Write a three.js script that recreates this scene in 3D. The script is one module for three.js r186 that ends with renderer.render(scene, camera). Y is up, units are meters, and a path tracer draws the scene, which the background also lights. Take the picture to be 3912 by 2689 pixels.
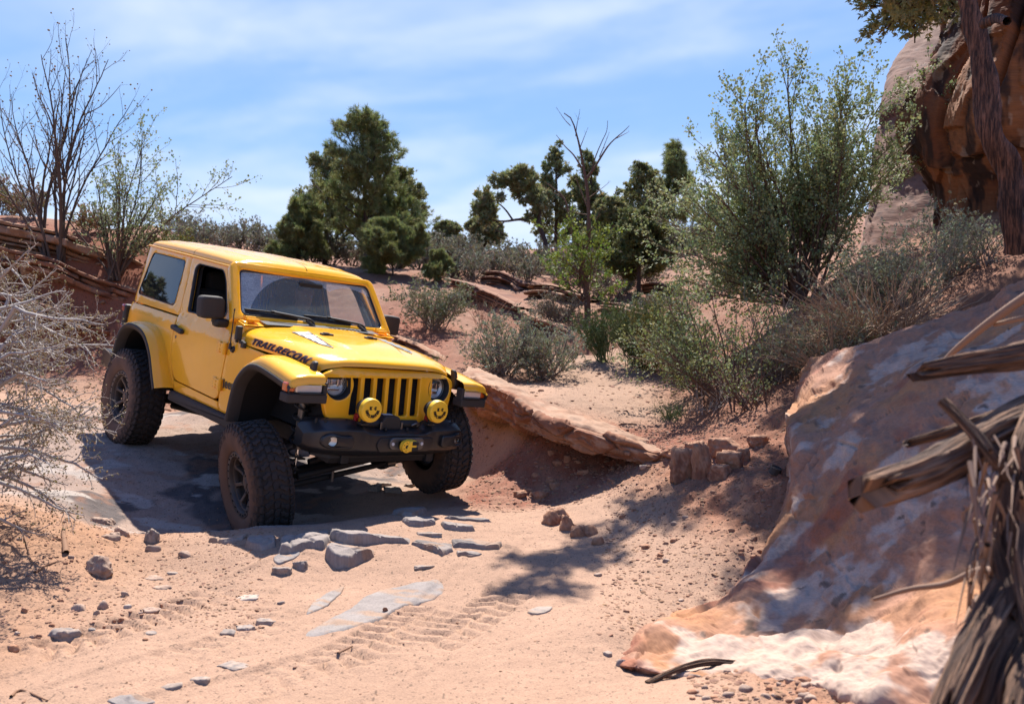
import * as THREE from 'three';
import { mergeGeometries, mergeVertices, toCreasedNormals } from 'three/addons/utils/BufferGeometryUtils.js';
import { RoundedBoxGeometry } from 'three/addons/geometries/RoundedBoxGeometry.js';
import { TessellateModifier } from 'three/addons/modifiers/TessellateModifier.js';
import { MarchingCubes } from 'three/addons/objects/MarchingCubes.js';
import { FontLoader } from 'three/addons/loaders/FontLoader.js';
import { TextGeometry } from 'three/addons/geometries/TextGeometry.js';

// ---------- camera, sky, sun, exposure ----------
const W = 1024, H = 703, FOC = 3357.8, CXP = 1956, CYP = 1344.5, EYE = 1.5;
const scene = new THREE.Scene();
const camera = new THREE.PerspectiveCamera(2 * Math.atan(CYP / FOC) * 180 / Math.PI, W / H, 0.1, 2000);
camera.position.set(0, EYE, 0);
camera.lookAt(0, EYE, -10);
camera.focus = 7.4; camera.userData.fStop = 2.8;
const renderer = new THREE.WebGLRenderer({ antialias: true });
renderer.setSize(W, H);
renderer.toneMapping = THREE.LinearToneMapping;
renderer.toneMappingExposure = 2.2;
renderer.shadowMap.enabled = true;
const SUN = new THREE.Vector3(0.03, 1, -0.6).normalize();
const sun = new THREE.DirectionalLight(new THREE.Color(1, 0.95, 0.88), 5.0);
sun.position.copy(SUN).multiplyScalar(60).add(new THREE.Vector3(0, 1, -9));
sun.target.position.set(0, 1, -9); scene.add(sun.target);
sun.castShadow = true; sun.shadow.radius = 1; sun.shadow.mapSize.set(4096, 4096);
Object.assign(sun.shadow.camera, { left: -25, right: 25, top: 25, bottom: -25, near: 1, far: 140 });
scene.add(sun);

// ---------- noise ----------
let seedState = 12345;
function srand(s) { seedState = (s * 2654435761) >>> 0; }
function rnd() { seedState = (seedState + 0x6d2b79f5) | 0; let t = Math.imul(seedState ^ (seedState >>> 15), 1 | seedState); t = (t + Math.imul(t ^ (t >>> 7), 61 | t)) ^ t; return ((t ^ (t >>> 14)) >>> 0) / 4294967296; }
const rr = (a, b) => a + (b - a) * rnd();
const gauss = () => Math.sqrt(-2 * Math.log(rnd() + 1e-9)) * Math.cos(6.2832 * rnd());
function hash3(i, j, k) { let h = Math.imul(i, 374761393) ^ Math.imul(j, 668265263) ^ Math.imul(k, 1274126177); h = Math.imul(h ^ (h >>> 13), 1103515245); h ^= h >>> 16; return (h >>> 0) / 4294967296; }
const sm5 = (t) => t * t * t * (t * (t * 6 - 15) + 10);
function noise3(x, y, z) {
  const i = Math.floor(x), j = Math.floor(y), k = Math.floor(z), u = sm5(x - i), v = sm5(y - j), w = sm5(z - k);
  const L = (a, b, t) => a + (b - a) * t;
  return 2 * L(L(L(hash3(i, j, k), hash3(i + 1, j, k), u), L(hash3(i, j + 1, k), hash3(i + 1, j + 1, k), u), v), L(L(hash3(i, j, k + 1), hash3(i + 1, j, k + 1), u), L(hash3(i, j + 1, k + 1), hash3(i + 1, j + 1, k + 1), u), v), w) - 1;
}
function fbm(x, y, z, n = 4, g = 0.5) { let s = 0, a = 1, t = 0; for (let i = 0; i < n; i++) { s += a * noise3(x, y, z); t += a; a *= g; x = x * 2.03 + 17.1; y = y * 2.03 + 5.3; z = z * 2.03 + 9.7; } return s / t; }
const ridge = (x, y, z, n = 4) => { let s = 0, a = 1, t = 0; for (let i = 0; i < n; i++) { s += a * (1 - Math.abs(noise3(x, y, z))); t += a; a *= 0.5; x = x * 2.1 + 3.1; y = y * 2.1 + 7.7; z = z * 2.1 + 1.3; } return s / t; };
function facets(x, y, z, seed) { // blocky cells: [height of the nearest block, distance to its edge]
  const i = Math.floor(x), j = Math.floor(y), k = Math.floor(z); let d1 = 9, d2 = 9, h = 0;
  for (let a = -1; a <= 1; a++) for (let b = -1; b <= 1; b++) for (let c = -1; c <= 1; c++) { const I = i + a, J = j + b, K = k + c, px = I + hash3(I, J, K + seed), py = J + hash3(I + 91, J, K + seed), pz = K + hash3(I, J + 57, K + seed), d = Math.hypot(x - px, y - py, z - pz); if (d < d1) { d2 = d1; d1 = d; h = hash3(I, J, K + seed + 7) + 0.6 * ((x - px) * (hash3(I, J + 3, K) - 0.5) + (y - py) * (hash3(I + 5, J, K) - 0.5) + (z - pz) * (hash3(I, J, K + 9) - 0.5)); } else if (d < d2) d2 = d; }
  return [h, d2 - d1];
}
const clamp = (x, a = 0, b = 1) => Math.min(b, Math.max(a, x));
const smooth = (a, b, x) => { const t = clamp((x - a) / (b - a)); return t * t * (3 - 2 * t); };
const lerp = (a, b, t) => a + (b - a) * t;
function curve(table) { // piecewise-linear table with soft corners
  return (x) => { if (x <= table[0][0]) return table[0][1]; for (let i = 1; i < table.length; i++) if (x <= table[i][0]) { const a = table[i - 1], b = table[i]; return lerp(a[1], b[1], (x - a[0]) / (b[0] - a[0])); } return table[table.length - 1][1]; };
}
function cat(table) { // Catmull-Rom through the table (monotone x)
  return (x) => { const n = table.length; if (x <= table[0][0]) return table[0][1]; if (x >= table[n - 1][0]) return table[n - 1][1]; let i = 1; while (x > table[i][0]) i++; const p1 = table[i - 1], p2 = table[i], p0 = table[i - 2] || p1, p3 = table[i + 1] || p2, h = p2[0] - p1[0], t = (x - p1[0]) / h; const m1 = (p2[1] - p0[1]) / (p2[0] - p0[0] || 1) * h, m2 = (p3[1] - p1[1]) / (p3[0] - p1[0] || 1) * h; const t2 = t * t, t3 = t2 * t; return (2 * t3 - 3 * t2 + 1) * p1[1] + (t3 - 2 * t2 + t) * m1 + (-2 * t3 + 3 * t2) * p2[1] + (t3 - t2) * m2; };
}

// ---------- sky: computed radiance, thin cirrus drawn out across the blue ----------
{
  const w = 1536, h = 768, d = new Float32Array(w * h * 4);
  for (let y = 0; y < h; y++) for (let x = 0; x < w; x++) {
    const el = ((y + 0.5) / h - 0.5) * Math.PI, az = ((x + 0.5) / w - 0.5) * 2 * Math.PI;
    const ce = Math.cos(el), dx = ce * Math.cos(az), dy = Math.sin(el), dz = ce * Math.sin(az);
    const up = Math.max(dy, 0), t = Math.pow(1 - up, 1.45);
    let r = lerp(0.02, 0.41, t), g = lerp(0.13, 0.68, t), b = lerp(0.58, 1.06, t);
    const px = dx / (dy + 0.22), pz = dz / (dy + 0.22);
    const wx = px + 0.55 * fbm(px * 0.6, pz * 0.6, 3.3, 3), wz = pz + 0.55 * fbm(px * 0.6 + 9, pz * 0.6, 7.1, 3);
    const base = fbm(wx * 0.55 + 4.2, wz * 0.75 + 1.7, 0.5, 4), fine = fbm(wx * 2.2 + wz * 1.2, wz * 5.5 - wx * 1.5, 2.5, 5, 0.55);
    let c = smooth(-0.08, 0.80, base * 1.1 + 0.50 * fine + 0.34 * Math.pow(1 - up, 5)) * 0.66 * smooth(-0.02, 0.08, dy);
    r = lerp(r, 0.86, c); g = lerp(g, 0.91, c); b = lerp(b, 1.0, c);
    const s = Math.max(0, dx * SUN.x + dy * SUN.y + dz * SUN.z), glow = 0.35 * Math.pow(s, 24) + 0.12 * Math.pow(s, 5);
    r += glow; g += glow; b += glow;
    if (dy < 0) { const q = smooth(0, -0.1, dy); r = lerp(r, 0.26, q); g = lerp(g, 0.17, q); b = lerp(b, 0.12, q); }
    const o = (y * w + x) * 4; d[o] = r * 0.54; d[o + 1] = g * 0.54; d[o + 2] = b * 0.54; d[o + 3] = 1;
  }
  const t = new THREE.DataTexture(d, w, h, THREE.RGBAFormat, THREE.FloatType);
  t.mapping = THREE.EquirectangularReflectionMapping; t.magFilter = t.minFilter = THREE.LinearFilter; t.needsUpdate = true;
  scene.background = t; scene.environment = t; scene.backgroundIntensity = 1.0; scene.environmentIntensity = 1.0;
}

// ---------- helpers ----------
const V3 = THREE.Vector3, lin = (r, g, b) => new THREE.Color().setRGB(r * 0.79, g * 0.79, b * 0.79); // surface colours, linear
const at = (px, py, d) => new V3((px - CXP) / FOC * d, EYE - (py - CYP) / FOC * d, -d); // photograph pixel and depth in metres to a place
const counts = {};
function numbered(name) { counts[name] = (counts[name] ?? -1) + 1; return counts[name] ? name + '_' + String(counts[name]).padStart(3, '0') : name; }
function mesh(name, geo, mat, parent = scene) {
  const g = Array.isArray(geo) ? join(geo) : geo;
  const m = new THREE.Mesh(g, mat); m.castShadow = m.receiveShadow = true;
  m.name = parent === scene ? numbered(name) : name; parent.add(m); return m;
}
function thing(name, label, category, group) { const o = new THREE.Group(); o.name = numbered(name); scene.add(o); return tag(o, label, category, group); }
function tag(o, label, category, group, kind) { o.userData.label = label; if (category) o.userData.category = category; if (group) o.userData.group = group; if (kind) o.userData.kind = kind; return o; }
function join(list) {
  const gs = list.map((g) => { g = g.index ? g.toNonIndexed() : g; for (const k of Object.keys(g.attributes)) if (!['position', 'normal', 'uv', 'color'].includes(k)) g.deleteAttribute(k); if (!g.attributes.normal) g.computeVertexNormals(); if (!g.attributes.uv) g.setAttribute('uv', new THREE.BufferAttribute(new Float32Array(g.attributes.position.count * 2), 2)); return g; });
  const col = gs.some((g) => g.attributes.color);
  if (col) for (const g of gs) if (!g.attributes.color) g.setAttribute('color', new THREE.BufferAttribute(new Float32Array(g.attributes.position.count * 3).fill(1), 3));
  return mergeGeometries(gs);
}
const move = (g, x, y, z) => g.translate(x, y, z);
function grid(nu, nv, fn, closeU = false) { // indexed surface through fn(u, v) -> [x, y, z]
  const p = [], uv = [], ix = [];
  for (let j = 0; j <= nv; j++) for (let i = 0; i <= nu; i++) { const q = fn(i / nu, j / nv); p.push(q[0], q[1], q[2]); uv.push(q[3] ?? i / nu, q[4] ?? j / nv); }
  for (let j = 0; j < nv; j++) for (let i = 0; i < nu; i++) { const a = j * (nu + 1) + i, b = a + 1, c = a + nu + 1, d = c + 1; ix.push(a, b, d, a, d, c); }
  const g = new THREE.BufferGeometry(); g.setAttribute('position', new THREE.Float32BufferAttribute(p, 3)); g.setAttribute('uv', new THREE.Float32BufferAttribute(uv, 2)); g.setIndex(ix); g.computeVertexNormals(); return g;
}
function shapeOf(pts) { const s = new THREE.Shape(); pts.forEach((p, i) => (i ? s.lineTo(p[0], p[1]) : s.moveTo(p[0], p[1]))); s.closePath(); return s; }
function roundPoly(pts, r, n = 4) { // polygon with rounded corners (r may be per point as third entry)
  const out = [], N = pts.length;
  for (let i = 0; i < N; i++) {
    const p = pts[i], a = pts[(i + N - 1) % N], b = pts[(i + 1) % N], rad = p[2] ?? r;
    const da = [a[0] - p[0], a[1] - p[1]], db = [b[0] - p[0], b[1] - p[1]], la = Math.hypot(...da), lb = Math.hypot(...db), k = Math.min(rad, la * 0.49, lb * 0.49);
    if (k < 1e-4) { out.push([p[0], p[1]]); continue; }
    const s = [p[0] + da[0] / la * k, p[1] + da[1] / la * k], e = [p[0] + db[0] / lb * k, p[1] + db[1] / lb * k];
    for (let j = 0; j <= n; j++) { const t = j / n, u = 1 - t; out.push([u * u * s[0] + 2 * u * t * p[0] + t * t * e[0], u * u * s[1] + 2 * u * t * p[1] + t * t * e[1]]); }
  }
  return out;
}
function plate(pts, z0, z1, bev = 0.004, holes = [], seg = 2) { // outline in x-y between z0 and z1
  const s = shapeOf(pts); for (const h of holes) { const c = new THREE.Path(); h.forEach((p, i) => (i ? c.lineTo(p[0], p[1]) : c.moveTo(p[0], p[1]))); c.closePath(); s.holes.push(c); }
  const g = new THREE.ExtrudeGeometry(s, { depth: z1 - z0 - 2 * bev, bevelEnabled: bev > 0, bevelSize: bev, bevelThickness: bev, bevelOffset: -bev, bevelSegments: seg, curveSegments: 8 });
  return g.translate(0, 0, z0 + bev);
}
const facing = (g) => g.rotateY(Math.PI / 2); // x-y outline seen from behind becomes one in the y-z plane looking along +x (outline x = -z)
const box = (x, y, z, w, h, d, r = 0.008) => new RoundedBoxGeometry(w, h, d, 2, Math.min(r, w / 2.01, h / 2.01, d / 2.01)).translate(x, y, z);
function cyl(a, b, r0, r1 = r0, n = 12) { const A = new V3(...a), B = new V3(...b), d = B.clone().sub(A), g = new THREE.CylinderGeometry(r1, r0, d.length(), n); g.applyQuaternion(new THREE.Quaternion().setFromUnitVectors(new V3(0, 1, 0), d.normalize())); const m = A.add(B).multiplyScalar(0.5); return g.translate(m.x, m.y, m.z); }
const tube = (pts, r, n = 24, k = 8) => new THREE.TubeGeometry(new THREE.CatmullRomCurve3(pts.map((p) => new V3(...p))), n, r, k);
function warp(g, fn) { const p = g.attributes.position; for (let i = 0; i < p.count; i++) { const q = fn(p.getX(i), p.getY(i), p.getZ(i)); p.setXYZ(i, q[0], q[1], q[2]); } g.computeVertexNormals(); return g; }
const crease = (g, deg = 30) => { g = g.clone(); g.deleteAttribute('normal'); if (g.attributes.uv) g.deleteAttribute('uv'); return toCreasedNormals(mergeVertices(g, 1e-5), deg * Math.PI / 180); };
const flipped = (g) => { g = (g.index ? g.toNonIndexed() : g.clone()); g.scale(1, 1, -1); for (const k of Object.keys(g.attributes)) { const a = g.attributes[k], s = a.itemSize; for (let i = 0; i < a.count; i += 3) for (let c = 0; c < s; c++) { const t = a.array[i * s + c]; a.array[i * s + c] = a.array[(i + 1) * s + c]; a.array[(i + 1) * s + c] = t; } } return g; };
function both(g) { return [g, flipped(g)]; }
// textures
function dataTex(w, h, fn, srgb = false, repeat = true) {
  const d = new Uint8Array(w * h * 4);
  for (let y = 0; y < h; y++) for (let x = 0; x < w; x++) { const q = fn(x / w, y / h), o = (y * w + x) * 4; d[o] = clamp(q[0]) * 255; d[o + 1] = clamp(q[1] ?? q[0]) * 255; d[o + 2] = clamp(q[2] ?? q[0]) * 255; d[o + 3] = q[3] === undefined ? 255 : clamp(q[3]) * 255; }
  const t = new THREE.DataTexture(d, w, h); t.magFilter = t.minFilter = THREE.LinearFilter; if (repeat) t.wrapS = t.wrapT = THREE.RepeatWrapping; if (srgb) t.colorSpace = THREE.SRGBColorSpace; t.needsUpdate = true; return t;
}
function tileNoise(u, v, f, n = 4, g = 0.5, s = 0) { // seamless on the unit square
  let sum = 0, a = 1, tot = 0; for (let i = 0; i < n; i++) { const x = u * f, y = v * f, i0 = Math.floor(x), j0 = Math.floor(y), fu = sm5(x - i0), fv = sm5(y - j0), q = (i, j) => hash3(((i % f) + f) % f, ((j % f) + f) % f, s + f); const A = lerp(q(i0, j0), q(i0 + 1, j0), fu), B = lerp(q(i0, j0 + 1), q(i0 + 1, j0 + 1), fu); sum += a * (2 * lerp(A, B, fv) - 1); tot += a; a *= g; f *= 2; } return sum / tot;
}
const mapped = (t, s) => { const c = t.clone(); c.repeat.set(s, s); c.needsUpdate = true; return c; };
function colourBy(g, fn) { const p = g.attributes.position, c = new Float32Array(p.count * 3); for (let i = 0; i < p.count; i++) { const q = fn(p.getX(i), p.getY(i), p.getZ(i)); c[3 * i] = q[0]; c[3 * i + 1] = q[1]; c[3 * i + 2] = q[2]; } g.setAttribute('color', new THREE.BufferAttribute(c, 3)); return g; }

// ---------- the ground: one sheet through surveyed points, fine near the trail ----------
const survey = [];
const put = (px, py, d) => { const p = at(px, py, d); survey.push([p.x, p.z, p.y]); };
const spot = (x, z, y) => survey.push([x, z, y]);
// trail in front
for (const [px, py, d] of [[-300, 2689, 3.55], [400, 2689, 3.5], [1200, 2689, 3.5], [2000, 2689, 3.5], [2600, 2689, 3.45], [-100, 2400, 4.35], [600, 2400, 4.4], [1300, 2400, 4.45], [2000, 2400, 4.45], [2400, 2400, 4.4], [1300, 2200, 5.4], [1800, 2200, 5.4], [600, 2180, 5.45], [2150, 2150, 5.65],
  [-50, 2180, 4.9], [150, 2100, 5.2], [0, 1980, 5.4], [200, 1975, 5.75], [330, 2030, 5.75], [-300, 1900, 5.6], [-300, 2150, 4.9],
  [480, 2050, 5.9], [640, 2046, 5.92], [800, 2036, 5.95], [1000, 2018, 6.0], [1200, 2008, 6.1], [1400, 1990, 6.25], [1560, 1960, 6.6], [1700, 1945, 6.9], [800, 2110, 5.6], [1200, 2110, 5.6], [1600, 2060, 6.0],
  [1900, 1960, 7.0], [2101, 1945, 7.05], [1815, 1845, 8.3], [1700, 1870, 7.9], [2150, 2040, 6.3], [1900, 2100, 5.9]]) put(px, py, d);
// hollow under the front wheel and the rock step
spot(-1.90, -6.62, 0.13); spot(-2.3, -6.6, 0.14); spot(-1.5, -6.7, 0.17); spot(-1.1, -7.0, 0.2); spot(-2.75, -6.5, 0.17); spot(-0.70, -7.75, 0.235); spot(-1.9, -7.3, 0.22); spot(-1.3, -8.0, 0.30); spot(-2.6, -7.2, 0.27); spot(-3.1, -6.75, 0.30);
spot(-3.60, -8.15, 0.615); spot(-3.0, -7.9, 0.50); spot(-2.4, -8.3, 0.44); spot(-2.4, -9.3, 0.50); spot(-3.2, -8.9, 0.62); spot(-4.2, -8.6, 0.72); spot(-1.6, -9.2, 0.46); spot(-2.3, -10.2, 0.70); spot(-3.4, -10.2, 0.92);
put(120, 1860, 6.9); put(0, 1720, 7.9); put(250, 1800, 7.3); put(300, 1900, 6.6); put(150, 1950, 6.2); put(280, 1640, 8.8); put(-300, 1700, 7.6); put(-300, 1800, 6.6);
put(700, 1570, 10.6); put(0, 1500, 10.0); put(300, 1460, 10.6); put(-400, 1480, 9.6); put(900, 1600, 9.8);
// bank behind on the left, under the layered ledge
put(0, 1340, 11.75); put(350, 1300, 12.0); put(150, 1150, 12.15); put(400, 1180, 12.4); put(-400, 1340, 11.5); put(-400, 1130, 11.8); put(150, 1000, 12.5); put(400, 1060, 12.7);
put(0, 855, 13.2); put(280, 890, 13.3); put(560, 960, 13.4); put(-500, 830, 13.0); put(800, 1050, 13.8); put(1050, 1180, 13.5); put(1000, 1400, 11.6); put(300, 870, 16); put(-300, 830, 17); put(700, 960, 17);
put(0, 850, 24); put(400, 900, 24); put(800, 940, 24); put(1200, 1010, 22);
// bank under the long slab and the sand above it
put(2101, 1900, 7.45); put(2250, 1760, 7.85); put(2400, 1860, 7.0); put(2552, 1780, 7.1); put(1950, 1700, 8.5); put(1830, 1760, 8.9); put(1800, 1500, 9.6); put(2150, 1640, 8.15); put(2600, 1705, 7.4);
put(2000, 1560, 8.9); put(2350, 1600, 8.7); put(2500, 1580, 8.9); put(2250, 1480, 10); put(2150, 1400, 11.2); put(1950, 1460, 10.4); put(1780, 1420, 10.8); put(1850, 1290, 12.2); put(2000, 1420, 11.0); put(1650, 1300, 12.5);
put(1550, 1200, 13.5); put(1650, 1130, 15.0); put(1800, 1190, 14.5); put(2200, 1280, 13.4); put(2380, 1330, 12.2); put(2000, 1180, 15.2); put(2250, 1170, 15.6); put(2450, 1200, 14.8); put(2450, 1420, 11); put(2550, 1480, 10);
put(1800, 1040, 18); put(2150, 1080, 18); put(2450, 1080, 18); put(2250, 1020, 22); put(1600, 1030, 21); put(2600, 1000, 20);
put(1690, 1150, 15.9); put(1780, 1175, 15.5); put(1860, 1205, 15.1); put(1985, 1262, 14.5); put(2060, 1305, 13.8); put(2210, 1380, 13.0); put(1900, 1112, 17.0); put(2360, 1240, 14.3); put(2540, 1290, 13.4); put(2500, 1150, 16.1); put(2100, 1150, 15.6);
// bank on the right
put(2640, 1640, 8.3); put(2780, 1540, 8.6); put(2900, 1440, 9.0); put(3000, 1300, 10.2); put(2850, 1680, 7.2); put(3000, 1560, 7.5); put(2750, 1780, 6.85); put(2600, 1900, 6.45); put(2900, 1850, 6.2); put(2420, 2050, 6.1); put(2700, 2000, 6.0); put(2850, 2100, 5.5); put(2500, 2250, 5.2); put(2300, 2200, 5.45); put(2950, 1960, 5.9);
put(3100, 1150, 10.5); put(3300, 1000, 10.8); put(2800, 1350, 11.5); put(2700, 1250, 13); put(2900, 1150, 13); put(3200, 1280, 9.2); put(3500, 1090, 9.2); put(3800, 930, 9.0); put(3912, 900, 8.6); put(4200, 760, 8.4); put(3600, 860, 10.5);
// foreground on the right: rubble at the foot of the outcrop
put(2700, 2570, 3.88); put(3000, 2600, 3.62); put(3300, 2640, 3.42); put(3600, 2660, 3.2); put(4000, 2660, 2.95); put(2850, 2350, 4.85); put(3000, 2240, 5.25); put(2650, 2460, 4.5); put(2560, 2510, 4.25); put(2450, 2530, 4.1); put(2900, 2450, 4.4); spot(2.6, -3.6, 0.25); spot(3.4, -3.4, 0.45); spot(2.6, -4.6, 0.40); spot(3.5, -5.2, 0.9); spot(2.4, -5.6, 0.55); spot(3.2, -6.6, 1.0);
// beyond and behind
for (const [x, z, y] of [[0, -30, 5.0], [-14, -30, 5.6], [14, -30, 6.6], [-10, -24, 5.0], [5, -24, 4.35], [12, -22, 5.2], [-30, -35, 6], [30, -35, 8], [0, -45, 5.6], [40, -60, 7], [-40, -60, 6.5], [0, -90, 5], [8, -13, 3.6], [7, -9, 3.2], [9, -17, 4.4], [6.5, -6, 2.4], [6, -3, 1.6], [12, -8, 4.5], [-7, -6, 1.3], [-7, -9, 1.9], [-9, -12, 3.2], [-12, -7, 3], [-6, -3, 0.6], [-3.5, -2, 0.0], [0, -1.5, -0.05], [3, -2, 0.15], [0, 3, -0.2], [-6, 4, 0.3], [6, 4, 0.8], [0, 30, -1], [-30, 20, 1], [30, 20, 2], [-14, -18, 4.3], [-25, -12, 5], [25, -10, 7], [18, -16, 6.2]]) spot(x, z, y);
const field = (() => { // smooth interpolation through the survey
  const n = survey.length, N = n + 3, A = Array.from({ length: N }, () => new Float64Array(N + 1)), phi = (dx, dz) => Math.sqrt(dx * dx + dz * dz + 0.04);
  for (let i = 0; i < n; i++) { for (let j = 0; j < n; j++) A[i][j] = -phi(survey[i][0] - survey[j][0], survey[i][1] - survey[j][1]); A[i][i] -= 0; A[i][n] = A[n][i] = 1; A[i][n + 1] = A[n + 1][i] = survey[i][0] / 10; A[i][n + 2] = A[n + 2][i] = survey[i][1] / 10; A[i][N] = survey[i][2]; A[i][i] += 0.012; }
  for (let c = 0; c < N; c++) { let p = c; for (let r = c + 1; r < N; r++) if (Math.abs(A[r][c]) > Math.abs(A[p][c])) p = r; [A[c], A[p]] = [A[p], A[c]]; for (let r = c + 1; r < N; r++) { const f = A[r][c] / A[c][c]; if (f) for (let k = c; k <= N; k++) A[r][k] -= f * A[c][k]; } }
  const w = new Float64Array(N); for (let r = N - 1; r >= 0; r--) { let s = A[r][N]; for (let k = r + 1; k < N; k++) s -= A[r][k] * w[k]; w[r] = s / A[r][r]; }
  const X = Float64Array.from(survey, (p) => p[0]), Z = Float64Array.from(survey, (p) => p[1]);
  return (x, z) => { let s = w[n] + w[n + 1] * x / 10 + w[n + 2] * z / 10; for (let i = 0; i < n; i++) { const dx = x - X[i], dz = z - Z[i]; s -= w[i] * Math.sqrt(dx * dx + dz * dz + 0.04); } return s; };
})();
// lines of the sheet: fine near, wider away
const lines = (a) => { const o = [a[0][0]]; for (let i = 1; i < a.length; i++) { const [to, st] = a[i], from = o[o.length - 1], n = Math.max(1, Math.round((to - from) / st)); for (let k = 1; k <= n; k++) o.push(from + (to - from) * k / n); } return o; };
const far = (a, b, s0, q) => { const o = []; let x = a, s = s0; while (x < b) { s *= q; x += s; o.push(x); } return o; };
const gx = [...far(6, 190, 0.06, 1.10).reverse().map((v) => -v), ...lines([[-6, 0], [-4.6, 0.05], [3.2, 0.0225], [6, 0.05]]), ...far(6, 190, 0.06, 1.10)];
const gz = [...far(2, 120, 0.3, 1.25).map((v) => v).reverse(), ...lines([[-2, 0], [2, 0.25]]).reverse(), ...[].concat(lines([[2, 0], [3, 0.05], [7.2, 0.0205], [9.5, 0.028], [14.5, 0.06]]).slice(1)).map((v) => -v), ...far(14.5, 230, 0.07, 1.055).map((v) => -v)];
const NXg = gx.length, NZg = gz.length, baseH = new Float32Array(NXg * NZg);
for (let j = 0; j < NZg; j++) for (let i = 0; i < NXg; i++) baseH[j * NXg + i] = field(gx[i], gz[j]);
const find = (a, v, up) => { let lo = 0, hi = a.length - 1; while (hi - lo > 1) { const m = (lo + hi) >> 1; if (up ? a[m] <= v : a[m] >= v) lo = m; else hi = m; } return lo; };
function baseAt(x, z) { const i = find(gx, x, true), j = find(gz, z, false), u = clamp((x - gx[i]) / (gx[i + 1] - gx[i])), v = clamp((z - gz[j]) / (gz[j + 1] - gz[j])); const A = baseH, k = j * NXg + i; return lerp(lerp(A[k], A[k + 1], u), lerp(A[k + NXg], A[k + NXg + 1], u), v); }
function onGround(px, py, h = baseAt) { // where the sight line of a photograph pixel meets the ground
  let a = 2.6, b = 2.6; const f = (d) => { const p = at(px, py, d); return p.y - h(p.x, p.z); };
  while (b < 60 && f(b) > 0) { a = b; b += b < 10 ? 0.03 : 0.15; }
  for (let i = 0; i < 18; i++) { const m = (a + b) / 2; if (f(m) > 0) a = m; else b = m; }
  return at(px, py, (a + b) / 2);
}
// tyre tracks: paths across the sand with pressed cross bars
const tracks = [[[-100, 2560], [330, 2445], [620, 2345], [900, 2240], [1060, 2180]], [[700, 2680], [1000, 2600], [1300, 2500], [1520, 2400], [1660, 2320], [1800, 2200]], [[1180, 2660], [1480, 2545], [1700, 2430], [1850, 2340], [1990, 2220], [2050, 2120]], [[300, 2640], [900, 2440], [1080, 2330], [1180, 2220]]].map((t) => new THREE.CatmullRomCurve3(t.map(([px, py]) => { const p = onGround(px, py); return new V3(p.x, 0, p.z); })).getSpacedPoints(240));
const rutGrid = new Map(), cell = (x, z) => Math.floor(x * 5) + ',' + Math.floor(z * 5);
tracks.forEach((t, k) => t.forEach((p, i) => { const q = t[Math.min(i + 1, 240)], o = t[Math.max(i - 1, 0)], l = Math.hypot(q.x - o.x, q.z - o.z) || 1; const e = { x: p.x, z: p.z, tx: (q.x - o.x) / l, tz: (q.z - o.z) / l, s: i * Math.hypot(t[1].x - t[0].x, t[1].z - t[0].z), k, i }; for (let a = -1; a <= 1; a++) for (let b = -1; b <= 1; b++) { const key = (Math.floor(p.x * 5) + a) + ',' + (Math.floor(p.z * 5) + b); if (!rutGrid.has(key)) rutGrid.set(key, []); rutGrid.get(key).push(e); } }));
function rut(x, z) {
  const list = rutGrid.get(cell(x, z)); if (!list) return 0; let best = null, bd = 1; for (const e of list) { const d = (x - e.x) ** 2 + (z - e.z) ** 2; if (d < bd) { bd = d; best = e; } }
  if (!best) return 0; const dx = x - best.x, dz = z - best.z, along = dx * best.tx + dz * best.tz, side = -dx * best.tz + dz * best.tx; if (Math.abs(side) > 0.20) return 0;
  const ds = 0.018 * noise3(x * 5, z * 5, 3) + 0.01 * noise3(x * 17, z * 17, 8), q = best.i / 240, wear = clamp(0.75 + 1.1 * fbm(x * 1.6 + best.k * 7, z * 1.6, 3.1 + best.k, 3)) * smooth(0.04, 0.2, q) * smooth(0.86, 0.62, q) * [1, 1, 1, 0.5][best.k], s = best.s + ds + along + Math.abs(side) * 0.25 + (side > 0 ? 0.03 : 0), bar = smooth(0.0, 0.6, Math.sin(s * 2 * Math.PI / 0.105));
  const edge = 1 - smooth(0.125, 0.165, Math.abs(side)); return edge * (-0.006 - 0.032 * bar * wear) + 0.008 * (smooth(0.13, 0.17, Math.abs(side)) - smooth(0.165, 0.20, Math.abs(side)));
}
// kinds of ground
function kinds(x, z, y) {
  const d = -z, n = fbm(x * 0.9, z * 0.9, 2.2, 4);
  const rockStep = smooth(-6.02, -6.22, z + 0.06 * n) * smooth(-1.15, -1.75, x + 0.12 * n + 0.25 * smooth(-7.4, -8.4, z) * -2) * smooth(-4.9, -4.5, x + 0.2 * n) * smooth(-10.2, -9.8, z) * (1 - smooth(-2.85, -3.25, x - 0.6 * (z + 6.25)) * smooth(-6.6, -6.3, z));
  const slope = smooth(0.95, 1.5, x + 0.35 * (d - 6)) * smooth(9.5, 8.0, d) * smooth(4.6, 5.2, d);
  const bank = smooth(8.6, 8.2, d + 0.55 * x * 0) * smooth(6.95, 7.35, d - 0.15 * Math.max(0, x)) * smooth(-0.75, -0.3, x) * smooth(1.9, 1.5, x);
  const left = smooth(-1.9, -2.7, x + 0.15 * n) * smooth(6.3, 5.9, d);
  const rubble = smooth(0.75, 1.05, x + 0.2 * n) * smooth(4.35, 3.9, d);
  const farther = smooth(9.6, 11.5, d), red = smooth(1.35, 1.9, x + 0.25 * n) * smooth(6.6, 7.4, d) * smooth(12, 10, d);
  return { rockStep, slope, bank, left, rubble, farther, red, n };
}
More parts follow.
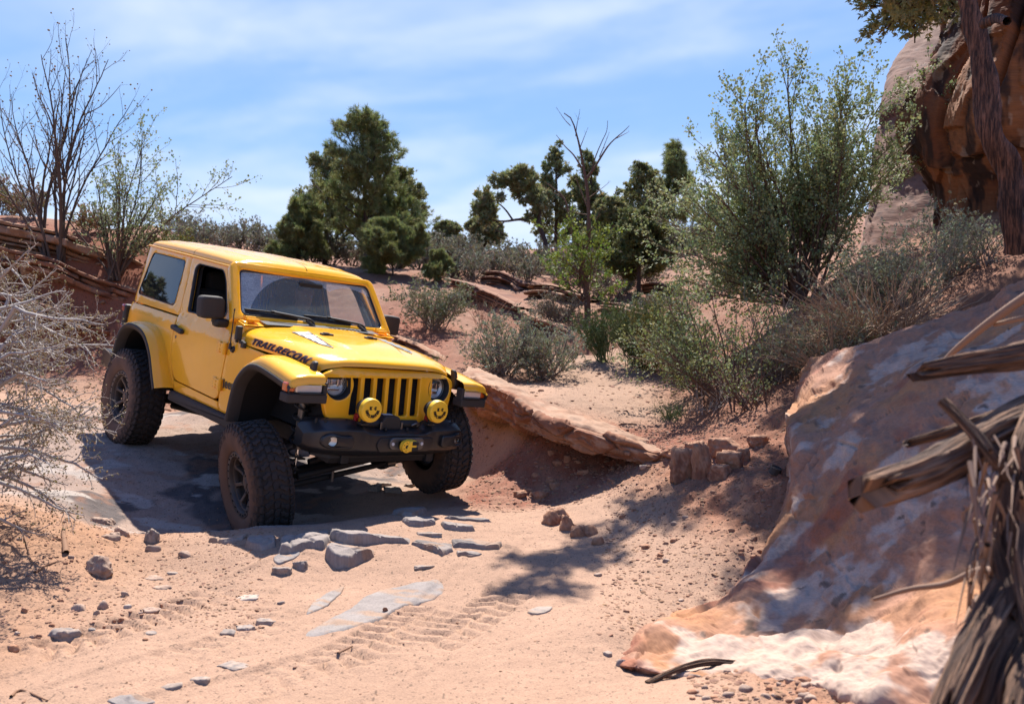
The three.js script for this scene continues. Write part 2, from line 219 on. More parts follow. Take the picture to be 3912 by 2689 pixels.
function heightAt(x, z, base) {
  const y = base ?? baseAt(x, z), k = kinds(x, z, y), d = -z; if (d < 0 || d > 40) return y;
  let h = y; const near = d < 12;
  h += 0.018 * fbm(x * 2.1, z * 2.1, 4.4, 3) * (1 - k.rockStep);
  if (near) { h += 0.006 * fbm(x * 9, z * 13, 6.6, 3) + 0.0035 * noise3(x * 31, z * 47, 2); h += rut(x, z); }
  const rough = Math.max(k.red * 0.8, k.slope, k.bank * 0.9, k.rubble, k.left * 0.55, k.farther * 0.6);
  if (rough > 0.01) h += rough * (0.062 * (ridge(x * 5.5, z * 5.5 + 2 * y, 8.1, 3) - 0.62) + (near ? 0.020 * Math.max(0, fbm(x * 19, z * 19, 1.7, 3)) + 0.010 * noise3(x * 44, z * 44, 5.2) : 0.03 * fbm(x * 8, z * 8, 1.2, 3)));
  if (k.rockStep > 0.01) { const L = (x * 0.9 + z * 0.35) * 1.0; h += k.rockStep * (0.055 * (ridge(x * 1.3 + 3, z * 1.8, 4.0, 4) - 0.6) + 0.05 * (Math.floor((y + 0.10 * fbm(x * 1.2, z * 1.2, 9, 3)) * 9) / 9 - y) + 0.012 * fbm(x * 9, z * 9, 3.3, 3) + 0 * L); }
  return h;
}
const surf = new Float32Array(NXg * NZg);
{
  const p = new Float32Array(NXg * NZg * 3), c = new Float32Array(NXg * NZg * 3), uv = new Float32Array(NXg * NZg * 2), ix = new Uint32Array((NXg - 1) * (NZg - 1) * 6);
  for (let j = 0; j < NZg; j++) for (let i = 0; i < NXg; i++) {
    const o = j * NXg + i, x = gx[i], z = gz[j], b = baseH[o], y = heightAt(x, z, b); surf[o] = y;
    p[3 * o] = x; p[3 * o + 1] = y; p[3 * o + 2] = z; uv[2 * o] = x / 1.6; uv[2 * o + 1] = z / 1.6;
    const k = kinds(x, z, b), d = -z, n1 = fbm(x * 1.7 + 3, z * 1.7, 1.1, 4), n2 = fbm(x * 7, z * 7, 5.5, 3), n3 = noise3(x * 26, z * 26, 7.7);
    let col = [0.418 + 0.035 * n1, 0.252 + 0.022 * n1, 0.166 + 0.015 * n1]; const mix = (q, t) => { t = clamp(t); col = [lerp(col[0], q[0], t), lerp(col[1], q[1], t), lerp(col[2], q[2], t)]; };
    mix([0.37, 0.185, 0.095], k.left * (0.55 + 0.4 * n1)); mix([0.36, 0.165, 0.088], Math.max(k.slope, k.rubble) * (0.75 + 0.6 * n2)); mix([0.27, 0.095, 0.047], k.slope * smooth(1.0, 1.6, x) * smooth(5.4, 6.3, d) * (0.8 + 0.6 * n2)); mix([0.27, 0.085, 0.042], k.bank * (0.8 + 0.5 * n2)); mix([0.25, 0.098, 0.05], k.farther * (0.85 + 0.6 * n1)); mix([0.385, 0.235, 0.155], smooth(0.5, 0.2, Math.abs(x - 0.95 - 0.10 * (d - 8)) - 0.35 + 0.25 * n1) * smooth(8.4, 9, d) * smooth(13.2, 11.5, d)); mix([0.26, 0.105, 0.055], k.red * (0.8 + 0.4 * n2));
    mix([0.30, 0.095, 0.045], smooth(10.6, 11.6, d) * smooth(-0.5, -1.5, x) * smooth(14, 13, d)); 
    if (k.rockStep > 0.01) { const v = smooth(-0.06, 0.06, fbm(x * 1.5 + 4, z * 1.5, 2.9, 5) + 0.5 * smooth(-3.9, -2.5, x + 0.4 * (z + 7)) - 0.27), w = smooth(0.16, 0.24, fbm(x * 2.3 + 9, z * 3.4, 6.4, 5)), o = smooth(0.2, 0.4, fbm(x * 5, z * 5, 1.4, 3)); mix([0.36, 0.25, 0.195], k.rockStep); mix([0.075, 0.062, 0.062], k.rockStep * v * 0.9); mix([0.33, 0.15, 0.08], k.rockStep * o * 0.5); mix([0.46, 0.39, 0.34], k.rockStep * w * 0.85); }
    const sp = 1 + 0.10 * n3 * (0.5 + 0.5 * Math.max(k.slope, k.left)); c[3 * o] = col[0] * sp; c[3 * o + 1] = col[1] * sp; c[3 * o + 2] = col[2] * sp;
  }
  let q = 0; for (let j = 0; j < NZg - 1; j++) for (let i = 0; i < NXg - 1; i++) { const a = j * NXg + i; ix[q++] = a; ix[q++] = a + 1; ix[q++] = a + NXg + 1; ix[q++] = a; ix[q++] = a + NXg + 1; ix[q++] = a + NXg; }
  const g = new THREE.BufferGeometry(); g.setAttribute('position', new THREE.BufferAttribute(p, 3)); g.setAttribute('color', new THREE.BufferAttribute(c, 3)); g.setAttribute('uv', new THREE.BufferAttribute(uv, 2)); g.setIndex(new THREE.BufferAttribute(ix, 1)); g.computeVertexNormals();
  const grain = dataTex(1024, 1024, (u, v) => { const n = tileNoise(u, v, 16, 4, 0.62, 4), f = tileNoise(u, v, 256, 2, 0.7, 9), pit = tileNoise(u, v, 70, 2, 0.5, 12); return [0.5 + 0.26 * n + 0.26 * f - (pit > 0.45 ? 0.35 * (pit - 0.45) / 0.5 : 0)]; });
  const tone = dataTex(1024, 1024, (u, v) => { const n = tileNoise(u, v, 7, 5, 0.6, 2), f = tileNoise(u, v, 300, 2, 0.7, 6), s = tileNoise(u, v, 120, 1, 0.5, 15); const q = 0.955 + 0.05 * n + 0.10 * f - (s > 0.74 ? 0.22 : 0); return [q, q * 0.995, q * 0.985]; }, true);
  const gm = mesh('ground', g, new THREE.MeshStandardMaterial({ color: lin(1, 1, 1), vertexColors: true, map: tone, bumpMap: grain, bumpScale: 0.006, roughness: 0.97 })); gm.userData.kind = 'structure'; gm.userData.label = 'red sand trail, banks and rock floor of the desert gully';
}
function groundAt(x, z) { const i = find(gx, x, true), j = find(gz, z, false), u = clamp((x - gx[i]) / (gx[i + 1] - gx[i])), v = clamp((z - gz[j]) / (gz[j + 1] - gz[j])), k = j * NXg + i; return lerp(lerp(surf[k], surf[k + 1], u), lerp(surf[k + NXg], surf[k + NXg + 1], u), v); }
const onSurf = (px, py) => onGround(px, py, groundAt);

// ---------- rock: outcrop, cliff, layered ledges, loose stones ----------
const rockBump = dataTex(512, 512, (u, v) => { const n = tileNoise(u, v, 8, 6, 0.62, 14), p = tileNoise(u, v, 40, 2, 0.6, 3); return [0.5 + 0.38 * n - (p > 0.4 ? 0.3 * (p - 0.4) : 0)]; });
const rockTone = dataTex(512, 512, (u, v) => { const n = tileNoise(u, v, 12, 5, 0.65, 21), f = tileNoise(u, v, 130, 2, 0.6, 8); const q = 0.95 + 0.09 * n + 0.08 * f; return [q, q, q * 0.99]; }, true);
const rockMat = (s = 1, bump = 0.012) => new THREE.MeshStandardMaterial({ color: lin(0.76, 0.74, 0.72), vertexColors: true, map: mapped(rockTone, s), bumpMap: mapped(rockBump, s), bumpScale: bump, roughness: 0.93 });
const looseMat = rockMat(1, 0.008), stoneMat = rockMat(1, 0.008), cliffMat = rockMat(0.7, 0.03);
looseMat.color = lin(0.98, 0.95, 0.92);
const cr = (a, b, c, d, t) => 0.5 * (2 * b + (c - a) * t + (2 * a - 5 * b + 4 * c - d) * t * t + (3 * b - a - 3 * c + d) * t * t * t);
function patch(ctrl, nu, nv, bulge, paint, uvs = 1) { // smooth sheet through rows of [pixel x, pixel y, depth], then worked by noise along its normal
  const P = ctrl.map((r) => r.map((q) => at(...q))), R = P.length, C = P[0].length, gp = (r, c) => P[Math.min(R - 1, Math.max(0, r))][Math.min(C - 1, Math.max(0, c))];
  const pos = []; for (let j = 0; j <= nv; j++) for (let i = 0; i <= nu; i++) { const x = i / nu * (C - 1), y = j / nv * (R - 1), c = Math.min(C - 2, Math.floor(x)), r = Math.min(R - 2, Math.floor(y)), t = x - c, s = y - r, q = []; for (const k of ['x', 'y', 'z']) { const row = [-1, 0, 1, 2].map((a) => cr(gp(r + a, c - 1)[k], gp(r + a, c)[k], gp(r + a, c + 1)[k], gp(r + a, c + 2)[k], t)); q.push(cr(...row, s)); } pos.push(q); }
  const g = grid(nu, nv, (u, v) => pos[Math.round(v * nv) * (nu + 1) + Math.round(u * nu)]), n = g.attributes.normal, p = g.attributes.position, uv = g.attributes.uv;
  for (let k = 0; k < p.count; k++) { const a = [p.getX(k), p.getY(k), p.getZ(k)]; let nx = n.getX(k), ny = n.getY(k), nz = n.getZ(k); if (nx * a[0] + ny * (a[1] - EYE) + nz * a[2] > 0) { nx = -nx; ny = -ny; nz = -nz; } const b = bulge(...a, k % (nu + 1) / nu, Math.floor(k / (nu + 1)) / nv); p.setXYZ(k, a[0] + nx * b, a[1] + ny * b, a[2] + nz * b); uv.setXY(k, (a[0] * 0.8 - a[2] * 0.6) * uvs, (a[1] + 0.3 * a[2]) * uvs); }
  g.computeVertexNormals(); const c = new Float32Array(p.count * 3); for (let k = 0; k < p.count; k++) { const q = paint(p.getX(k), p.getY(k), p.getZ(k), k % (nu + 1) / nu, Math.floor(k / (nu + 1)) / nv); c[3 * k] = q[0]; c[3 * k + 1] = q[1]; c[3 * k + 2] = q[2]; } g.setAttribute('color', new THREE.BufferAttribute(c, 3)); return g;
}
const blend = (a, b, t) => { t = clamp(t); return [lerp(a[0], b[0], t), lerp(a[1], b[1], t), lerp(a[2], b[2], t)]; };
const outMat = rockMat(1.1, 0.012); outMat.color = lin(0.86, 0.76, 0.68);
// big pale outcrop at the right front
{
  const ctrl = [
    [[3060, 1430, 8.6], [3100, 1365, 7.7], [3250, 1335, 7.2], [3500, 1240, 6.9], [3750, 1160, 6.5], [3912, 1090, 6.2], [4250, 980, 5.8]],
    [[3050, 1600, 7.9], [3040, 1555, 6.95], [3200, 1520, 6.35], [3450, 1430, 5.9], [3700, 1350, 5.5], [3912, 1280, 5.2], [4250, 1200, 4.8]],
    [[3045, 1690, 7.2], [3012, 1645, 6.25], [3160, 1680, 5.75], [3400, 1640, 5.2], [3650, 1600, 4.8], [3912, 1560, 4.5], [4250, 1500, 4.2]],
    [[3050, 1870, 6.6], [3028, 1850, 5.8], [3140, 1880, 5.35], [3350, 1900, 4.8], [3600, 1900, 4.35], [3912, 1880, 4.0], [4250, 1850, 3.7]],
    [[2975, 2070, 6.0], [2958, 2050, 5.45], [3090, 2110, 5.0], [3300, 2150, 4.5], [3550, 2170, 4.05], [3900, 2180, 3.7], [4250, 2180, 3.3]],
    [[2790, 2290, 5.7], [2780, 2275, 4.85], [3010, 2300, 4.58], [3250, 2370, 4.02], [3500, 2400, 3.58], [3850, 2420, 3.2], [4250, 2430, 3.0]],
    [[2470, 2440, 5.0], [2480, 2420, 4.32], [2800, 2420, 4.14], [3150, 2500, 3.66], [3400, 2550, 3.38], [3750, 2600, 3.12], [4150, 2620, 2.85]],
    [[2360, 2560, 4.4], [2375, 2540, 3.95], [2640, 2590, 3.79], [3060, 2620, 3.56], [3330, 2720, 3.23], [3700, 2800, 2.88], [4150, 2820, 2.6]],
    [[2370, 2600, 4.5], [2400, 2590, 4.25], [2650, 2650, 4.1], [3060, 2690, 3.9], [3330, 2780, 3.6], [3700, 2860, 3.3], [4150, 2880, 3.0]]];
  const flow = (x, y, z) => [x * 0.8 + z * 0.45 + y * 0.5, y, z * 0.9 - x * 0.4];
  const g = patch(ctrl, 380, 330, (x, y, z, u, v) => { const [a, b, c] = flow(x, y, z); const lump = 0.05 * (ridge(a * 1.2, b * 0.45 + 3, c * 1.1, 2) - 0.6) + 0.025 * fbm(x * 2.6, y * 1.8, z * 2.6, 3), crack = -0.035 * smooth(0.90, 0.985, ridge(a * 1.1 + 7, y * 0.7, c * 1.2, 2)) - 0.02 * smooth(0.93, 0.99, ridge(x * 2.6, y * 2.6 + 4, z * 2.6, 2)); const scab = 0.010 * smooth(0.10, 0.14, fbm(x * 2.3 + 5, y * 1.7, z * 2.3, 4)) - 0.012 * smooth(0.0, 0.02, fbm(x * 1.3 + 2, y * 0.9, z * 1.3 + 6, 2)); const [fh, fe] = facets(a * 1.5, b * 1.1, c * 1.5, 3); return (lump + crack + scab + 0.10 * (fh - 0.5) * smooth(0, 0.35, fe) + 0.07 * smooth(0.62, 0.85, v) * fbm(x * 3.6, y * 3.6, z * 3.6 + 3, 3) + 0.03 * (ridge(a * 3.5, b * 2, c * 3.5 + 5, 3) - 0.62) + 0.011 * fbm(x * 13, y * 13, z * 13, 4) + 0.006 * fbm(x * 34, y * 34, z * 34, 2)); }, (x, y, z, u, v) => {
    const n1 = fbm(x * 1.4, y * 1.4, z * 1.4, 4), n2 = fbm(x * 3.3 + 5, y * 3.3, z * 3.3, 4), n3 = fbm(x * 11, y * 11, z * 11, 3), st = fbm(x * 6 + y * 3, y * 1.2, z * 6, 3);
    let c = [0.48, 0.262, 0.178]; c = blend(c, [0.53, 0.27, 0.13], smooth(-0.2, 0.25, n1)); c = blend(c, [0.66, 0.55, 0.49], smooth(0.0, 0.22, n2 + 0.25 * n3 + 0.30 * smooth(0.45, 0.9, v) - 0.14) * 0.8); c = blend(c, [0.36, 0.13, 0.08], smooth(0.22, 0.45, fbm(x * 2.2 + 9, y * 2.2, z * 2.2 + 3, 4)) * 0.8); c = blend(c, [0.24, 0.145, 0.13], smooth(0.15, 0.5, st) * 0.45 * smooth(0.75, 0.1, v)); c = blend(c, [0.07, 0.05, 0.04], smooth(0.38, 0.52, n3 + 0.25 * n1) * 0.75 * smooth(0.05, 0.4, fbm(x * 2.5, y * 2.5, z * 2.5 + 11, 2))); return c.map((q) => q * (1 + 0.10 * n3)); });
  tag(mesh('sandstone_outcrop', g, outMat), 'big pale pink weathered sandstone outcrop filling the right foreground', 'rock');
}
// dark varnished cliff at the right edge and the smooth dome behind it
{
  const g = patch([
    [[3720, -420, 14], [3660, -420, 11.8], [3780, -420, 10.7], [3950, -420, 9.8], [4400, -420, 9]],
    [[3710, -60, 14], [3640, -60, 11.6], [3760, -60, 10.6], [3920, -60, 9.8], [4400, -60, 9]],
    [[3700, 130, 13.6], [3628, 130, 11.4], [3740, 130, 10.5], [3900, 130, 9.7], [4400, 130, 9]],
    [[3640, 270, 13.4], [3560, 260, 11.3], [3700, 280, 10.4], [3880, 280, 9.6], [4400, 280, 8.9]],
    [[3560, 420, 13.3], [3478, 405, 11.4], [3650, 450, 10.4], [3860, 450, 9.6], [4400, 450, 8.9]],
    [[3540, 560, 13], [3455, 555, 11.5], [3620, 600, 10.6], [3840, 620, 9.9], [4400, 620, 9]],
    [[3610, 700, 12.6], [3545, 680, 11.3], [3640, 760, 10.7], [3840, 780, 10.2], [4400, 780, 9.2]],
    [[3620, 880, 12], [3600, 880, 10.9], [3690, 920, 10.4], [3850, 960, 10], [4400, 950, 9]]], 240, 300, (x, y, z) => { const wq = 0.25 * fbm(x * 1.5, y * 1.5, z * 1.5, 3), [fh, fe] = facets(x * 1.3 + wq, y * 0.5 + wq, z * 1.3, 11), [gh] = facets(x * 3.4 + wq, y * 1.5, z * 3.4 + wq, 23); return 0.15 * (ridge(x * 0.7 + z * 0.4, y * 0.22, z * 0.7, 3) - 0.6) + 0.36 * (fh - 0.5) * smooth(0, 0.12, fe) + 0.08 * (gh - 0.5) - 0.05 * (1 - smooth(0, 0.07, fe)) + 0.04 * fbm(x * 5, y * 3, z * 5, 4); }, (x, y, z) => {
    const s = fbm(x * 3.6 + z * 1.8, y * 0.8, z * 3.6, 5), n = fbm(x * 1.2, y * 1.2, z * 1.2, 4), f = fbm(x * 9, y * 4, z * 9, 3), w = fbm(x * 6 + z * 3, y * 2.4, z * 5, 4);
    let c = blend([0.44, 0.185, 0.08], [0.27, 0.095, 0.045], smooth(-0.3, 0.3, n)); c = blend(c, [0.045, 0.026, 0.022], smooth(-0.12, 0.16, s + 0.35 * f) * 0.92); c = blend(c, [0.52, 0.38, 0.29], smooth(0.24, 0.30, w + 0.16 * f) * 0.6); return c.map((q) => q * (1 + 0.18 * f)); });
  tag(mesh('sandstone_cliff', g, cliffMat), 'dark streaked sandstone cliff rising at the right edge behind the trunk', 'cliff');
  const d = patch([
    [[3560, 175, 20], [3500, 150, 17.3], [3570, 60, 17], [3680, -40, 16.6], [3850, -200, 16]],
    [[3500, 245, 19], [3442, 222, 16.6], [3530, 215, 15.8], [3650, 200, 15.4], [3850, 200, 15]],
    [[3460, 340, 18], [3395, 320, 16], [3480, 330, 15], [3600, 330, 14.6], [3850, 330, 14.2]],
    [[3420, 540, 17], [3360, 520, 15.2], [3450, 520, 14.3], [3560, 520, 13.8], [3850, 520, 13.5]],
    [[3400, 760, 16], [3335, 750, 14.4], [3450, 760, 13.6], [3600, 760, 13], [3850, 760, 12.8]],
    [[3350, 980, 15], [3290, 970, 13.4], [3450, 970, 12.8], [3600, 970, 12.2], [3850, 970, 12]]], 140, 150, (x, y, z) => 0.10 * fbm(x * 0.8, y * 0.8, z * 0.8, 4) + 0.14 * (facets(x * 0.5 + y * 0.3, y * 0.7, z * 0.5, 31)[0] - 0.5) + 0.035 * (ridge((x + y) * 2.4, (y - x) * 0.5, z * 2, 3) - 0.6) + 0.02 * fbm(x * 6, y * 6, z * 6, 3), (x, y, z) => { const n = fbm(x * 1.2, y * 1.2, z * 1.2, 4), f = fbm((x + y) * 7, (y - x) * 2, z * 6, 3); let c = blend([0.31, 0.165, 0.115], [0.25, 0.11, 0.07], smooth(-0.3, 0.4, n)); c = blend(c, [0.15, 0.09, 0.08], smooth(0.15, 0.5, f) * 0.6); return c; });
  tag(mesh('sandstone_dome', d, cliffMat), 'smooth pinkish sandstone dome sloping up between the leafy bush and the dark cliff', 'rock');
}
// layered ledges: each bed of rock its own part
const LEDGE = { red: [[0.36, 0.14, 0.07], [0.43, 0.215, 0.125], [0.22, 0.085, 0.05]], pale: [[0.46, 0.235, 0.125], [0.50, 0.305, 0.205], [0.30, 0.135, 0.075]], slab: [[0.45, 0.205, 0.10], [0.49, 0.29, 0.19], [0.27, 0.105, 0.055]] };
function ledge(label, front, H, layers, back, tones, o = {}) {
  srand(o.seed ?? 11); const t = thing('rock_ledge', label, 'rock', o.group), c = new THREE.CatmullRomCurve3(front.map((q) => at(...q)), false, 'centripetal'), nu = o.nu ?? 110, N = c.getSpacedPoints(nu), sd = (o.seed ?? 1) * 7.31;
  const out = N.map((p, i) => { const a = N[Math.max(0, i - 2)], b = N[Math.min(nu, i + 2)], v = new V3(-(b.z - a.z), 0, b.x - a.x).normalize(); if (v.z < 0) v.negate(); return v; });
  const fr = []; let acc = 0; for (let i = 0; i < layers; i++) { const f = (o.weights?.[i]) ?? rr(0.5, 1.5); fr.push([acc, acc + f]); acc += f; }
  for (let i = 0; i < layers; i++) {
    const y0 = fr[i][0] / acc, y1 = fr[i][1] / acc, step = (o.step ?? 0.05) * rr(-1, 1), u0 = o.starts?.[i]?.[0] ?? (i ? rr(0, 0.06) : 0), u1 = o.starts?.[i]?.[1] ?? (1 - rr(0, 0.06)), ph = rr(0, 50);
    const g = grid(nu, 11, (u, v) => {
      const k = Math.round(lerp(u0, u1, u) * nu), p = N[k], n = out[k], uu = k / nu, h = H(uu), end = Math.min(1, Math.min(u, 1 - u) * 14 + 0.15), q = Math.round(v * 11);
      const blockAt = (w, q0) => { const c0 = p.x / w + q0, f0 = Math.floor(c0), e0 = smooth(0.88, 1, c0 - f0); return lerp(hash3(f0, i + 3, 17), hash3(f0 + 1, i + 3, 17), e0) - 0.5; };
      const jag = (o.jag ?? 0.06) * (0.9 * blockAt(0.55, ph) + 0.7 * blockAt(0.21, ph * 2) + 0.35 * fbm(p.x * 4 + ph, i * 3.7 + sd, p.z * 4, 3)) - (blockAt(0.38, ph * 3) > 0.30 ? 0.13 : 0), set = step * (o.gaps ? o.gaps(uu) : 1) + jag * (o.gaps ? 0.4 + 0.6 * o.gaps(uu) : 1) - (1 - end) * 0.10 - (o.lean ?? 0.10) * (o.undercut ? (y0 + y1) / 2 : -(y0 + y1) / 2) * h * 2;
      const gap = Math.min(0.006, h * (y1 - y0) * 0.08) * (o.gaps ? o.gaps(uu) : 1), top = -h * y0 - gap * (i ? 1 : 0), bot = -h * y1 + gap, dip = o.dip ?? 0.08;
      const prof = [[-back, top + dip * back * 0.3], [-back * 0.6, top], [-back * 0.3, top], [-0.12, top], [-0.035, top - 0.002], [-0.006, top - 0.010], [0.004, lerp(top, bot, 0.25)], [0.0, lerp(top, bot, 0.5)], [0.0, lerp(top, bot, 0.78)], [-0.008, bot + 0.008], [-0.05, bot], [-back, bot]][q];
      const nz = q >= 4 && q <= 9 ? 0.05 * (facets(p.x * 4.5, (p.y + prof[1]) * 9, p.z * 4.5, 71)[0] - 0.5) + 0.016 * fbm(p.x * 9 + ph, (top + prof[1]) * 12, p.z * 9, 3) : 0, up = q < 4 ? 0.03 * fbm((p.x + n.x * prof[0]) * 1.8, ph, (p.z + n.z * prof[0]) * 1.8, 3) * (q ? 1 : 0) * (q < 3 ? 1 : 0.5) : 0; const off = (prof[0] + nz + (q > 0 && q < 11 ? set : 0)); const X = p.x + n.x * off, Z = p.z + n.z * off; let Y = p.y + prof[1] + up; if (q < 3) { const gy = groundAt(X, Z) - 0.03 - 0.04 * (2 - q) - (i ? 0.05 : 0); Y = q === 2 ? Math.min(Y, Math.max(gy + 0.05, Y - 0.12)) : Math.min(gy, Y + 0.05); } return [X, Y, Z, uu * c.getLength(), v * 0.8];
    });
    const pa = g.attributes.position, na = g.attributes.normal; colourBy(g, (x, y, z) => { const a = fbm(x * 2.3 + ph, y * 9, z * 2.3, 4), b = fbm(x * 8, y * 20, z * 8, 3); let q = blend(tones[0], tones[2], smooth(0.0, 0.5, a + 0.2 * Math.sin(ph))); q = blend(q, tones[1], smooth(-0.1, 0.3, b + 0.15 * Math.cos(ph * 3)) * 0.7); return q.map((w) => w * (1 + 0.15 * b)); });
    { const cc = g.attributes.color, nn = 12; for (let k = 0; k < cc.count; k++) { const row = Math.floor(k / (nu + 1)), x = pa.getX(k), z = pa.getZ(k), t2 = row < 3 ? 0.85 : row === 3 ? 0.55 + 0.3 * fbm(x * 5, z * 5, 2, 3) : 0; if (t2) cc.setXYZ(k, lerp(cc.getX(k), 0.54, t2), lerp(cc.getY(k), 0.345, t2), lerp(cc.getZ(k), 0.23, t2)); } }
    mesh('rock_bed', crease2(g), stoneMat, t);
  }
  return t;
}
function crease2(g) { return g; }
{
  const cols = [[1765, 1432, 1500, 9.6], [1815, 1448, 1562, 9.1], [1890, 1478, 1595, 8.7], [1960, 1512, 1622, 8.3], [2030, 1572, 1650, 7.95], [2105, 1612, 1678, 7.65], [2180, 1618, 1700, 7.55], [2250, 1636, 1722, 7.48], [2330, 1664, 1745, 7.42], [2400, 1690, 1760, 7.38], [2480, 1718, 1768, 7.32], [2550, 1738, 1768, 7.26], [2620, 1760, 1772, 7.2]];
  const back = [[1790, 1400], [1860, 1422], [1940, 1460], [2010, 1500], [2080, 1535], [2150, 1562], [2230, 1585], [2310, 1615], [2390, 1650], [2460, 1680], [2530, 1704], [2590, 1726], [2650, 1748]];
  const row = (f) => cols.map((c, i) => f(c, back[i])), g = patch([
    row((c, b) => [b[0] + 12, b[1] + 18, c[3] + 1.0]), row((c, b) => [b[0], b[1], c[3] + 0.62]), row((c, b) => [lerp(b[0], c[0], 0.55), lerp(b[1], c[1], 0.6), c[3] + 0.25]), row((c) => [c[0], c[1], c[3] + 0.02]), row((c) => [c[0] - 1, lerp(c[1], c[2], 0.12), c[3] - 0.03]), row((c) => [c[0] - 2, lerp(c[1], c[2], 0.5), c[3] - 0.03]), row((c) => [c[0] - 2, lerp(c[1], c[2], 0.88), c[3]]), row((c) => [c[0], c[2], c[3] + 0.06]), row((c) => [c[0] + 4, c[2] + 4, c[3] + 0.7])], 420, 110, (x, y, z, u, v) => {
    const face = smooth(0.33, 0.40, v) * smooth(1, 0.9, v), bed = u < 0.5 ? 0.25 + 0.5 * u : 1, line = (y + 0.31 * x) * 26, [fh, fe] = facets(x * 2.6, (y + 0.31 * x) * 7, z * 2.6, 51), [gh] = facets(x * 6, (y + 0.31 * x) * 16, z * 6, 52);
    return face * (0.11 * (fh - 0.5) * smooth(0, 0.16, fe) + 0.02 * (gh - 0.5) - 0.012 * (1 - smooth(0, 0.06, fe)) - 0.022 * bed * smooth(0.80, 0.97, Math.sin(line + 2 * fbm(x * 1.2, y, z, 2)))) + 0.02 * fbm(x * 4, y * 4, z * 4, 3) * (1 - face) + 0.012 * fbm(x * 14, y * 20, z * 14, 3) + 0.025 * (1 - face) * fbm(x * 5, y * 3, z * 7, 4); }, (x, y, z, u, v) => { const a = fbm(x * 2, y * 6 + x * 2, z * 2, 4), b = fbm(x * 8, y * 22 + 7 * x, z * 8, 3); let c = blend([0.52, 0.25, 0.135], [0.40, 0.155, 0.075], smooth(-0.1, 0.4, a)); c = blend(c, [0.58, 0.38, 0.27], smooth(0.1, 0.4, b) * 0.7); c = blend(c, [0.24, 0.10, 0.055], smooth(0.3, 0.5, fbm(x * 5 + 3, y * 14, z * 5, 3)) * 0.5); if (v < 0.36) c = blend(c, [0.55, 0.355, 0.24], 0.55 + 0.5 * fbm(x * 5, y, z * 5, 3)); return c.map((q) => q * (1 + 0.12 * b)); });
  const t = thing('rock_ledge', 'long tilted sandstone slab running down to the right beyond the front wheel', 'rock'); mesh('slab', g, stoneMat, t); srand(3);
  for (let k = 0; k < 7; k++) { const u0 = rr(0.50, 0.72), u1 = Math.min(0.99, u0 + rr(0.14, 0.30)), hh = rr(0.012, 0.026), f = rr(-0.1, 0.85), of = rr(0.0, 0.06), at2 = (u) => { const x = u * (cols.length - 1), c = Math.min(cols.length - 2, Math.floor(x)), w = x - c; return [0, 1, 2, 3].map((q) => lerp(cols[c][q], cols[c + 1][q], w)); }; const pg = grid(60, 6, (a, b) => { const c = at2(lerp(u0, u1, a)), e = Math.min(1, Math.min(a, 1 - a) * 9 + 0.1), p = at(c[0], lerp(c[1], c[2], f), c[3]), q = Math.round(b * 6), j2 = 0.05 * (facets(p.x * 4 + k * 3, k, p.z * 4, 61)[0] - 0.5), o2 = [-0.3, -0.12, of + j2 - 0.01, of + j2, of + j2, of + j2 - 0.012, -0.12][q] * (q > 1 && q < 6 ? e : 1), yy = [hh, hh, hh, hh * 0.6, -hh * 0.6, -hh, -hh][q] * e; return [p.x - 0.25 * o2, p.y + yy, p.z + o2, p.x, p.y]; }); colourBy(pg, (x, y, z) => { const b = fbm(x * 8, y * 22, z * 8, 3); return blend([0.50, 0.27, 0.16], [0.36, 0.16, 0.085], 0.5 + b); }); mesh('rock_bed', pg, stoneMat, t); }
}
ledge('layered red ledge along the top of the bank on the left behind the rear window', [[-330, 770, 12.2], [-120, 805, 12.3], [0, 838, 12.35], [130, 862, 12.4], [250, 890, 12.5], [350, 925, 12.7], [450, 962, 12.9], [540, 1000, 13.0], [640, 1040, 13.2]], () => 0.40, 5, 0.6, LEDGE.pale, { seed: 5, nu: 150, step: 0.07, jag: 0.13, lean: 0.3, undercut: true });
ledge('darker stepped ledge of red rock beneath the top ledge on the left bank', [[-330, 930, 11.9], [-80, 925, 11.9], [60, 955, 12.0], [200, 985, 12.1], [330, 1040, 12.3], [450, 1085, 12.5], [560, 1120, 12.6]], () => 0.46, 5, 0.55, LEDGE.red, { seed: 6, nu: 130, step: 0.09, jag: 0.17, lean: 0.4, undercut: true });
ledge('low bed of red rock half way up the left bank', [[-300, 1110, 11.5], [-60, 1120, 11.5], [120, 1150, 11.6], [300, 1200, 11.8], [430, 1230, 12]], () => 0.2, 3, 0.8, LEDGE.red, { seed: 8, nu: 80, step: 0.06, jag: 0.15, lean: -0.3 });
ledge('long brown ledge slanting down right of the small bright pine', [[1690, 1058, 16.4], [1780, 1078, 16.0], [1860, 1112, 15.6], [1940, 1150, 15.2], [1990, 1178, 14.9]], cat([[0, 0.36], [0.7, 0.36], [1, 0.18]]), 6, 0.6, LEDGE.red, { seed: 12, step: 0.06, jag: 0.09, lean: 0.3, undercut: true });
ledge('lower continuation of the slanting brown ledge above the grey sagebrush', [[1965, 1182, 14.6], [2050, 1215, 14.2], [2130, 1250, 13.8], [2210, 1292, 13.4], [2235, 1310, 13.2]], cat([[0, 0.26], [0.7, 0.3], [1, 0.1]]), 5, 0.6, LEDGE.slab, { seed: 13, step: 0.05, jag: 0.09, lean: 0.35, undercut: true });
ledge('short block of layered red rock at the foot of the distant grey bushes', [[1830, 1036, 17.6], [1900, 1034, 17.4], [1960, 1058, 17.2], [1992, 1085, 17.0]], () => 0.30, 5, 1.0, LEDGE.red, { seed: 14, nu: 60, step: 0.06, jag: 0.1, lean: 0.2 });
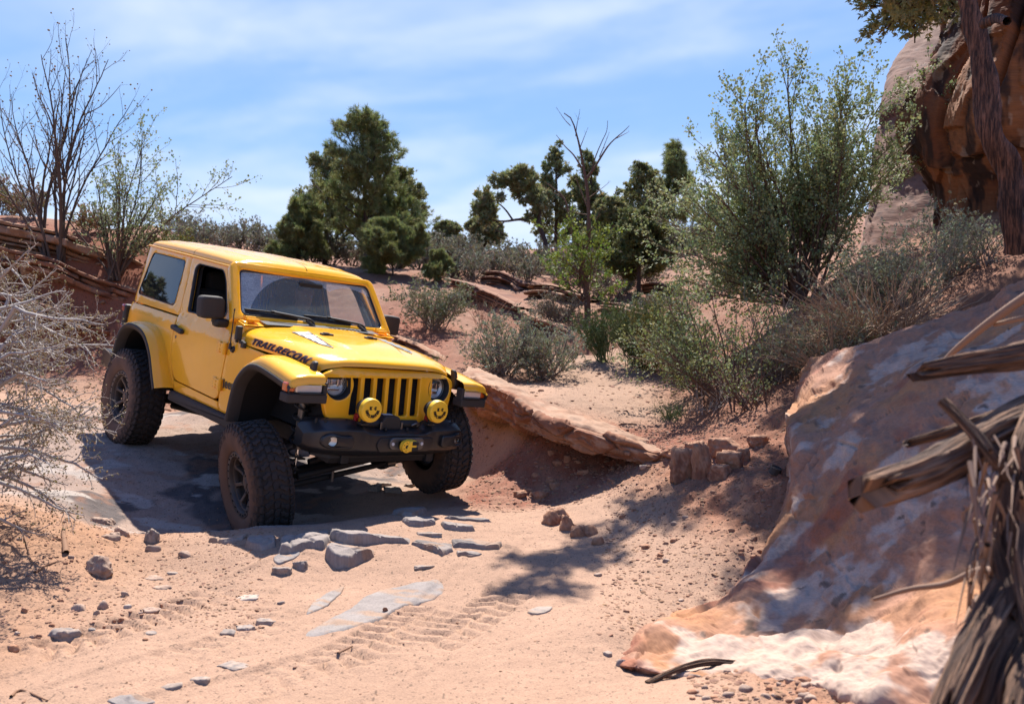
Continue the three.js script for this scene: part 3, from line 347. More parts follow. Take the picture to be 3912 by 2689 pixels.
ledge('pale broken ledge behind the dead tree', [[2005, 1092, 16.2], [2080, 1085, 16], [2160, 1100, 15.8], [2220, 1120, 15.6]], () => 0.22, 4, 1.0, LEDGE.pale, { seed: 15, nu: 60, step: 0.08, jag: 0.14, lean: 0.2 });
ledge('flat stacked ledge right of the dead tree', [[2270, 1150, 15.2], [2360, 1158, 14.8], [2450, 1182, 14.4], [2560, 1215, 13.8], [2640, 1240, 13.4]], () => 0.27, 5, 0.7, LEDGE.pale, { seed: 16, nu: 80, step: 0.1, jag: 0.16, lean: -0.1 });
ledge('upper flat ledge under the twisted juniper stump', [[2420, 1085, 17], [2500, 1078, 16.6], [2580, 1095, 16.2], [2660, 1110, 16]], () => 0.25, 4, 1.0, LEDGE.pale, { seed: 17, nu: 60, step: 0.1, jag: 0.15, lean: -0.1 });
ledge('low rounded kerb of rock behind the bonnet', [[1470, 1270, 12.4], [1560, 1305, 12.0], [1640, 1348, 11.6], [1720, 1390, 11.2], [1775, 1412, 10.9]], () => 0.10, 2, 0.5, LEDGE.slab, { seed: 18, nu: 80, step: 0.02, jag: 0.03, lean: 0.0 });
// loose stones
function stoneGeo(seed, sx, sy, sz, flat = 0.5, cuts = 7, slab = false) {
  srand(seed); const big = Math.max(sx, sz) > 0.06, g0 = new THREE.IcosahedronGeometry(1, big ? 8 : 3); g0.deleteAttribute('uv'); const g = mergeVertices(g0, 1e-4), pl = []; for (let i = 0; i < cuts; i++) { const v = new V3(gauss(), gauss() * 0.8, gauss()).normalize(); pl.push([v, rr(0.55, 0.84)]); } if (slab) { const a0 = rnd() * 6.28, m = 5 + (rnd() * 3 | 0); for (let i = 0; i < m; i++) { const a = a0 + (i + rr(-0.3, 0.3)) / m * 6.2832; pl.push([new V3(Math.cos(a), rr(-0.12, 0.22), Math.sin(a)).normalize(), rr(0.62, 0.84)]); } }
  pl.push([new V3(rr(-0.15, 0.15), 1, rr(-0.15, 0.15)).normalize(), flat]);
  const o = rr(0, 90); warp(g, (x, y, z) => { let s = 1; for (const [v, d] of pl) { const k = x * v.x + y * v.y + z * v.z; if (k * s > d) s = d / k; } if (big) s *= 1 + 0.16 * (facets(x * 2.1 + o, y * 2.6, z * 2.1, 5)[0] - 0.5) + 0.07 * (facets(x * 5 + o, y * 6, z * 5, 6)[0] - 0.5); s *= 1 + 0.05 * fbm(x * 1.7 + o, y * 1.7, z * 1.7, 3) + 0.03 * fbm(x * 5 + o, y * 11, z * 5, 3); return [x * s * sx, y * s * sy, z * s * sz]; });
  const p = g.attributes.position, uv = new Float32Array(p.count * 2); for (let i = 0; i < p.count; i++) { uv[2 * i] = p.getX(i) + 0.4 * p.getY(i) + o; uv[2 * i + 1] = p.getZ(i) + 0.6 * p.getY(i); } g.setAttribute('uv', new THREE.BufferAttribute(uv, 2)); return g;
}
const TONE = { grey: [[0.34, 0.285, 0.26], [0.47, 0.345, 0.27], [0.20, 0.17, 0.16]], pink: [[0.42, 0.29, 0.225], [0.50, 0.36, 0.28], [0.30, 0.19, 0.15]], red: [[0.42, 0.20, 0.11], [0.48, 0.28, 0.18], [0.25, 0.10, 0.055]], pale: [[0.52, 0.42, 0.36], [0.57, 0.46, 0.38], [0.40, 0.30, 0.25]] };
let nStone = 0;
function stone(px, py, w, h, tone, label, o = {}) { // px, py: middle of its foot
  nStone++; const q = onSurf(px, py - h * 0.15), s = -q.z / FOC, W2 = w * s / 2, Hh = Math.max(h * s, 0.012), D2 = (o.deep ?? 0.75) * W2, g = stoneGeo(100 + nStone * 13, W2 * 1.15, Hh * 1.05, D2, o.flat ?? 0.6, o.cuts ?? (tone === 'grey' || o.block ? 3 : 8), (tone === 'grey' && (o.flat ?? 0) < 0.8) || o.block), T = TONE[tone];
  colourBy(g, (x, y, z) => { const a = fbm(x / W2 * 1.5 + nStone * 3.3, y / Hh, z / W2 * 1.5, 4), b = fbm(x * 40, y * 60, z * 40 + nStone, 3); let c = blend(T[0], T[2], smooth(0.05, 0.45, a)); c = blend(c, T[1], smooth(0.0, 0.3, b + 0.3 * y / Hh) * 0.6); return c.map((k) => k * (1 + 0.1 * b)); });
  g.rotateY(o.turn ?? (hash3(nStone, 3, 1) - 0.5) * 0.9); if (o.tilt) g.rotateZ(o.tilt);
  const m = mesh(o.name ?? 'rock', g, looseMat); m.position.set(q.x, groundAt(q.x, q.z - D2 * 0.4) + Hh * (o.lift ?? -0.16), q.z - D2 * 0.4); return tag(m, label, 'rock', o.group);
}
stone(370, 2205, 100, 52, 'pink', 'smooth rounded grey-pink boulder alone on the sand at lower left', { flat: 0.9, cuts: 3, lift: 0.25 });
stone(417, 2066, 80, 40, 'pink', 'blunt pinkish rock leaning against a longer one near the edge of the hollow', { tilt: 0.1 });
stone(458, 2050, 78, 40, 'pink', 'long pinkish rock behind the blunt one near the edge of the hollow', { tilt: -0.3 });
stone(578, 2080, 64, 52, 'grey', 'upright grey rock touching a smaller one beside the hollow', { deep: 0.6, flat: 0.95 });
stone(580, 2113, 54, 40, 'pink', 'small block in front of the upright grey rock');
stone(703, 2130, 54, 28, 'pink', 'wedge-shaped stone on the sand below the dark hollow', { tilt: -0.15 });
stone(392, 2006, 92, 40, 'pink', 'flat pinkish rock at the lip of the shaded rock step', { tilt: -0.2 });
stone(655, 2198, 52, 24, 'grey', 'dark grey flake below the wedge-shaped stone', { flat: 0.35 });
stone(580, 2216, 84, 26, 'pink', 'flat squared stone half sunk right of the round boulder', { flat: 0.35 });
stone(608, 2250, 80, 22, 'pink', 'thin pinkish plate of rock below the flat squared stone', { flat: 0.3 });
stone(476, 2282, 38, 30, 'pink', 'small angular pink stone below the round boulder');
stone(300, 2338, 68, 38, 'pink', 'broad pale pink stone left of a knobbly pair');
stone(384, 2334, 48, 40, 'pink', 'knobbly grey-pink stone with a pebble at its foot', { flat: 0.9 });
stone(366, 2349, 26, 20, 'pink', 'round pebble at the foot of the knobbly stone', { flat: 0.95, cuts: 2 });
stone(487, 2326, 38, 22, 'pale', 'pale stone between the knobbly one and the buried slab');
stone(566, 2354, 80, 40, 'pink', 'buried slab of pale rock with one raised grey edge', { flat: 0.3 });
stone(232, 2455, 130, 52, 'grey', 'largest grey rock at lower left, low with a sloping top', { flat: 0.5 });
stone(140, 2440, 36, 24, 'red', 'reddish stone left of the largest grey rock');
stone(90, 2342, 32, 26, 'red', 'orange stone near the left edge');
stone(39, 2488, 54, 28, 'red', 'brown stone at the left edge under the orange one');
stone(347, 2412, 38, 22, 'grey', 'thin light grey chip standing above the largest grey rock', { flat: 0.4 });
stone(568, 2424, 72, 14, 'grey', 'thin strip of grey rock showing through the sand', { flat: 0.4 });
stone(941, 2292, 88, 26, 'pale', 'flat pale rock in the middle of the sand', { flat: 0.3 });
stone(1070, 2310, 32, 15, 'grey', 'small grey stone right of the flat pale rock');
for (const [x, y, w, h] of [[862, 2432, 76, 30], [930, 2414, 80, 28], [1008, 2392, 92, 30]]) stone(x, y, w, h, 'grey', 'one of three weathered grey rock ends in line left of the flat grey slab', { flat: 0.45, group: 'grey rock ends left of the slab' });
for (const [x, y, w, h] of [[756, 2608, 90, 34], [650, 2636, 84, 30], [880, 2556, 150, 26]]) stone(x, y, w, h, 'grey', 'one of three low grey ribs of rock at the bottom left of the trail', { flat: 0.4, group: 'grey ribs at the bottom of the trail' });
stone(1144, 2180, 72, 44, 'grey', 'small grey rock with a sharp shaded face', { cuts: 10 });
stone(1071, 2196, 88, 36, 'grey', 'low grey rock touching the sharp-faced one on its left');
stone(1633, 2050, 130, 20, 'grey', 'thin sliver of grey rock between two larger ones', { deep: 0.4 });
stone(1612, 2176, 90, 18, 'grey', 'small grey hump above the flat slab', { deep: 0.5 });
stone(1470, 2345, 22, 18, 'red', 'small brown stone lying on the flat grey slab', { lift: 0.5 });
stone(2470, 2100, 48, 26, 'red', 'brown stone in the shade strip on the right slope');
stone(2523, 2130, 36, 22, 'red', 'brown stone just below the shade strip');
stone(2284, 2202, 32, 15, 'pink', 'flat pinkish stone at the foot of the right slope');
stone(2325, 2508, 44, 24, 'grey', 'grey stone left of the pale outcrop toe');
stone(2377, 2552, 44, 34, 'grey', 'grey knob at the tip of the pale outcrop toe', { flat: 0.9 });
stone(2457, 1796, 34, 12, 'pale', 'pale green-grey chip balanced on the dirt below the slab', { lift: 0.6, flat: 0.4 });
stone(1020, 1860, 1, 1, 'grey', 'x').removeFromParent(); counts.rock--;
for (const [x, y, w, h] of [[1500, 1885, 90, 34], [1430, 1880, 60, 40], [1560, 1862, 50, 20], [1465, 1862, 60, 26]]) stone(x, y, w, h, 'grey', 'one of several grey stones on the lit sand beneath the bumper', { group: 'grey stones on the sand beneath the bumper' });
for (const [x, y, w, h] of [[2120, 2010, 95, 70], [2170, 2035, 80, 66], [2215, 2060, 70, 60], [2150, 1985, 60, 44], [2255, 2050, 56, 44], [2285, 2085, 48, 36], [2060, 1905, 70, 30], [1990, 1900, 60, 22]]) stone(x, y, w, h, 'red', 'one of the lumps of packed sand heaped below the shaded bank', { name: 'sand_lump', group: 'sand lumps below the shaded bank', deep: 1.1, flat: 0.8, cuts: 12, lift: -0.15 });
for (const [x, y, w, h, l] of [[2610, 1848, 120, 100, 'upright layered block at the low end of the long slab'], [2690, 1838, 100, 110, 'cracked block right of the upright one at the end of the long slab'], [2770, 1745, 130, 52, 'flat orange stone topmost in the cut of the right bank'], [2790, 1800, 120, 56, 'thick orange stone under the topmost flat one in the right bank'], [2760, 1835, 90, 44, 'lowest of the stacked orange stones in the right bank'], [2845, 1760, 60, 36, 'small orange stone right of the stacked ones'], [2900, 1712, 84, 34, 'pale orange flat stone left of the outcrop corner'], [2660, 1760, 90, 50, 'wedge of red rock behind the upright layered block']]) stone(x, y, w, h, 'red', l, { block: true, flat: 0.75, deep: 0.8, lift: 0.3 });
srand(404); for (let i = 0; i < 46; i++) { const px = rr(2380, 3000), py = lerp(1880, 2380, rnd()) + (2700 - px) * 0.1, w = rr(10, 32); stone(px, py, w, w * rr(0.45, 0.8), rnd() < 0.75 ? 'red' : 'pink', 'one of many small red stones strewn over the right slope', { group: 'small stones on the right slope', cuts: 6 }); }
for (let i = 0; i < 40; i++) { const px = rr(2000, 2560), py = rr(1640, 1890) + 0 * px; if (py < 1600 + (px - 2000) * 0.28 + 90) continue; const w = rr(14, 44); stone(px, py, w, w * rr(0.4, 0.7), 'red', 'one of the dark red rubble stones on the shaded bank under the slab', { group: 'rubble under the slab', cuts: 8 }); }
for (let i = 0; i < 48; i++) { const px = rr(2620, 3280), py = rr(2555, 2685), w = rr(16, 60); stone(px, py, w, w * rr(0.4, 0.75), rnd() < 0.5 ? 'red' : 'pink', 'one of the reddish lumps in the rubble at the bottom right', { group: 'rubble at the bottom right', cuts: 7 }); }
for (let i = 0; i < 48; i++) { const px = rr(0, 620), py = rr(1990, 2480), w = rr(9, 24); stone(px, py, w, w * rr(0.4, 0.8), rnd() < 0.6 ? 'red' : 'pink', 'one of many small stones strewn on the sand at the left', { group: 'small stones on the left sand', cuts: 6 }); }
for (let i = 0; i < 40; i++) { const px = rr(1500, 2500), py = lerp(1200, 1560, Math.abs(rnd() - rnd())), w = rr(9, 30); stone(px, py, w, w * rr(0.4, 0.7), 'red', 'one of the small stones on the far slopes behind the car', { group: 'small stones on the far slopes', cuts: 6 }); }
// flat slabs laid bare in the sand
function flatRock(pts, tone, label) {
  const c = pts.map(([x, y]) => onSurf(x, y)), cx = c.reduce((s, p) => s + p.x / c.length, 0), cz = c.reduce((s, p) => s + p.z / c.length, 0), T = TONE[tone];
  const curveP = new THREE.CatmullRomCurve3(c.map((p) => new V3(p.x, 0, p.z)), true, 'centripetal'), M = 120, rim = curveP.getSpacedPoints(M);
  const g = grid(M, 24, (u, v) => { const p = rim[Math.round(u * M) % M], k = 1 - v, wob = 1 + 0.05 * fbm(p.x * 6, p.z * 6, 3, 3), x = cx + (p.x - cx) * k * wob, z = cz + (p.z - cz) * k * wob; const e = smooth(0, 0.12, v); return [x, groundAt(x, z) - 0.02 + 0.028 * e + 0.004 * fbm(x * 4, z * 7, 2, 3), z, x * 1.2, z * 1.2]; });
  colourBy(g, (x, y, z) => { const a = fbm(x * 2.5, z * 3.5, 8, 4), b = fbm(x * 3 + z * 6, z * 14 - x * 6, 2, 3); return blend(blend(T[0], T[1], smooth(0.05, 0.4, a)), [0.53, 0.335, 0.222], smooth(0.15, 0.4, b) * 0.8); });
  tag(mesh('flat_rock', g, stoneMat), label, 'rock');
}
function shelf(pts, rise, tone, label) { // bed of rock breaking out of the sand: a broken step in front, sand lapping over it behind
  const c = pts.map(([x, y]) => onSurf(x, y)), n = c.length, cx = c.reduce((q, p) => q + p.x / n, 0), cz = c.reduce((q, p) => q + p.z / n, 0), zf = Math.max(...c.map((p) => p.z)), zb = Math.min(...c.map((p) => p.z)), T = TONE[tone], M = 150; nStone++; const o = nStone * 3.7, rim = []; for (let i = 0; i < n; i++) for (let k = 0; k < M / n; k++) { const t = k / (M / n), a = c[i], b = c[(i + 1) % n]; rim.push([lerp(a.x, b.x, t), lerp(a.z, b.z, t)]); } const m = rim.length;
  const prof = [[1.10, -0.06], [1.05, 0.10], [1.02, 0.42], [0.985, 0.78], [0.95, 0.95], [0.90, 1]];
  const g = grid(m, 24, (u, v) => { const r = Math.round(v * 24), p = rim[Math.round(u * m) % m], nz = fbm(p[0] * 8, p[1] * 8, o, 3), pr = r < 6 ? prof[r] : [0.90 * (1 - (r - 5) / 19), 1], k = pr[0] + (r < 6 ? 0.05 * noise3(p[0] * 16 + r * 0.6, r * 0.8, p[1] * 16) : 0), wob = 1 + 0.09 * nz + 0.10 * (noise3(p[0] * 4, p[1] * 4, o)), x = cx + (p[0] - cx) * k * wob, z = cz + (p[1] - cz) * k * wob, fr = smooth(zb, lerp(zb, zf, 0.75), z), [fh, fe] = facets(x * 3 + o, 0, z * 4.4, 82); const top = rise * (0.05 + 0.95 * fr) * (0.7 + 0.5 * (fh - 0.3) * smooth(0, 0.3, fe)) + 0.010 * fbm(x * 9, z * 12, o, 3) * pr[1] - 0.012 * (1 - smooth(0, 0.05, fe)) * pr[1]; return [x, groundAt(x, z) + top * Math.max(pr[1], 0) + (r === 0 ? -0.03 : 0), z, x * 1.3, z * 1.3]; });
  colourBy(g, (x, y, z) => { const a = fbm(x * 3, z * 4, o, 4), b = fbm(x * 14, y * 30, z * 18, 3); let q = blend(T[0], T[2], smooth(0.0, 0.4, a)); q = blend(q, [0.40, 0.252, 0.168], smooth(0.10, 0.30, fbm(x * 4 + 8, z * 6, 2, 3)) * 0.75); return q.map((w) => w * (1 + 0.13 * b)); }); tag(mesh('rock_shelf', g, looseMat), label, 'rock');
}
shelf([[1065, 2118], [1075, 2075], [1110, 2040], [1180, 2022], [1250, 2022], [1250, 2070], [1235, 2095], [1180, 2092], [1130, 2112]], 0.07, 'grey', 'broad grey rock breaking out of the sand just right of the front tyre');
shelf([[1258, 2062], [1262, 2030], [1350, 2034], [1480, 2044], [1565, 2058], [1560, 2078], [1480, 2072], [1400, 2080], [1320, 2076]], 0.07, 'grey', 'long grey ledge behind the biggest broken block in front of the car');
shelf([[1248, 2132], [1265, 2088], [1290, 2070], [1360, 2086], [1420, 2106], [1428, 2128], [1370, 2150], [1330, 2166], [1280, 2162]], 0.11, 'grey', 'biggest broken grey block in the ledge in front of the car');
shelf([[1572, 2080], [1600, 2064], [1720, 2080], [1728, 2108], [1690, 2124], [1640, 2104]], 0.05, 'grey', 'layered grey rock right of the long ledge behind the biggest block');
shelf([[1730, 2066], [1800, 2060], [1910, 2086], [1900, 2098], [1820, 2096], [1740, 2090]], 0.04, 'grey', 'thin grey rib at the right end of the broken ledge');
shelf([[1745, 2112], [1800, 2104], [1840, 2118], [1800, 2128], [1750, 2124]], 0.03, 'grey', 'small grey rib in front of the right end of the broken ledge');
shelf([[1535, 1994], [1580, 1972], [1650, 1975], [1668, 2004], [1620, 2014], [1560, 2010]], 0.045, 'grey', 'smooth cracked grey rock below the front bumper');
shelf([[1690, 2004], [1720, 1994], [1800, 2014], [1815, 2030], [1760, 2030], [1700, 2018]], 0.05, 'grey', 'grey rock with a notched dark edge right of the cracked one');
shelf([[1700, 1982], [1760, 1972], [1850, 1984], [1870, 1994], [1780, 1990]], 0.03, 'grey', 'slim grey rock behind the one with the notched dark edge');
shelf([[940, 2092], [955, 2050], [1010, 2035], [1055, 2040], [1050, 2088], [1000, 2102]], 0.05, 'grey', 'low grey rock at the sand edge right under the front tyre');
shelf([[795, 2070], [870, 2046], [950, 2040], [928, 2064], [860, 2078]], 0.035, 'grey', 'low grey rock at the sand edge left of the front tyre contact');
shelf([[1500, 1966], [1540, 1948], [1600, 1944], [1630, 1956], [1570, 1976]], 0.04, 'grey', 'grey rock at the front edge of the bumper shadow');
TONE.slab = [[0.40, 0.345, 0.325], [0.47, 0.41, 0.38], [0.3, 0.26, 0.25]];
flatRock([[1150, 2438], [1318, 2333], [1407, 2268], [1528, 2236], [1681, 2211], [1709, 2262], [1554, 2325], [1402, 2388]], 'slab', 'large flat grey slab laid bare in the middle of the trail');
flatRock([[1164, 2352], [1200, 2300], [1262, 2262], [1318, 2238], [1296, 2276], [1226, 2330]], 'slab', 'narrow flat grey strip of rock left of the large slab');
flatRock([[2010, 2345], [2050, 2322], [2112, 2318], [2105, 2336], [2052, 2352]], 'pale', 'small flat pale rock alone on the sand right of the tracks');
flatRock([[400, 2680], [470, 2660], [560, 2668], [600, 2685], [500, 2710]], 'slab', 'flat grey rock cut off by the bottom edge of the picture');
flatRock([[1040, 2135], [1110, 2100], [1150, 2110], [1120, 2140], [1060, 2160]], 'slab', 'flat grey patch of rock between the sharp-faced rock and the broad one');

{ // sandstone dome far to the left, out of the picture: the quarter window mirrors it
  const g = new THREE.SphereGeometry(1, 90, 50, 0, Math.PI * 2, 0, Math.PI / 2); warp(g, (x, y, z) => { const k = 1 + 0.10 * fbm(x * 2, y * 2, z * 2, 4) + 0.05 * (facets(x * 3, y * 5, z * 3, 41)[0] - 0.5); return [x * 13 * k, y * 5.4 * k, z * 12 * k]; }); const p = g.attributes.position; colourBy(g, (x, y, z) => { const n = fbm(x * 0.5, y * 1.4, z * 0.5, 4); return blend([0.44, 0.25, 0.16], [0.30, 0.14, 0.09], smooth(-0.2, 0.4, n)); });
  const m = tag(mesh('sandstone_dome', g, cliffMat), 'rounded red sandstone dome far to the left, seen only mirrored in the rear side window', 'rock'); m.position.set(-34, 2.5, -17);
}

// ---------- the yellow off-road car: local axes x forward, y up, z to its right ----------
const font = await new FontLoader().loadAsync('fonts/droid/droid_sans_bold.typeface.json');
const dustTex = dataTex(512, 512, (u, v) => { const n = tileNoise(u, v, 6, 6, 0.6, 3), f = tileNoise(u, v, 90, 2, 0.6, 5); const q = 0.34 + 0.14 * n + 0.12 * f; return [q, q, q]; });
const paintTex = dataTex(512, 512, (u, v) => { const n = tileNoise(u, v, 5, 6, 0.6, 8), f = tileNoise(u, v, 120, 1, 0.5, 2); const k = clamp(0.05 + 0.14 * n + (f > 0.72 ? 0.10 : 0)); return [lerp(0.965, 0.86, k), lerp(0.690, 0.62, k), lerp(0.15, 0.38, k)]; }, true);

const MT = {
  paint: new THREE.MeshPhysicalMaterial({ map: mapped(paintTex, 1.3), roughness: 0.6, specularIntensity: 0.4, roughnessMap: mapped(dustTex, 1.3), clearcoat: 0.6, clearcoatRoughness: 0.16, clearcoatRoughnessMap: mapped(dustTex, 1.3) }),
  plastic: new THREE.MeshStandardMaterial({ color: lin(0.026, 0.024, 0.023), roughness: 0.62 }),
  dusty: new THREE.MeshStandardMaterial({ color: lin(0.045, 0.036, 0.031), roughness: 0.8 }),
  bumper: new THREE.MeshStandardMaterial({ color: lin(0.020, 0.020, 0.022), roughness: 0.36, bumpMap: mapped(dustTex, 6), bumpScale: 0.0006 }),
  dark: new THREE.MeshStandardMaterial({ color: lin(0.012, 0.011, 0.011), roughness: 0.7 }),
  well: new THREE.MeshStandardMaterial({ color: lin(0.014, 0.011, 0.010), roughness: 0.9 }),
  steel: new THREE.MeshStandardMaterial({ color: lin(0.20, 0.19, 0.18), roughness: 0.38, metalness: 0.9 }),
  alloy: new THREE.MeshStandardMaterial({ color: lin(0.085, 0.075, 0.07), roughness: 0.5, metalness: 0.35 }),
  chrome: new THREE.MeshStandardMaterial({ color: lin(0.85, 0.85, 0.87), roughness: 0.08, metalness: 1 }),
  hawse: new THREE.MeshStandardMaterial({ color: lin(0.16, 0.155, 0.15), roughness: 0.4, metalness: 0.6 }),
  red: new THREE.MeshStandardMaterial({ color: lin(0.42, 0.012, 0.018), roughness: 0.4 }),
  yellow: new THREE.MeshStandardMaterial({ color: lin(1.14, 0.66, 0.035), roughness: 0.45 }),
  amber: new THREE.MeshPhysicalMaterial({ color: lin(0.75, 0.13, 0.01), roughness: 0.12, clearcoat: 1 }),
  lens: new THREE.MeshPhysicalMaterial({ color: 0xffffff, roughness: 0.03, transmission: 1, thickness: 0, ior: 1.5 }),
  lampWhite: new THREE.MeshPhysicalMaterial({ color: lin(0.80, 0.76, 0.70), roughness: 0.22, metalness: 0.3, clearcoat: 1 }),
  tail: new THREE.MeshPhysicalMaterial({ color: lin(0.25, 0.012, 0.02), roughness: 0.15, clearcoat: 1 }),
  tint: new THREE.MeshPhysicalMaterial({ color: lin(0.012, 0.013, 0.016), roughness: 0.02, specularIntensity: 1, ior: 1.62 }),
  cloth: new THREE.MeshStandardMaterial({ color: lin(0.02, 0.02, 0.022), roughness: 0.95 }),
  paper: new THREE.MeshStandardMaterial({ color: lin(0.10, 0.62, 0.62), roughness: 0.8 }),
  white: new THREE.MeshStandardMaterial({ color: lin(0.7, 0.7, 0.7), roughness: 0.6 }),
  vent: new THREE.MeshStandardMaterial({ color: lin(0.05, 0.052, 0.058), roughness: 0.55 }),
};
const jeep = thing('off_road_car', 'bright yellow two-door hardtop off-roader on big dusty tyres nosing down the rock step', 'car');
{
  const F = new V3(0.678933, -0.154269, 0.717809), U = new V3(0.150716, 0.986139, 0.069384), Rr = new V3(-0.718564, 0.061078, 0.692774);
  jeep.quaternion.setFromRotationMatrix(new THREE.Matrix4().makeBasis(F, U, Rr));
  jeep.position.set(-1.429354, -1.194554 + EYE, -7.257046);
}
// body side surface: half width at height y and length x
const zLow = cat([[0.50, 0.748], [0.56, 0.762], [0.66, 0.778], [0.80, 0.788], [0.95, 0.791], [1.08, 0.786], [1.16, 0.776], [1.205, 0.760], [1.215, 0.752]]);
const zSide = (x, y) => (y <= 1.215 ? zLow(y) : 0.752 - (y - 1.215) * 0.168) - (x > -0.72 ? 0.165 * Math.pow((x + 0.72) / 1.2, 1.25) : 0) - (x < -2.86 ? 0.35 * Math.pow(x + 2.86, 2) * 4 : 0);
const tess = new TessellateModifier(0.07, 7);
function sidePanel(pts, holes = [], proud = 0, thick = 0.035, bev = 0.006) {
  let g = plate(pts, -thick, 0, bev, holes, 2); g.deleteAttribute('uv'); g = tess.modify(g.index ? g.toNonIndexed() : g);
  warp(g, (x, y, z) => [x, y, z + zSide(x, y) + proud]); g = crease(g, 35);
  const p = g.attributes.position, uv = new Float32Array(p.count * 2); for (let i = 0; i < p.count; i++) { uv[2 * i] = p.getX(i); uv[2 * i + 1] = p.getY(i); } g.setAttribute('uv', new THREE.BufferAttribute(uv, 2)); return g;
}
const arcPts = (pts) => pts;
const rearArch = [[-1.74, 0.55], [-1.93, 0.85], [-2.12, 0.985], [-2.42, 1.02], [-2.61, 0.985], [-2.74, 0.885], [-2.82, 0.70], [-2.86, 0.62]];
const frontArch = [[-0.325, 0.55], [-0.26, 0.86], [-0.155, 0.98], [-0.05, 1.04], [0.07, 1.055], [0.34, 1.02], [0.44, 0.97], [0.46, 0.90]];
const doorPts = roundPoly([[-0.795, 0.632, 0.10], [-1.70, 0.648, 0.13], [-1.795, 0.82, 0.1], [-1.812, 1.20, 0.05], [-1.888, 1.757, 0.03], [-1.13, 1.738, 0.03], [-0.762, 1.318, 0.05], [-0.722, 1.15, 0.05], [-0.735, 0.95, 0.1]], 0.05, 5);
const doorWin = roundPoly([[-1.662, 1.268, 0.03], [-0.985, 1.278, 0.05], [-0.905, 1.345, 0.05], [-1.10, 1.62, 0.07], [-1.20, 1.70, 0.05], [-1.72, 1.712, 0.06], [-1.772, 1.665, 0.05]], 0.05, 4).reverse();
const tubPts = roundPoly([[-1.725, 0.548, 0.02], ...rearArch.slice(1).map((p) => [p[0], p[1], 0.04]), [-3.03, 0.62, 0.03], [-3.04, 1.21, 0.02], [-1.822, 1.204, 0.01], [-1.803, 0.82, 0.1], [-1.712, 0.642, 0.13]], 0.03, 3);
const sillPts = [[-1.715, 0.548], [-1.705, 0.638], [-0.80, 0.622], [-0.80, 0.548]];
const topPts = roundPoly([[-1.826, 1.216, 0.01], [-3.035, 1.222, 0.02], [-2.965, 1.80, 0.03], [-1.898, 1.772, 0.01]], 0.02, 3);
const qWin = roundPoly([[-1.985, 1.286, 0.05], [-2.887, 1.303, 0.06], [-2.80, 1.731, 0.05], [-2.012, 1.712, 0.05]], 0.05, 5);
const cowlPts = roundPoly([[-0.795, 0.548, 0.01], [-0.785, 0.625, 0.1], [-0.727, 0.95, 0.1], [-0.714, 1.15, 0.03], [-0.735, 1.30, 0.02], [-0.715, 1.328, 0.01], [-0.60, 1.325, 0.03], [-0.575, 1.148, 0.005], [0.44, 1.07, 0.01], ...frontArch.slice().reverse().map((p) => [p[0], p[1], 0.03]).slice(1), [-0.335, 0.548, 0.01]], 0.02, 3);
mesh('body', join([...both(sidePanel(tubPts)), ...both(sidePanel(sillPts, [], 0, 0.03, 0.002)), ...both(sidePanel(cowlPts)),
  box(-3.02, 0.90, 0, 0.05, 0.62, 1.46, 0.03)]), MT.paint, jeep);
mesh('hard_top_side', join(both(sidePanel(topPts, [qWin.slice().reverse()], -0.003))), MT.paint, jeep);
const qGlass = sidePanel(roundPoly([[-1.985, 1.286, 0.05], [-2.887, 1.303, 0.06], [-2.80, 1.731, 0.05], [-2.012, 1.712, 0.05]].map(([x, y, r]) => [x + (x > -2.4 ? -0.004 : 0.004), y + (y > 1.5 ? -0.004 : 0.004), r]), 0.05, 5), [], -0.006, 0.01, 0.002);
for (const g of both(qGlass)) mesh('quarter_window', g, MT.tint, jeep);
const sealShape = (out, k) => { const c = out.reduce((s, p) => [s[0] + p[0] / out.length, s[1] + p[1] / out.length], [0, 0]); return out.map((p) => [c[0] + (p[0] - c[0]) * k, c[1] + (p[1] - c[1]) * k]); };
for (const g of both(sidePanel(sealShape(qWin, 1.012), [sealShape(qWin, 0.985).reverse()], -0.002, 0.016, 0.001))) mesh('window_seal', g, MT.plastic, jeep);
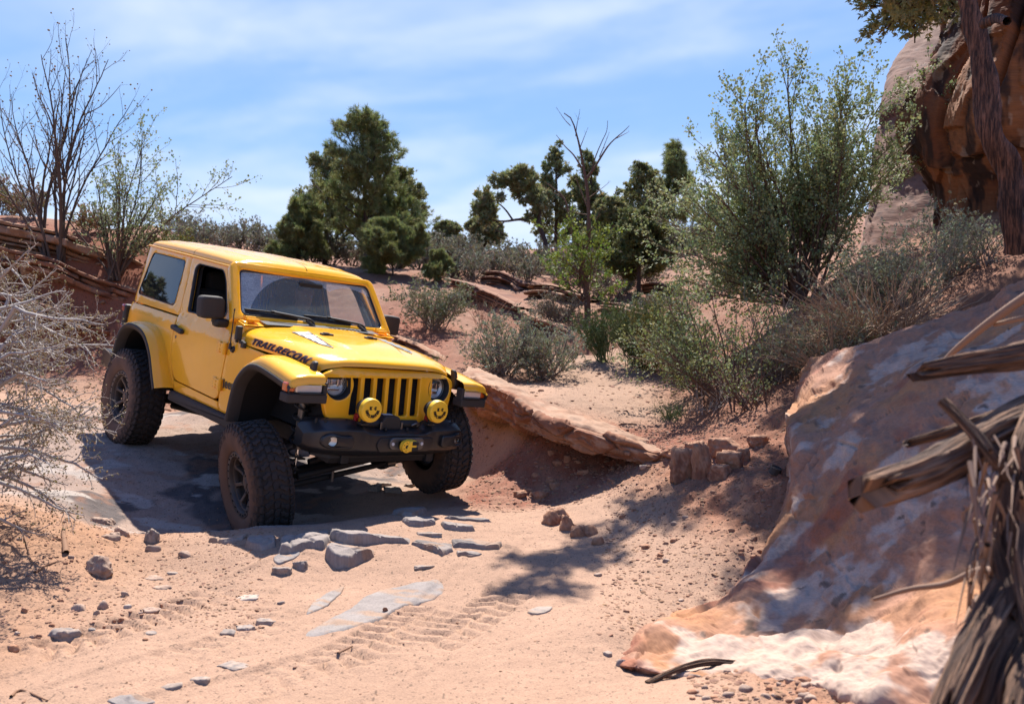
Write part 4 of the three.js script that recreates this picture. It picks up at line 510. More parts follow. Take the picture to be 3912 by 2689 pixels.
for (const [g, s] of [[sidePanel(doorPts, [doorWin], 0.001), 1], [flipped(sidePanel(doorPts, [doorWin], 0.001)), -1]]) {
  const door = mesh('door', g, MT.paint, jeep), fl = (q) => (s > 0 ? q : flipped(q));
  mesh('window_seal', fl(sidePanel(sealShape(doorWin.slice().reverse(), 1.0), [sealShape(doorWin, 0.955)], 0.004, 0.03, 0.003)), MT.plastic, door);
  const hx = -1.66, hz = zSide(hx, 1.1);
  const hp = plate(roundPoly([[-1.80, 1.135, 0.012], [-1.80, 1.098, 0.02], [-1.70, 1.087, 0.02], [-1.572, 1.075, 0.02], [-1.568, 1.118, 0.02], [-1.62, 1.126, 0.01], [-1.70, 1.125, 0.02], [-1.735, 1.146, 0.012]], 0.01, 3), 0.006, 0.042, 0.01, [], 3);
  mesh('door_handle', fl(warp(hp, (x, y, z) => [x, y - 0.005, z + hz])), MT.plastic, door);
  mesh('key_lock', fl(cyl([-1.735, 1.03, hz - 0.002], [-1.735, 1.03, hz + 0.007], 0.016, 0.015, 16)), MT.steel, door);
  for (const hy of [1.075, 0.775]) {
    const x0 = -0.735, z0 = zSide(x0 - 0.05, hy);
    const parts = [box(x0 - 0.085, hy, z0 + 0.008, 0.10, 0.072, 0.016, 0.006), cyl([x0 + 0.002, hy - 0.05, z0 + 0.016], [x0 + 0.002, hy + 0.05, z0 + 0.016], 0.017), box(x0 - 0.02, hy, z0 + 0.012, 0.05, 0.085, 0.02, 0.006)];
    for (const k of [-2, -1, 0, 1, 2]) parts.push(box(x0 - 0.125, hy + k * 0.02, z0 + 0.008, 0.06, 0.009, 0.012, 0.003));
    for (const k of [-1, 1]) parts.push(cyl([x0 - 0.085, hy + k * 0.017, z0 + 0.014], [x0 - 0.085, hy + k * 0.017, z0 + 0.021], 0.010, 0.008, 8));
    mesh('hinge', fl(join(parts)), MT.paint, door);
  }
  mesh('door_lining', fl(sidePanel(sealShape(doorPts, 0.97), [sealShape(doorWin, 1.02)], -0.05, 0.03, 0.004)), MT.dark, door);
}
// hood
const hW = cat([[-0.62, 0.760], [-0.3, 0.742], [0, 0.713], [0.3, 0.668], [0.46, 0.632], [0.52, 0.60]]), hB = cat([[-0.62, 1.150], [0.05, 1.133], [0.3, 1.114], [0.46, 1.096], [0.52, 1.092]]);
const hT = cat([[-0.62, 1.308], [-0.3, 1.292], [0, 1.270], [0.25, 1.240], [0.4, 1.214], [0.455, 1.203], [0.485, 1.190], [0.502, 1.172], [0.510, 1.150]]);
function bow(a, w, n) { // [z, rise] of a boxy arch, evenly spaced over its top
  const b = Math.abs(a), h0 = Math.pow(1 - Math.pow(0.9, n), 1 / n), sg = Math.sign(a); if (b < 0.8) { const q = b / 0.8 * 0.9; return [sg * w * q, Math.pow(1 - Math.pow(q, n), 1 / n)]; }
  const h = h0 * (1 - (b - 0.8) / 0.2); return [sg * w * Math.pow(1 - Math.pow(h, n), 1 / n), h];
}
function hoodAt(x, a) { // a from -1 (left hem) to 1 (right hem)
  const w = hW(x), yb = hB(x), yt = hT(x), [z, rise] = bow(a, w, 3.6); let y = yb + (yt - yb) * rise;
  const bz = 0.33 - 0.10 * smooth(-0.1, 0.35, x); y += 0.016 * (1 - smooth(bz - 0.03, bz + 0.035, Math.abs(z))) * (1 - smooth(0.12, 0.40, x)) + 0.010 * (1 - z * z / (w * w));
  return [x, y, z];
}
const hoodXs = []; for (let i = 0; i <= 70; i++) hoodXs.push(lerp(-0.56, 0.510, 1 - Math.pow(1 - i / 70, 1.35)));
const hood = mesh('hood', grid(96, 70, (u, v) => { const x = hoodXs[Math.round(v * 70)]; const q = hoodAt(x, u * 2 - 1), k = smooth(0.30, 0.51, x); return [q[0] - (0.055 * (q[2] / 0.6) ** 2 + 0.03 * smooth(0.7, 1, Math.abs(u * 2 - 1))) * k, q[1] - 0.012 * k * smooth(0.42, 0.6, Math.abs(q[2])), q[2], q[0], q[2]]; }), MT.paint, jeep);
const hoodTop = (x, z) => { let lo = 0, hi = 1; const s = Math.sign(z) || 1; for (let i = 0; i < 24; i++) { const m = (lo + hi) / 2; if (Math.abs(hoodAt(x, m)[2]) < Math.abs(z)) lo = m; else hi = m; } return hoodAt(x, lo)[1]; };
for (const s of [1, -1]) { // slotted vents, bump stops, latches
  const out = roundPoly([[-0.335, 0.455, 0.03], [-0.285, 0.315, 0.03], [0.215, 0.375, 0.03], [0.10, 0.445, 0.05]], 0.03, 4);
  const v = plate(out, 0, 0.012, 0.003, [sealShape(out, 0.90).reverse()]);
  const onHood = (g, lift) => warp(g, (x, y, z) => [x, hoodTop(x, y) + z + lift, s * y]);
  const vent = mesh('hood_vent', onHood(v, -0.006), MT.vent, jeep);
  mesh('vent_opening', onHood(plate(sealShape(out, 0.93), 0, 0.003, 0.001), -0.0005), MT.dark, vent);
  for (let k = 0; k < 4; k++) { const x0 = -0.24 + k * 0.105, zc = 0.385 + k * 0.007, hw = 0.058 - k * 0.009; mesh('louver', grid(6, 4, (a, b) => { const x = x0 - 0.04 + b * 0.085, z = zc + (a - 0.5) * 2 * hw; return [x, hoodTop(x, z) + 0.012 - 0.014 * b, s * z]; }), MT.vent, vent); }
  mesh('bump_stop', join([box(-0.18, 1.312, s * 0.215, 0.05, 0.022, 0.11, 0.008), box(-0.172, 1.318, s * 0.215 + 0.012, 0.04, 0.026, 0.05, 0.008)]), MT.dusty, hood);
  const lx = 0.435, lz = hW(0.435) + 0.030;
  const la = warp(plate(roundPoly([[-0.035, -0.075, 0.02], [0.035, -0.07, 0.02], [0.028, 0.055, 0.025], [-0.028, 0.05, 0.025]], 0.02, 4), 0, 0.034, 0.01, [], 3), (x, y, z) => [lx + x - 0.15 * y, 1.112 + y * 1.1, s * (lz - 0.006 + z - 0.45 * Math.max(0, y + 0.0))]);
  mesh('hood_latch', join([la, box(lx + 0.01, 1.035, s * (lz + 0.008), 0.035, 0.05, 0.03, 0.01), box(lx - 0.006, 1.137, s * (lz + 0.006), 0.02, 0.045, 0.016, 0.005)]), MT.plastic, jeep);
  // hinge of the windscreen frame on the cowl
  mesh('windscreen_hinge', join([box(-0.635, 1.338, s * 0.64, 0.06, 0.022, 0.10, 0.008), cyl([-0.67, 1.35, s * 0.60], [-0.67, 1.35, s * 0.69], 0.014)]), MT.paint, jeep);
}
// cowl panel between hood and windscreen, with slots
{
  const g = grid(40, 6, (u, v) => { const z = (u - 0.5) * 1.49, x = -0.565 - v * 0.155; return [x, 1.296 + v * 0.028 + 0.008 * (1 - 4 * (u - 0.5) ** 2), z]; });
  mesh('cowl', join([g, box(-0.64, 1.265, 0, 0.14, 0.05, 1.46, 0.02)]), MT.paint, jeep);
  const gr = mesh('cowl_grille', grid(40, 4, (u, v) => { const z = (u - 0.5) * 1.12; return [-0.545 - v * 0.125, 1.318 + v * 0.016 + 0.008 * (1 - 4 * (u - 0.5) ** 2), z]; }), new THREE.MeshStandardMaterial({ color: lin(0.16, 0.165, 0.17), roughness: 0.24 }), jeep);
  for (let k = 0; k < 8; k++) mesh('grille_slot', box(-0.60, 1.334, -0.12 - k * 0.042 + 0.05, 0.055, 0.006, 0.014, 0.003), MT.dark, gr);
}
// lettering on the hood side and cowl
function decal(text, w, h, style, fill, line) {
  const c = document.createElement('canvas'); c.width = w; c.height = h; const x = c.getContext('2d'); x.clearRect(0, 0, w, h); style(x, w, h, text, fill, line);
  const t = new THREE.CanvasTexture(c); t.colorSpace = THREE.SRGBColorSpace; t.magFilter = THREE.LinearFilter; return new THREE.MeshStandardMaterial({ map: t, transparent: true, roughness: 0.5 });
}
const wide = (skew) => (x, w, h, text, fill, line) => {
  x.font = 'bold 150px sans-serif'; x.textBaseline = 'alphabetic'; const m = x.measureText(text).width; const sx = (w * 0.93) / m; x.setTransform(sx, 0, skew * sx, h / 150 * 1.12, w * 0.015 + (skew < 0 ? -skew * 150 * 0.25 : 0), h * 0.90);
  if (line) { x.lineJoin = 'miter'; x.strokeStyle = line; x.lineWidth = 13; x.strokeText(text, 0, 0); } x.fillStyle = fill; x.strokeStyle = fill; x.lineWidth = line ? 5 : 3; x.strokeText(text, 0, 0); x.fillText(text, 0, 0);
};
{
  const m = decal('TRAILRECON', 2048, 256, wide(-0.34), '#15090a', '#8e2210');
  for (const s of [1, -1]) mesh('hood_lettering', grid(40, 6, (u, v) => { // along the side of the hood
    const x = lerp(-0.42, 0.36, u), f = lerp(0.22, 0.62, v), yb = hB(x), yt = hT(x), y = lerp(yb + 0.016, yb + 0.075, v); let lo = 0.5, hi = 1; for (let i = 0; i < 22; i++) { const mm = (lo + hi) / 2; if (hoodAt(x, mm)[1] > y) lo = mm; else hi = mm; } const q = hoodAt(x, lo); return [x, y, s * (q[2] + 0.003), s > 0 ? u : 1 - u, v];
  }), m, hood);
  const j = decal('Jeep', 512, 256, wide(0), '#2b2420', '#5d4a20');
  for (const s of [1, -1]) mesh('badge', grid(6, 4, (u, v) => { const x = lerp(-0.715, -0.525, u), y = lerp(0.755, 0.835, v); return [x, y, s * (zSide(x, y) + 0.003), s > 0 ? u : 1 - u, v]; }), j, jeep);
}
// windscreen frame, leaning back: z across, q up the slope
{
  const a = [-0.70, 1.325], b = [-1.035, 1.795], L = Math.hypot(b[0] - a[0], b[1] - a[1]), ux = (b[0] - a[0]) / L, uy = (b[1] - a[1]) / L, nx = uy, ny = -ux;
  const place = (g) => warp(g, (z, q, t) => { const bow = 0.05 * (1 - (z / 0.75) ** 2); return [a[0] + ux * q + nx * t + bow * 0.6, a[1] + uy * q + ny * t, -z]; });
  const outer = roundPoly([[-0.79, -0.005, 0.02], [0.79, -0.005, 0.02], [0.715, L - 0.015, 0.07], [-0.715, L - 0.015, 0.07]], 0.05, 6);
  const hole = [[-0.705, 0.045, 0.06], [0.705, 0.045, 0.06], [0.645, L - 0.085, 0.05], [-0.645, L - 0.085, 0.05]];
  let g = plate(outer, -0.06, 0.012, 0.014, [roundPoly(hole, 0.05, 6).reverse()], 3); g.deleteAttribute('uv'); g = tess.modify(g.index ? g.toNonIndexed() : g);
  mesh('windscreen_frame', crease(place(g), 35), MT.paint, jeep);
  mesh('windscreen_seal', crease(place(plate(roundPoly(hole, 0.05, 6), -0.02, 0.002, 0.002, [roundPoly(hole.map(([x, y, r]) => [x * 0.985, y < 0.2 ? y + 0.012 : y - 0.012, r]), 0.05, 6).reverse()]))), MT.plastic, jeep);
  // glass with dry dust speckle outside the swept arcs of the two wipers
  const sweep = (z, q) => { for (const [pz, pq, r] of [[0.10, -0.06, 0.545], [-0.45, -0.06, 0.50]]) { const dz = z - pz, dq = q - pq, R = Math.hypot(dz, dq), an = Math.atan2(dq, dz); if (R > 0.13 && R < r && an > 0.17 && an < 2.75) return 1; } return 0; };
  srand(77); const TW = 1024, TH = 400, spot = new Float32Array(TW * TH); for (let i = 0; i < 15000; i++) { const x = (rnd() * TW) | 0, y = (rnd() * TH) | 0, l = 1 + (rnd() * 5) | 0; const k = sweep((x / TW - 0.5) * 1.42, y / TH * (L - 0.12) + 0.04) ? (rnd() < 0.05 ? 1 : 0) : 1; for (let t = 0; t < l; t++) if (y - t >= 0) spot[(y - t) * TW + x] = Math.max(spot[(y - t) * TW + x], k * rr(0.25, 1)); }
  const film = (u, v) => { const z = (u - 0.5) * 1.42, q = v * (L - 0.12) + 0.04, i = Math.min(TH - 1, (v * TH) | 0) * TW + Math.min(TW - 1, (u * TW) | 0); const out = 1 - sweep(z, q); return clamp(out * (0.22 + 0.10 * tileNoise(u, v, 24, 4, 0.6, 6)) + 0.15 + 0.55 * spot[i]); };
  const trans = dataTex(TW, TH, (u, v) => { const d = film(u, v); return [1 - d]; }, false, false);
  const dustRough = dataTex(TW, TH, (u, v) => { const d = film(u, v); return [d > 0.1 ? 0.06 + 0.5 * d : 0.02]; }, false, false);
  const glass = new THREE.MeshPhysicalMaterial({ color: new THREE.Color().setRGB(0.66, 0.74, 0.74), roughness: 1, roughnessMap: dustRough, transmission: 1, transmissionMap: trans, thickness: 0, ior: 1.85 });
  const pane = grid(24, 12, (u, v) => { const q = 0.035 + v * (L - 0.11), hw = lerp(0.712, 0.652, v); return [-(u - 0.5) * 2 * hw, q, -0.012, u, v]; });
  mesh('windscreen', place(pane), glass, jeep);
  // wipers
  const P = (z, q, t) => { const bow = 0.05 * (1 - (z / 0.75) ** 2); return [a[0] + ux * q + nx * t + bow * 0.6, a[1] + uy * q + ny * t, z]; };
  for (const [pz, tz, tq] of [[0.07, 0.42, 0.085], [-0.46, -0.12, 0.085]]) {
    const w = mesh('wiper', join([tube([[-0.615, 1.318, pz], P(pz + 0.02, 0.015, 0.06), P(lerp(pz, tz, 0.5), 0.05, 0.055), P(tz, tq, 0.03)], 0.011, 20, 8), cyl([-0.60, 1.31, pz - 0.01], P(pz + 0.08, 0.02, 0.06), 0.017, 0.013)]), MT.plastic, jeep);
    mesh('blade', join([tube([P(tz - 0.22, tq - 0.03, 0.012), P(tz, tq + 0.005, 0.016), P(tz + 0.25, tq + 0.012, 0.012)], 0.009, 20, 6), grid(12, 1, (u, v) => P(lerp(tz - 0.22, tz + 0.25, u), tq - 0.02 + 0.03 * u - v * 0.035, 0.010)), box(...P(tz, tq + 0.008, 0.024), 0.03, 0.02, 0.05, 0.006)]), MT.dark, w);
  }
  // things seen through it
  mesh('mirror_inside', box(-0.93, 1.66, -0.02, 0.03, 0.06, 0.24, 0.02), MT.dark, jeep);
}
// roof: two front panels and a rear shell, ribbed
{
  const W0 = (x) => lerp(0.665, 0.645, smooth(-1.05, -2.96, x));
  const yE = curve([[-2.99, 1.792], [-1.9, 1.764], [-1.0, 1.738]]), yC = cat([[-2.99, 1.868], [-2.7, 1.884], [-1.9, 1.878], [-1.3, 1.855], [-1.12, 1.836], [-1.05, 1.815], [-1.005, 1.775]]);
  const sec = (x, a, rear) => { const end = rear ? smooth(-2.86, -3.0, x) : 0, [z, rise] = bow(a, W0(x) - 0.03 * end, 3.6); let y = yE(x) + (yC(x) - yE(x) - 0.05 * end * end) * rise; const rib = (Math.abs(z) < 0.56 ? 1 : 0) * 0.006 * smooth(-0.2, 0.55, Math.cos(z * 2 * Math.PI / 0.155)) * (rear ? smooth(-1.93, -2.0, x) * smooth(-2.9, -2.8, x) : smooth(-1.15, -1.22, x) * smooth(-1.83, -1.76, x)); const fx = x + 0.03 * (1 - (z / 0.75) ** 2) * smooth(-1.35, -1.03, x); return [fx, y + rib - (rear && end > 0.99 ? 0.03 : 0), z, x, z]; };
  mesh('rear_roof', join([grid(110, 40, (u, v) => sec(lerp(-1.885, -2.995, v), u * 2 - 1, true)), grid(60, 6, (u, v) => { const q = sec(-2.995, u * 2 - 1, true); return [q[0] - 0.012 * Math.sin(v * Math.PI), lerp(q[1], 1.20, v), q[2] * lerp(1, 1.13, v)]; })]), MT.paint, jeep);
  for (const s of [0, 1]) mesh('roof_panel', grid(60, 36, (u, v) => sec(lerp(-1.005, -1.877, Math.pow(v, 1.3)), s ? lerp(0.005, 1, u) : lerp(-1, -0.005, u), false)), MT.paint, jeep);
  for (const s of [1, -1]) mesh('drip_rail', tube([[-1.06, 1.733, s * 0.672], [-1.5, 1.748, s * 0.668], [-1.9, 1.762, s * 0.664], [-2.5, 1.778, s * 0.655], [-2.97, 1.793, s * 0.645]], 0.011, 24, 8), MT.paint, jeep);
  mesh('headliner', grid(20, 12, (u, v) => { const x = lerp(-1.06, -2.95, v); return [x, yC(x) - 0.045 - 0.11 * Math.abs(u * 2 - 1) ** 4, (u - 0.5) * 1.26]; }), MT.dark, jeep);
}
// flares: yellow shell swept along the arch, black lip and dark liner
function flare(path, zin, top, drop, s, name, z1 = 0.93) {
  const n = path.length, N = path.map((p, i) => { const a = path[Math.max(0, i - 1)], b = path[Math.min(n - 1, i + 1)], dx = b[0] - a[0], dy = b[1] - a[1], l = Math.hypot(dx, dy); return [-dy / l, dx / l]; });
  const sgn = N[n >> 1][1] > 0 ? 1 : -1;
  const P = (i, z, off) => [path[i][0] + N[i][0] * sgn * off, path[i][1] + N[i][1] * sgn * off, s * z];
  const sect = (i) => { const zi = zin(i), t = top(i), d = drop; return [[zi, t], [lerp(zi, z1, 0.5), t], [z1 - 0.045, t - 0.25 * d], [z1 - 0.012, t - 0.6 * d], [z1, Math.min(0.012, t * 0.3)], [z1 + 0.002, 0]]; };
  const f = mesh(name, grid(n - 1, 5, (u, v) => { const i = Math.round(u * (n - 1)), q = sect(i)[Math.round(v * 5)]; return [...P(i, q[0], q[1]), path[i][0], q[0]]; }), MT.paint, jeep);
  mesh('flare_lip', grid(n - 1, 4, (u, v) => { const i = Math.round(u * (n - 1)), q = [[z1 - 0.03, 0.004], [z1 + 0.008, 0.004], [z1 + 0.010, -0.012], [z1 + 0.004, -0.042], [z1 - 0.08, -0.05]][Math.round(v * 4)]; return P(i, q[0], q[1]); }), MT.dusty, f);
  mesh('wheel_liner', grid(n - 1, 2, (u, v) => { const i = Math.min(Math.round(u * (n - 1)), path[n - 1][0] > 0 ? path.findIndex((p) => p[0] > 0.40) : n); return P(i, [z1 - 0.06, 0.62, 0.44][Math.round(v * 2)], -0.046 + 0.05 * v); }), MT.well, f);
  return f;
}
function densify(pts, k = 6) { const c = new THREE.CatmullRomCurve3(pts.map((p) => new V3(p[0], p[1], 0)), false, 'centripetal'); return c.getPoints((pts.length - 1) * k).map((p) => [p.x, p.y]); }
const rp = densify([[-1.725, 0.555], [-1.80, 0.67], [-1.93, 0.865], [-2.12, 1.005], [-2.42, 1.045], [-2.61, 1.01], [-2.74, 0.90], [-2.81, 0.73], [-2.845, 0.64]]);
const fp = densify([[-0.315, 0.575], [-0.25, 0.868], [-0.149, 0.989], [-0.046, 1.051], [0.068, 1.068], [0.30, 1.045], [0.45, 1.022], [0.56, 1.003], [0.60, 0.990]]);
for (const s of [1, -1]) {
  flare(rp, () => 0.765, (i) => 0.028, 0.03, s, 'rear_flare');
  const m = fp.length - 1;
  const ff = flare(fp, (i) => lerp(0.755, 0.655, smooth(0.35, 0.8, i / m)), (i) => 0.03 + 0.055 * smooth(0.2, 0.55, i / m) - 0.05 * smooth(0.86, 1, i / m), 0.06, s, 'front_flare', 0.925);
  // lamp in the nose of the flare and the black bar under it
  const nose = (g) => warp(g, (x, y, z) => [x - 0.30 * Math.max(0, z - 0.80) ** 1.0 * 0.9, y - 0.03 * Math.max(0, z - 0.7), s * z]);
  mesh('turn_signal', nose(box(0.572, 0.992, 0.775, 0.05, 0.062, 0.205, 0.014)), MT.lampWhite, ff);
  mesh('side_marker', nose(box(0.560, 0.998, 0.908, 0.07, 0.066, 0.062, 0.012)), MT.amber, ff);
  mesh('nose_bar', join([nose(box(0.560, 0.922, 0.785, 0.115, 0.066, 0.300, 0.010)), nose(box(0.57, 0.975, 0.652, 0.075, 0.13, 0.032, 0.008)), nose(box(0.53, 0.975, 0.79, 0.03, 0.11, 0.26, 0.006))]), MT.dusty, ff);
  mesh('lamp_shelf', nose(box(0.605, 0.9605, 0.76, 0.04, 0.006, 0.20, 0.002)), MT.plastic, ff);
}
// grille
{
  const lean = (g) => warp(g, (x, y, z) => [x + (1.12 - y) * 0.09 + (y > 1.10 ? -(y - 1.10) * 0.6 : 0) - 0.05 * z * z, y, z]);
  const out = roundPoly([[-0.630, 1.075, 0.05], [-0.60, 0.90, 0.1], [-0.555, 0.735, 0.09], [0.555, 0.735, 0.09], [0.60, 0.90, 0.1], [0.630, 1.075, 0.05], [0.50, 1.140, 0.12], [0, 1.150, 0.3], [-0.50, 1.140, 0.12]], 0.05, 6);
  const circ = (cx, cy, r, n = 36) => Array.from({ length: n }, (_, i) => [cx + r * Math.cos(i / n * 2 * Math.PI), cy + r * Math.sin(i / n * 2 * Math.PI)]);
  const slots = [0.33, 0.216, 0.103, -0.009, -0.121, -0.233, -0.345].map((z, i) => { const w = 0.039, y1 = 1.108, y0 = 0.790; let p = [[z - w, y0], [z + w, y0], [z + w, y1], [z - w, y1]]; if (i === 0) p = [[z - w, y0], [z + w + 0.006, y0], [z + w - 0.003, 0.93], [z + w - 0.016, 1.01], [z + w - 0.004, 1.075], [z + w, y1], [z - w, y1]]; if (i === 6) p = [[z - w - 0.006, y0], [z + w, y0], [z + w, y1], [z - w, y1], [z - w + 0.004, 1.075], [z - w + 0.016, 1.01], [z - w + 0.003, 0.93]]; return roundPoly(p, 0.018, 4).map(([a, b]) => [-a, b]); });
  const holes = [...slots.map((s) => s.slice()), circ(-0.475, 1.012, 0.110), circ(0.475, 1.012, 0.110)].map((h) => (THREE.ShapeUtils.area(h.map((p) => new THREE.Vector2(...p))) > 0 ? h.slice().reverse() : h));
  let g = plate(out, 0.455, 0.505, 0.010, holes, 4); g.deleteAttribute('uv'); g = tess.modify(g.index ? g.toNonIndexed() : g);
  const gr = mesh('grille', crease(lean(facing(g)), 32), MT.paint, jeep);
  // black mesh behind the slots
  const bars = []; for (let iy = 0; iy < 22; iy++) for (let iz = -26; iz <= 26; iz++) { const z = iz * 0.0152 + (iy % 2) * 0.0076, y = 0.785 + iy * 0.0152; bars.push(new THREE.TorusGeometry(0.0086, 0.0022, 4, 6).rotateZ(Math.PI / 6).translate(-z, y, 0.44)); }
  mesh('grille_mesh', lean(facing(join(bars))), MT.plastic, gr).userData.kind = 'stuff';
  mesh('grille_backing', lean(box(0.405, 0.94, 0, 0.02, 0.36, 0.86, 0.004)), MT.dark, gr);
  for (const s of [1, -1]) {
    const L = (pts) => lean(facing(new THREE.LatheGeometry(pts.map((p) => new THREE.Vector2(...p)), 40).rotateX(Math.PI / 2).translate(-s * 0.475, 1.012, 0)));
    const hl = mesh('headlight', L([[0.112, 0.503], [0.109, 0.494], [0.098, 0.445], [0.094, 0.43]]), MT.plastic, jeep);
    mesh('headlight_ring', L([[0.094, 0.438], [0.0935, 0.452], [0.088, 0.455], [0.086, 0.445]]), MT.steel, hl);
    mesh('reflector', L([[0.0, 0.395], [0.03, 0.398], [0.06, 0.41], [0.085, 0.44]]), MT.lampWhite, hl);
    const ins = []; for (const [a, b, w, h] of [[0, 0.012, 0.045, 0.045], [0, -0.045, 0.10, 0.025], [-0.045, 0.01, 0.03, 0.05], [0.045, 0.01, 0.03, 0.05]]) ins.push(box(-s * 0.475 + a, 1.012 + b, 0.412, w, h, 0.03, 0.006));
    mesh('lamp_core', lean(facing(join(ins))), MT.chrome, hl); mesh('lamp_brow', lean(facing(box(-s * 0.475, 1.052, 0.415, 0.13, 0.018, 0.045, 0.006))), MT.dark, hl);
    mesh('headlight_lens', L([[0.0, 0.468], [0.04, 0.465], [0.07, 0.456], [0.088, 0.442]]), MT.lens, hl);
  }
}
// bumper: steel centre, wings, pockets with fog lamps, skid plate
const bumper = (() => {
  const tF = cat([[0, 0.680], [0.24, 0.680], [0.33, 0.705], [0.62, 0.705], [0.70, 0.680], [0.735, 0.655]]), tB = cat([[0, 0.714], [0.235, 0.714], [0.34, 0.762], [0.62, 0.764], [0.69, 0.745], [0.735, 0.70]]), bF = cat([[0, 0.540], [0.28, 0.545], [0.40, 0.550], [0.62, 0.555], [0.735, 0.575]]), fX = cat([[0, 0.690], [0.30, 0.686], [0.56, 0.672], [0.64, 0.650], [0.70, 0.600], [0.735, 0.52]]), bX = cat([[0, 0.600], [0.4, 0.60], [0.60, 0.57], [0.70, 0.50], [0.735, 0.46]]), bY = cat([[0, 0.490], [0.40, 0.496], [0.60, 0.51], [0.70, 0.52], [0.735, 0.55]]);
  const zs = [-0.735, -0.725, -0.71, -0.69, -0.665, -0.64, -0.61, -0.56, -0.50, -0.44, -0.40, -0.37, -0.345, -0.32, -0.30, -0.28, -0.26, -0.24, -0.21, -0.14, -0.07, 0]; const R = [...zs, ...zs.slice(0, -1).reverse().map((z) => -z)].map((z) => { const a = Math.abs(z), f = fX(a); return roundPoly([[0.40, bY(a) + 0.01], [bX(a), bY(a), 0.02], [f - 0.005, bF(a), 0.02], [f, tF(a), 0.012], [f - 0.105, tB(a), 0.012], [0.42, tB(a) + 0.004]], 0.008, 4).map((p) => [p[0], p[1], z]); }), n = R.length, nq = R[0].length;
  const g = grid(n - 1, nq, (u, v) => R[Math.round(u * (n - 1))][Math.round(v * nq) % nq]);
  const cap = (q) => new THREE.ShapeGeometry(shapeOf(q)).translate(0, 0, q[0][2]);
  const b = mesh('front_bumper', join([crease(g, 40), cap(R[0]), cap(R[n - 1])].map((q) => { q = q.index ? q.toNonIndexed() : q; q.deleteAttribute('uv'); return q; })), MT.bumper, jeep);
  // skid plate below
  const K = [[-0.52, 0.44, 0.49], [-0.42, 0.55, 0.435], [0.52, 0.55, 0.435], [0.62, 0.44, 0.49]];
  mesh('skid_plate', crease(grid(3, 4, (u, v) => { const k = K[Math.round(u * 3)]; const p = [[k[1] + 0.02, 0.52], [k[1] + 0.03, 0.48], [k[1], k[2]], [0.40, k[2] + 0.02], [0.40, 0.52]][Math.round(v * 4)]; return [p[0], p[1], k[0]]; }), 20), MT.plastic, b);
  for (const s of [1, -1]) {
    const outl = roundPoly([[-0.41, 0.575, 0.03], [-0.62, 0.575, 0.05], [-0.665, 0.60, 0.03], [-0.66, 0.665, 0.04], [-0.60, 0.690, 0.03], [-0.50, 0.668, 0.03], [-0.415, 0.672, 0.03]].map(([x, y, r]) => [s * x, y, r]), 0.02, 4);
    const hole = Array.from({ length: 28 }, (_, i) => [-s * 0.592 + 0.046 * Math.cos(i / 28 * 6.2832), 0.632 + 0.046 * Math.sin(i / 28 * 6.2832)]);
    const bend = (g) => warp(g, (x, y, z) => [x - 0.9 * Math.max(0, Math.abs(z) - 0.56) ** 1.3, y, z]);
    const pk = mesh('fog_lamp_pocket', crease(bend(facing(plate(outl, 0.655, 0.712, 0.012, [hole.reverse()], 3))), 30), MT.bumper, jeep);
    const Lf = (pts) => bend(facing(new THREE.LatheGeometry(pts.map((p) => new THREE.Vector2(...p)), 28).rotateX(Math.PI / 2).translate(-s * 0.592, 0.632, 0)));
    const fg = mesh('fog_lamp', Lf([[0, 0.672], [0.025, 0.675], [0.043, 0.685]]), MT.lampWhite, pk); mesh('fog_lens', Lf([[0, 0.702], [0.025, 0.700], [0.043, 0.690]]), MT.lens, pk); mesh('lamp_visor', bend(facing(box(-s * 0.592, 0.66, 0.668, 0.07, 0.014, 0.02, 0.004))), MT.dark, pk);
    mesh('tow_hook', join([box(0.58, 0.80, s * 0.335, 0.045, 0.035, 0.034, 0.012), box(0.566, 0.765, s * 0.335, 0.026, 0.075, 0.034, 0.008), box(0.602, 0.812, s * 0.335, 0.02, 0.02, 0.034, 0.008)]), MT.red, b);
    for (const [x, z] of [[0.58, 0.60], [0.55, 0.66], [0.58, 0.42], [0.60, 0.30], [0.64, 0.10], [0.52, 0.55]]) mesh('bolt', cyl([x, 0.70, s * z], [x, z < 0.25 ? 0.722 : 0.772, s * z], 0.012, 0.010, 8), MT.dark, b);
    // round spot lamp with a printed yellow cover
    const lc = [0.715, 0.868, s * 0.318], q = [];
    const lamp = mesh('spot_lamp', join([cyl([lc[0] - 0.11, lc[1] + 0.004, lc[2]], [lc[0] - 0.03, lc[1], lc[2]], 0.055, 0.086, 32), cyl([lc[0] - 0.035, lc[1], lc[2]], [lc[0] - 0.01, lc[1], lc[2]], 0.0885, 0.0885, 36), cyl([0.63, 0.745, lc[2]], [0.645, 0.80, lc[2]], 0.018), box(0.64, 0.752, lc[2], 0.06, 0.02, 0.07, 0.008)]), MT.plastic, jeep);
    const prof = [[0.089, -0.022], [0.089, 0.012], [0.086, 0.021], [0.078, 0.025], [0.0, 0.027]].map((p) => new THREE.Vector2(...p));
    mesh('lamp_cover', facing(new THREE.LatheGeometry(prof, 44).rotateX(Math.PI / 2)).translate(...lc), MT.yellow, lamp);
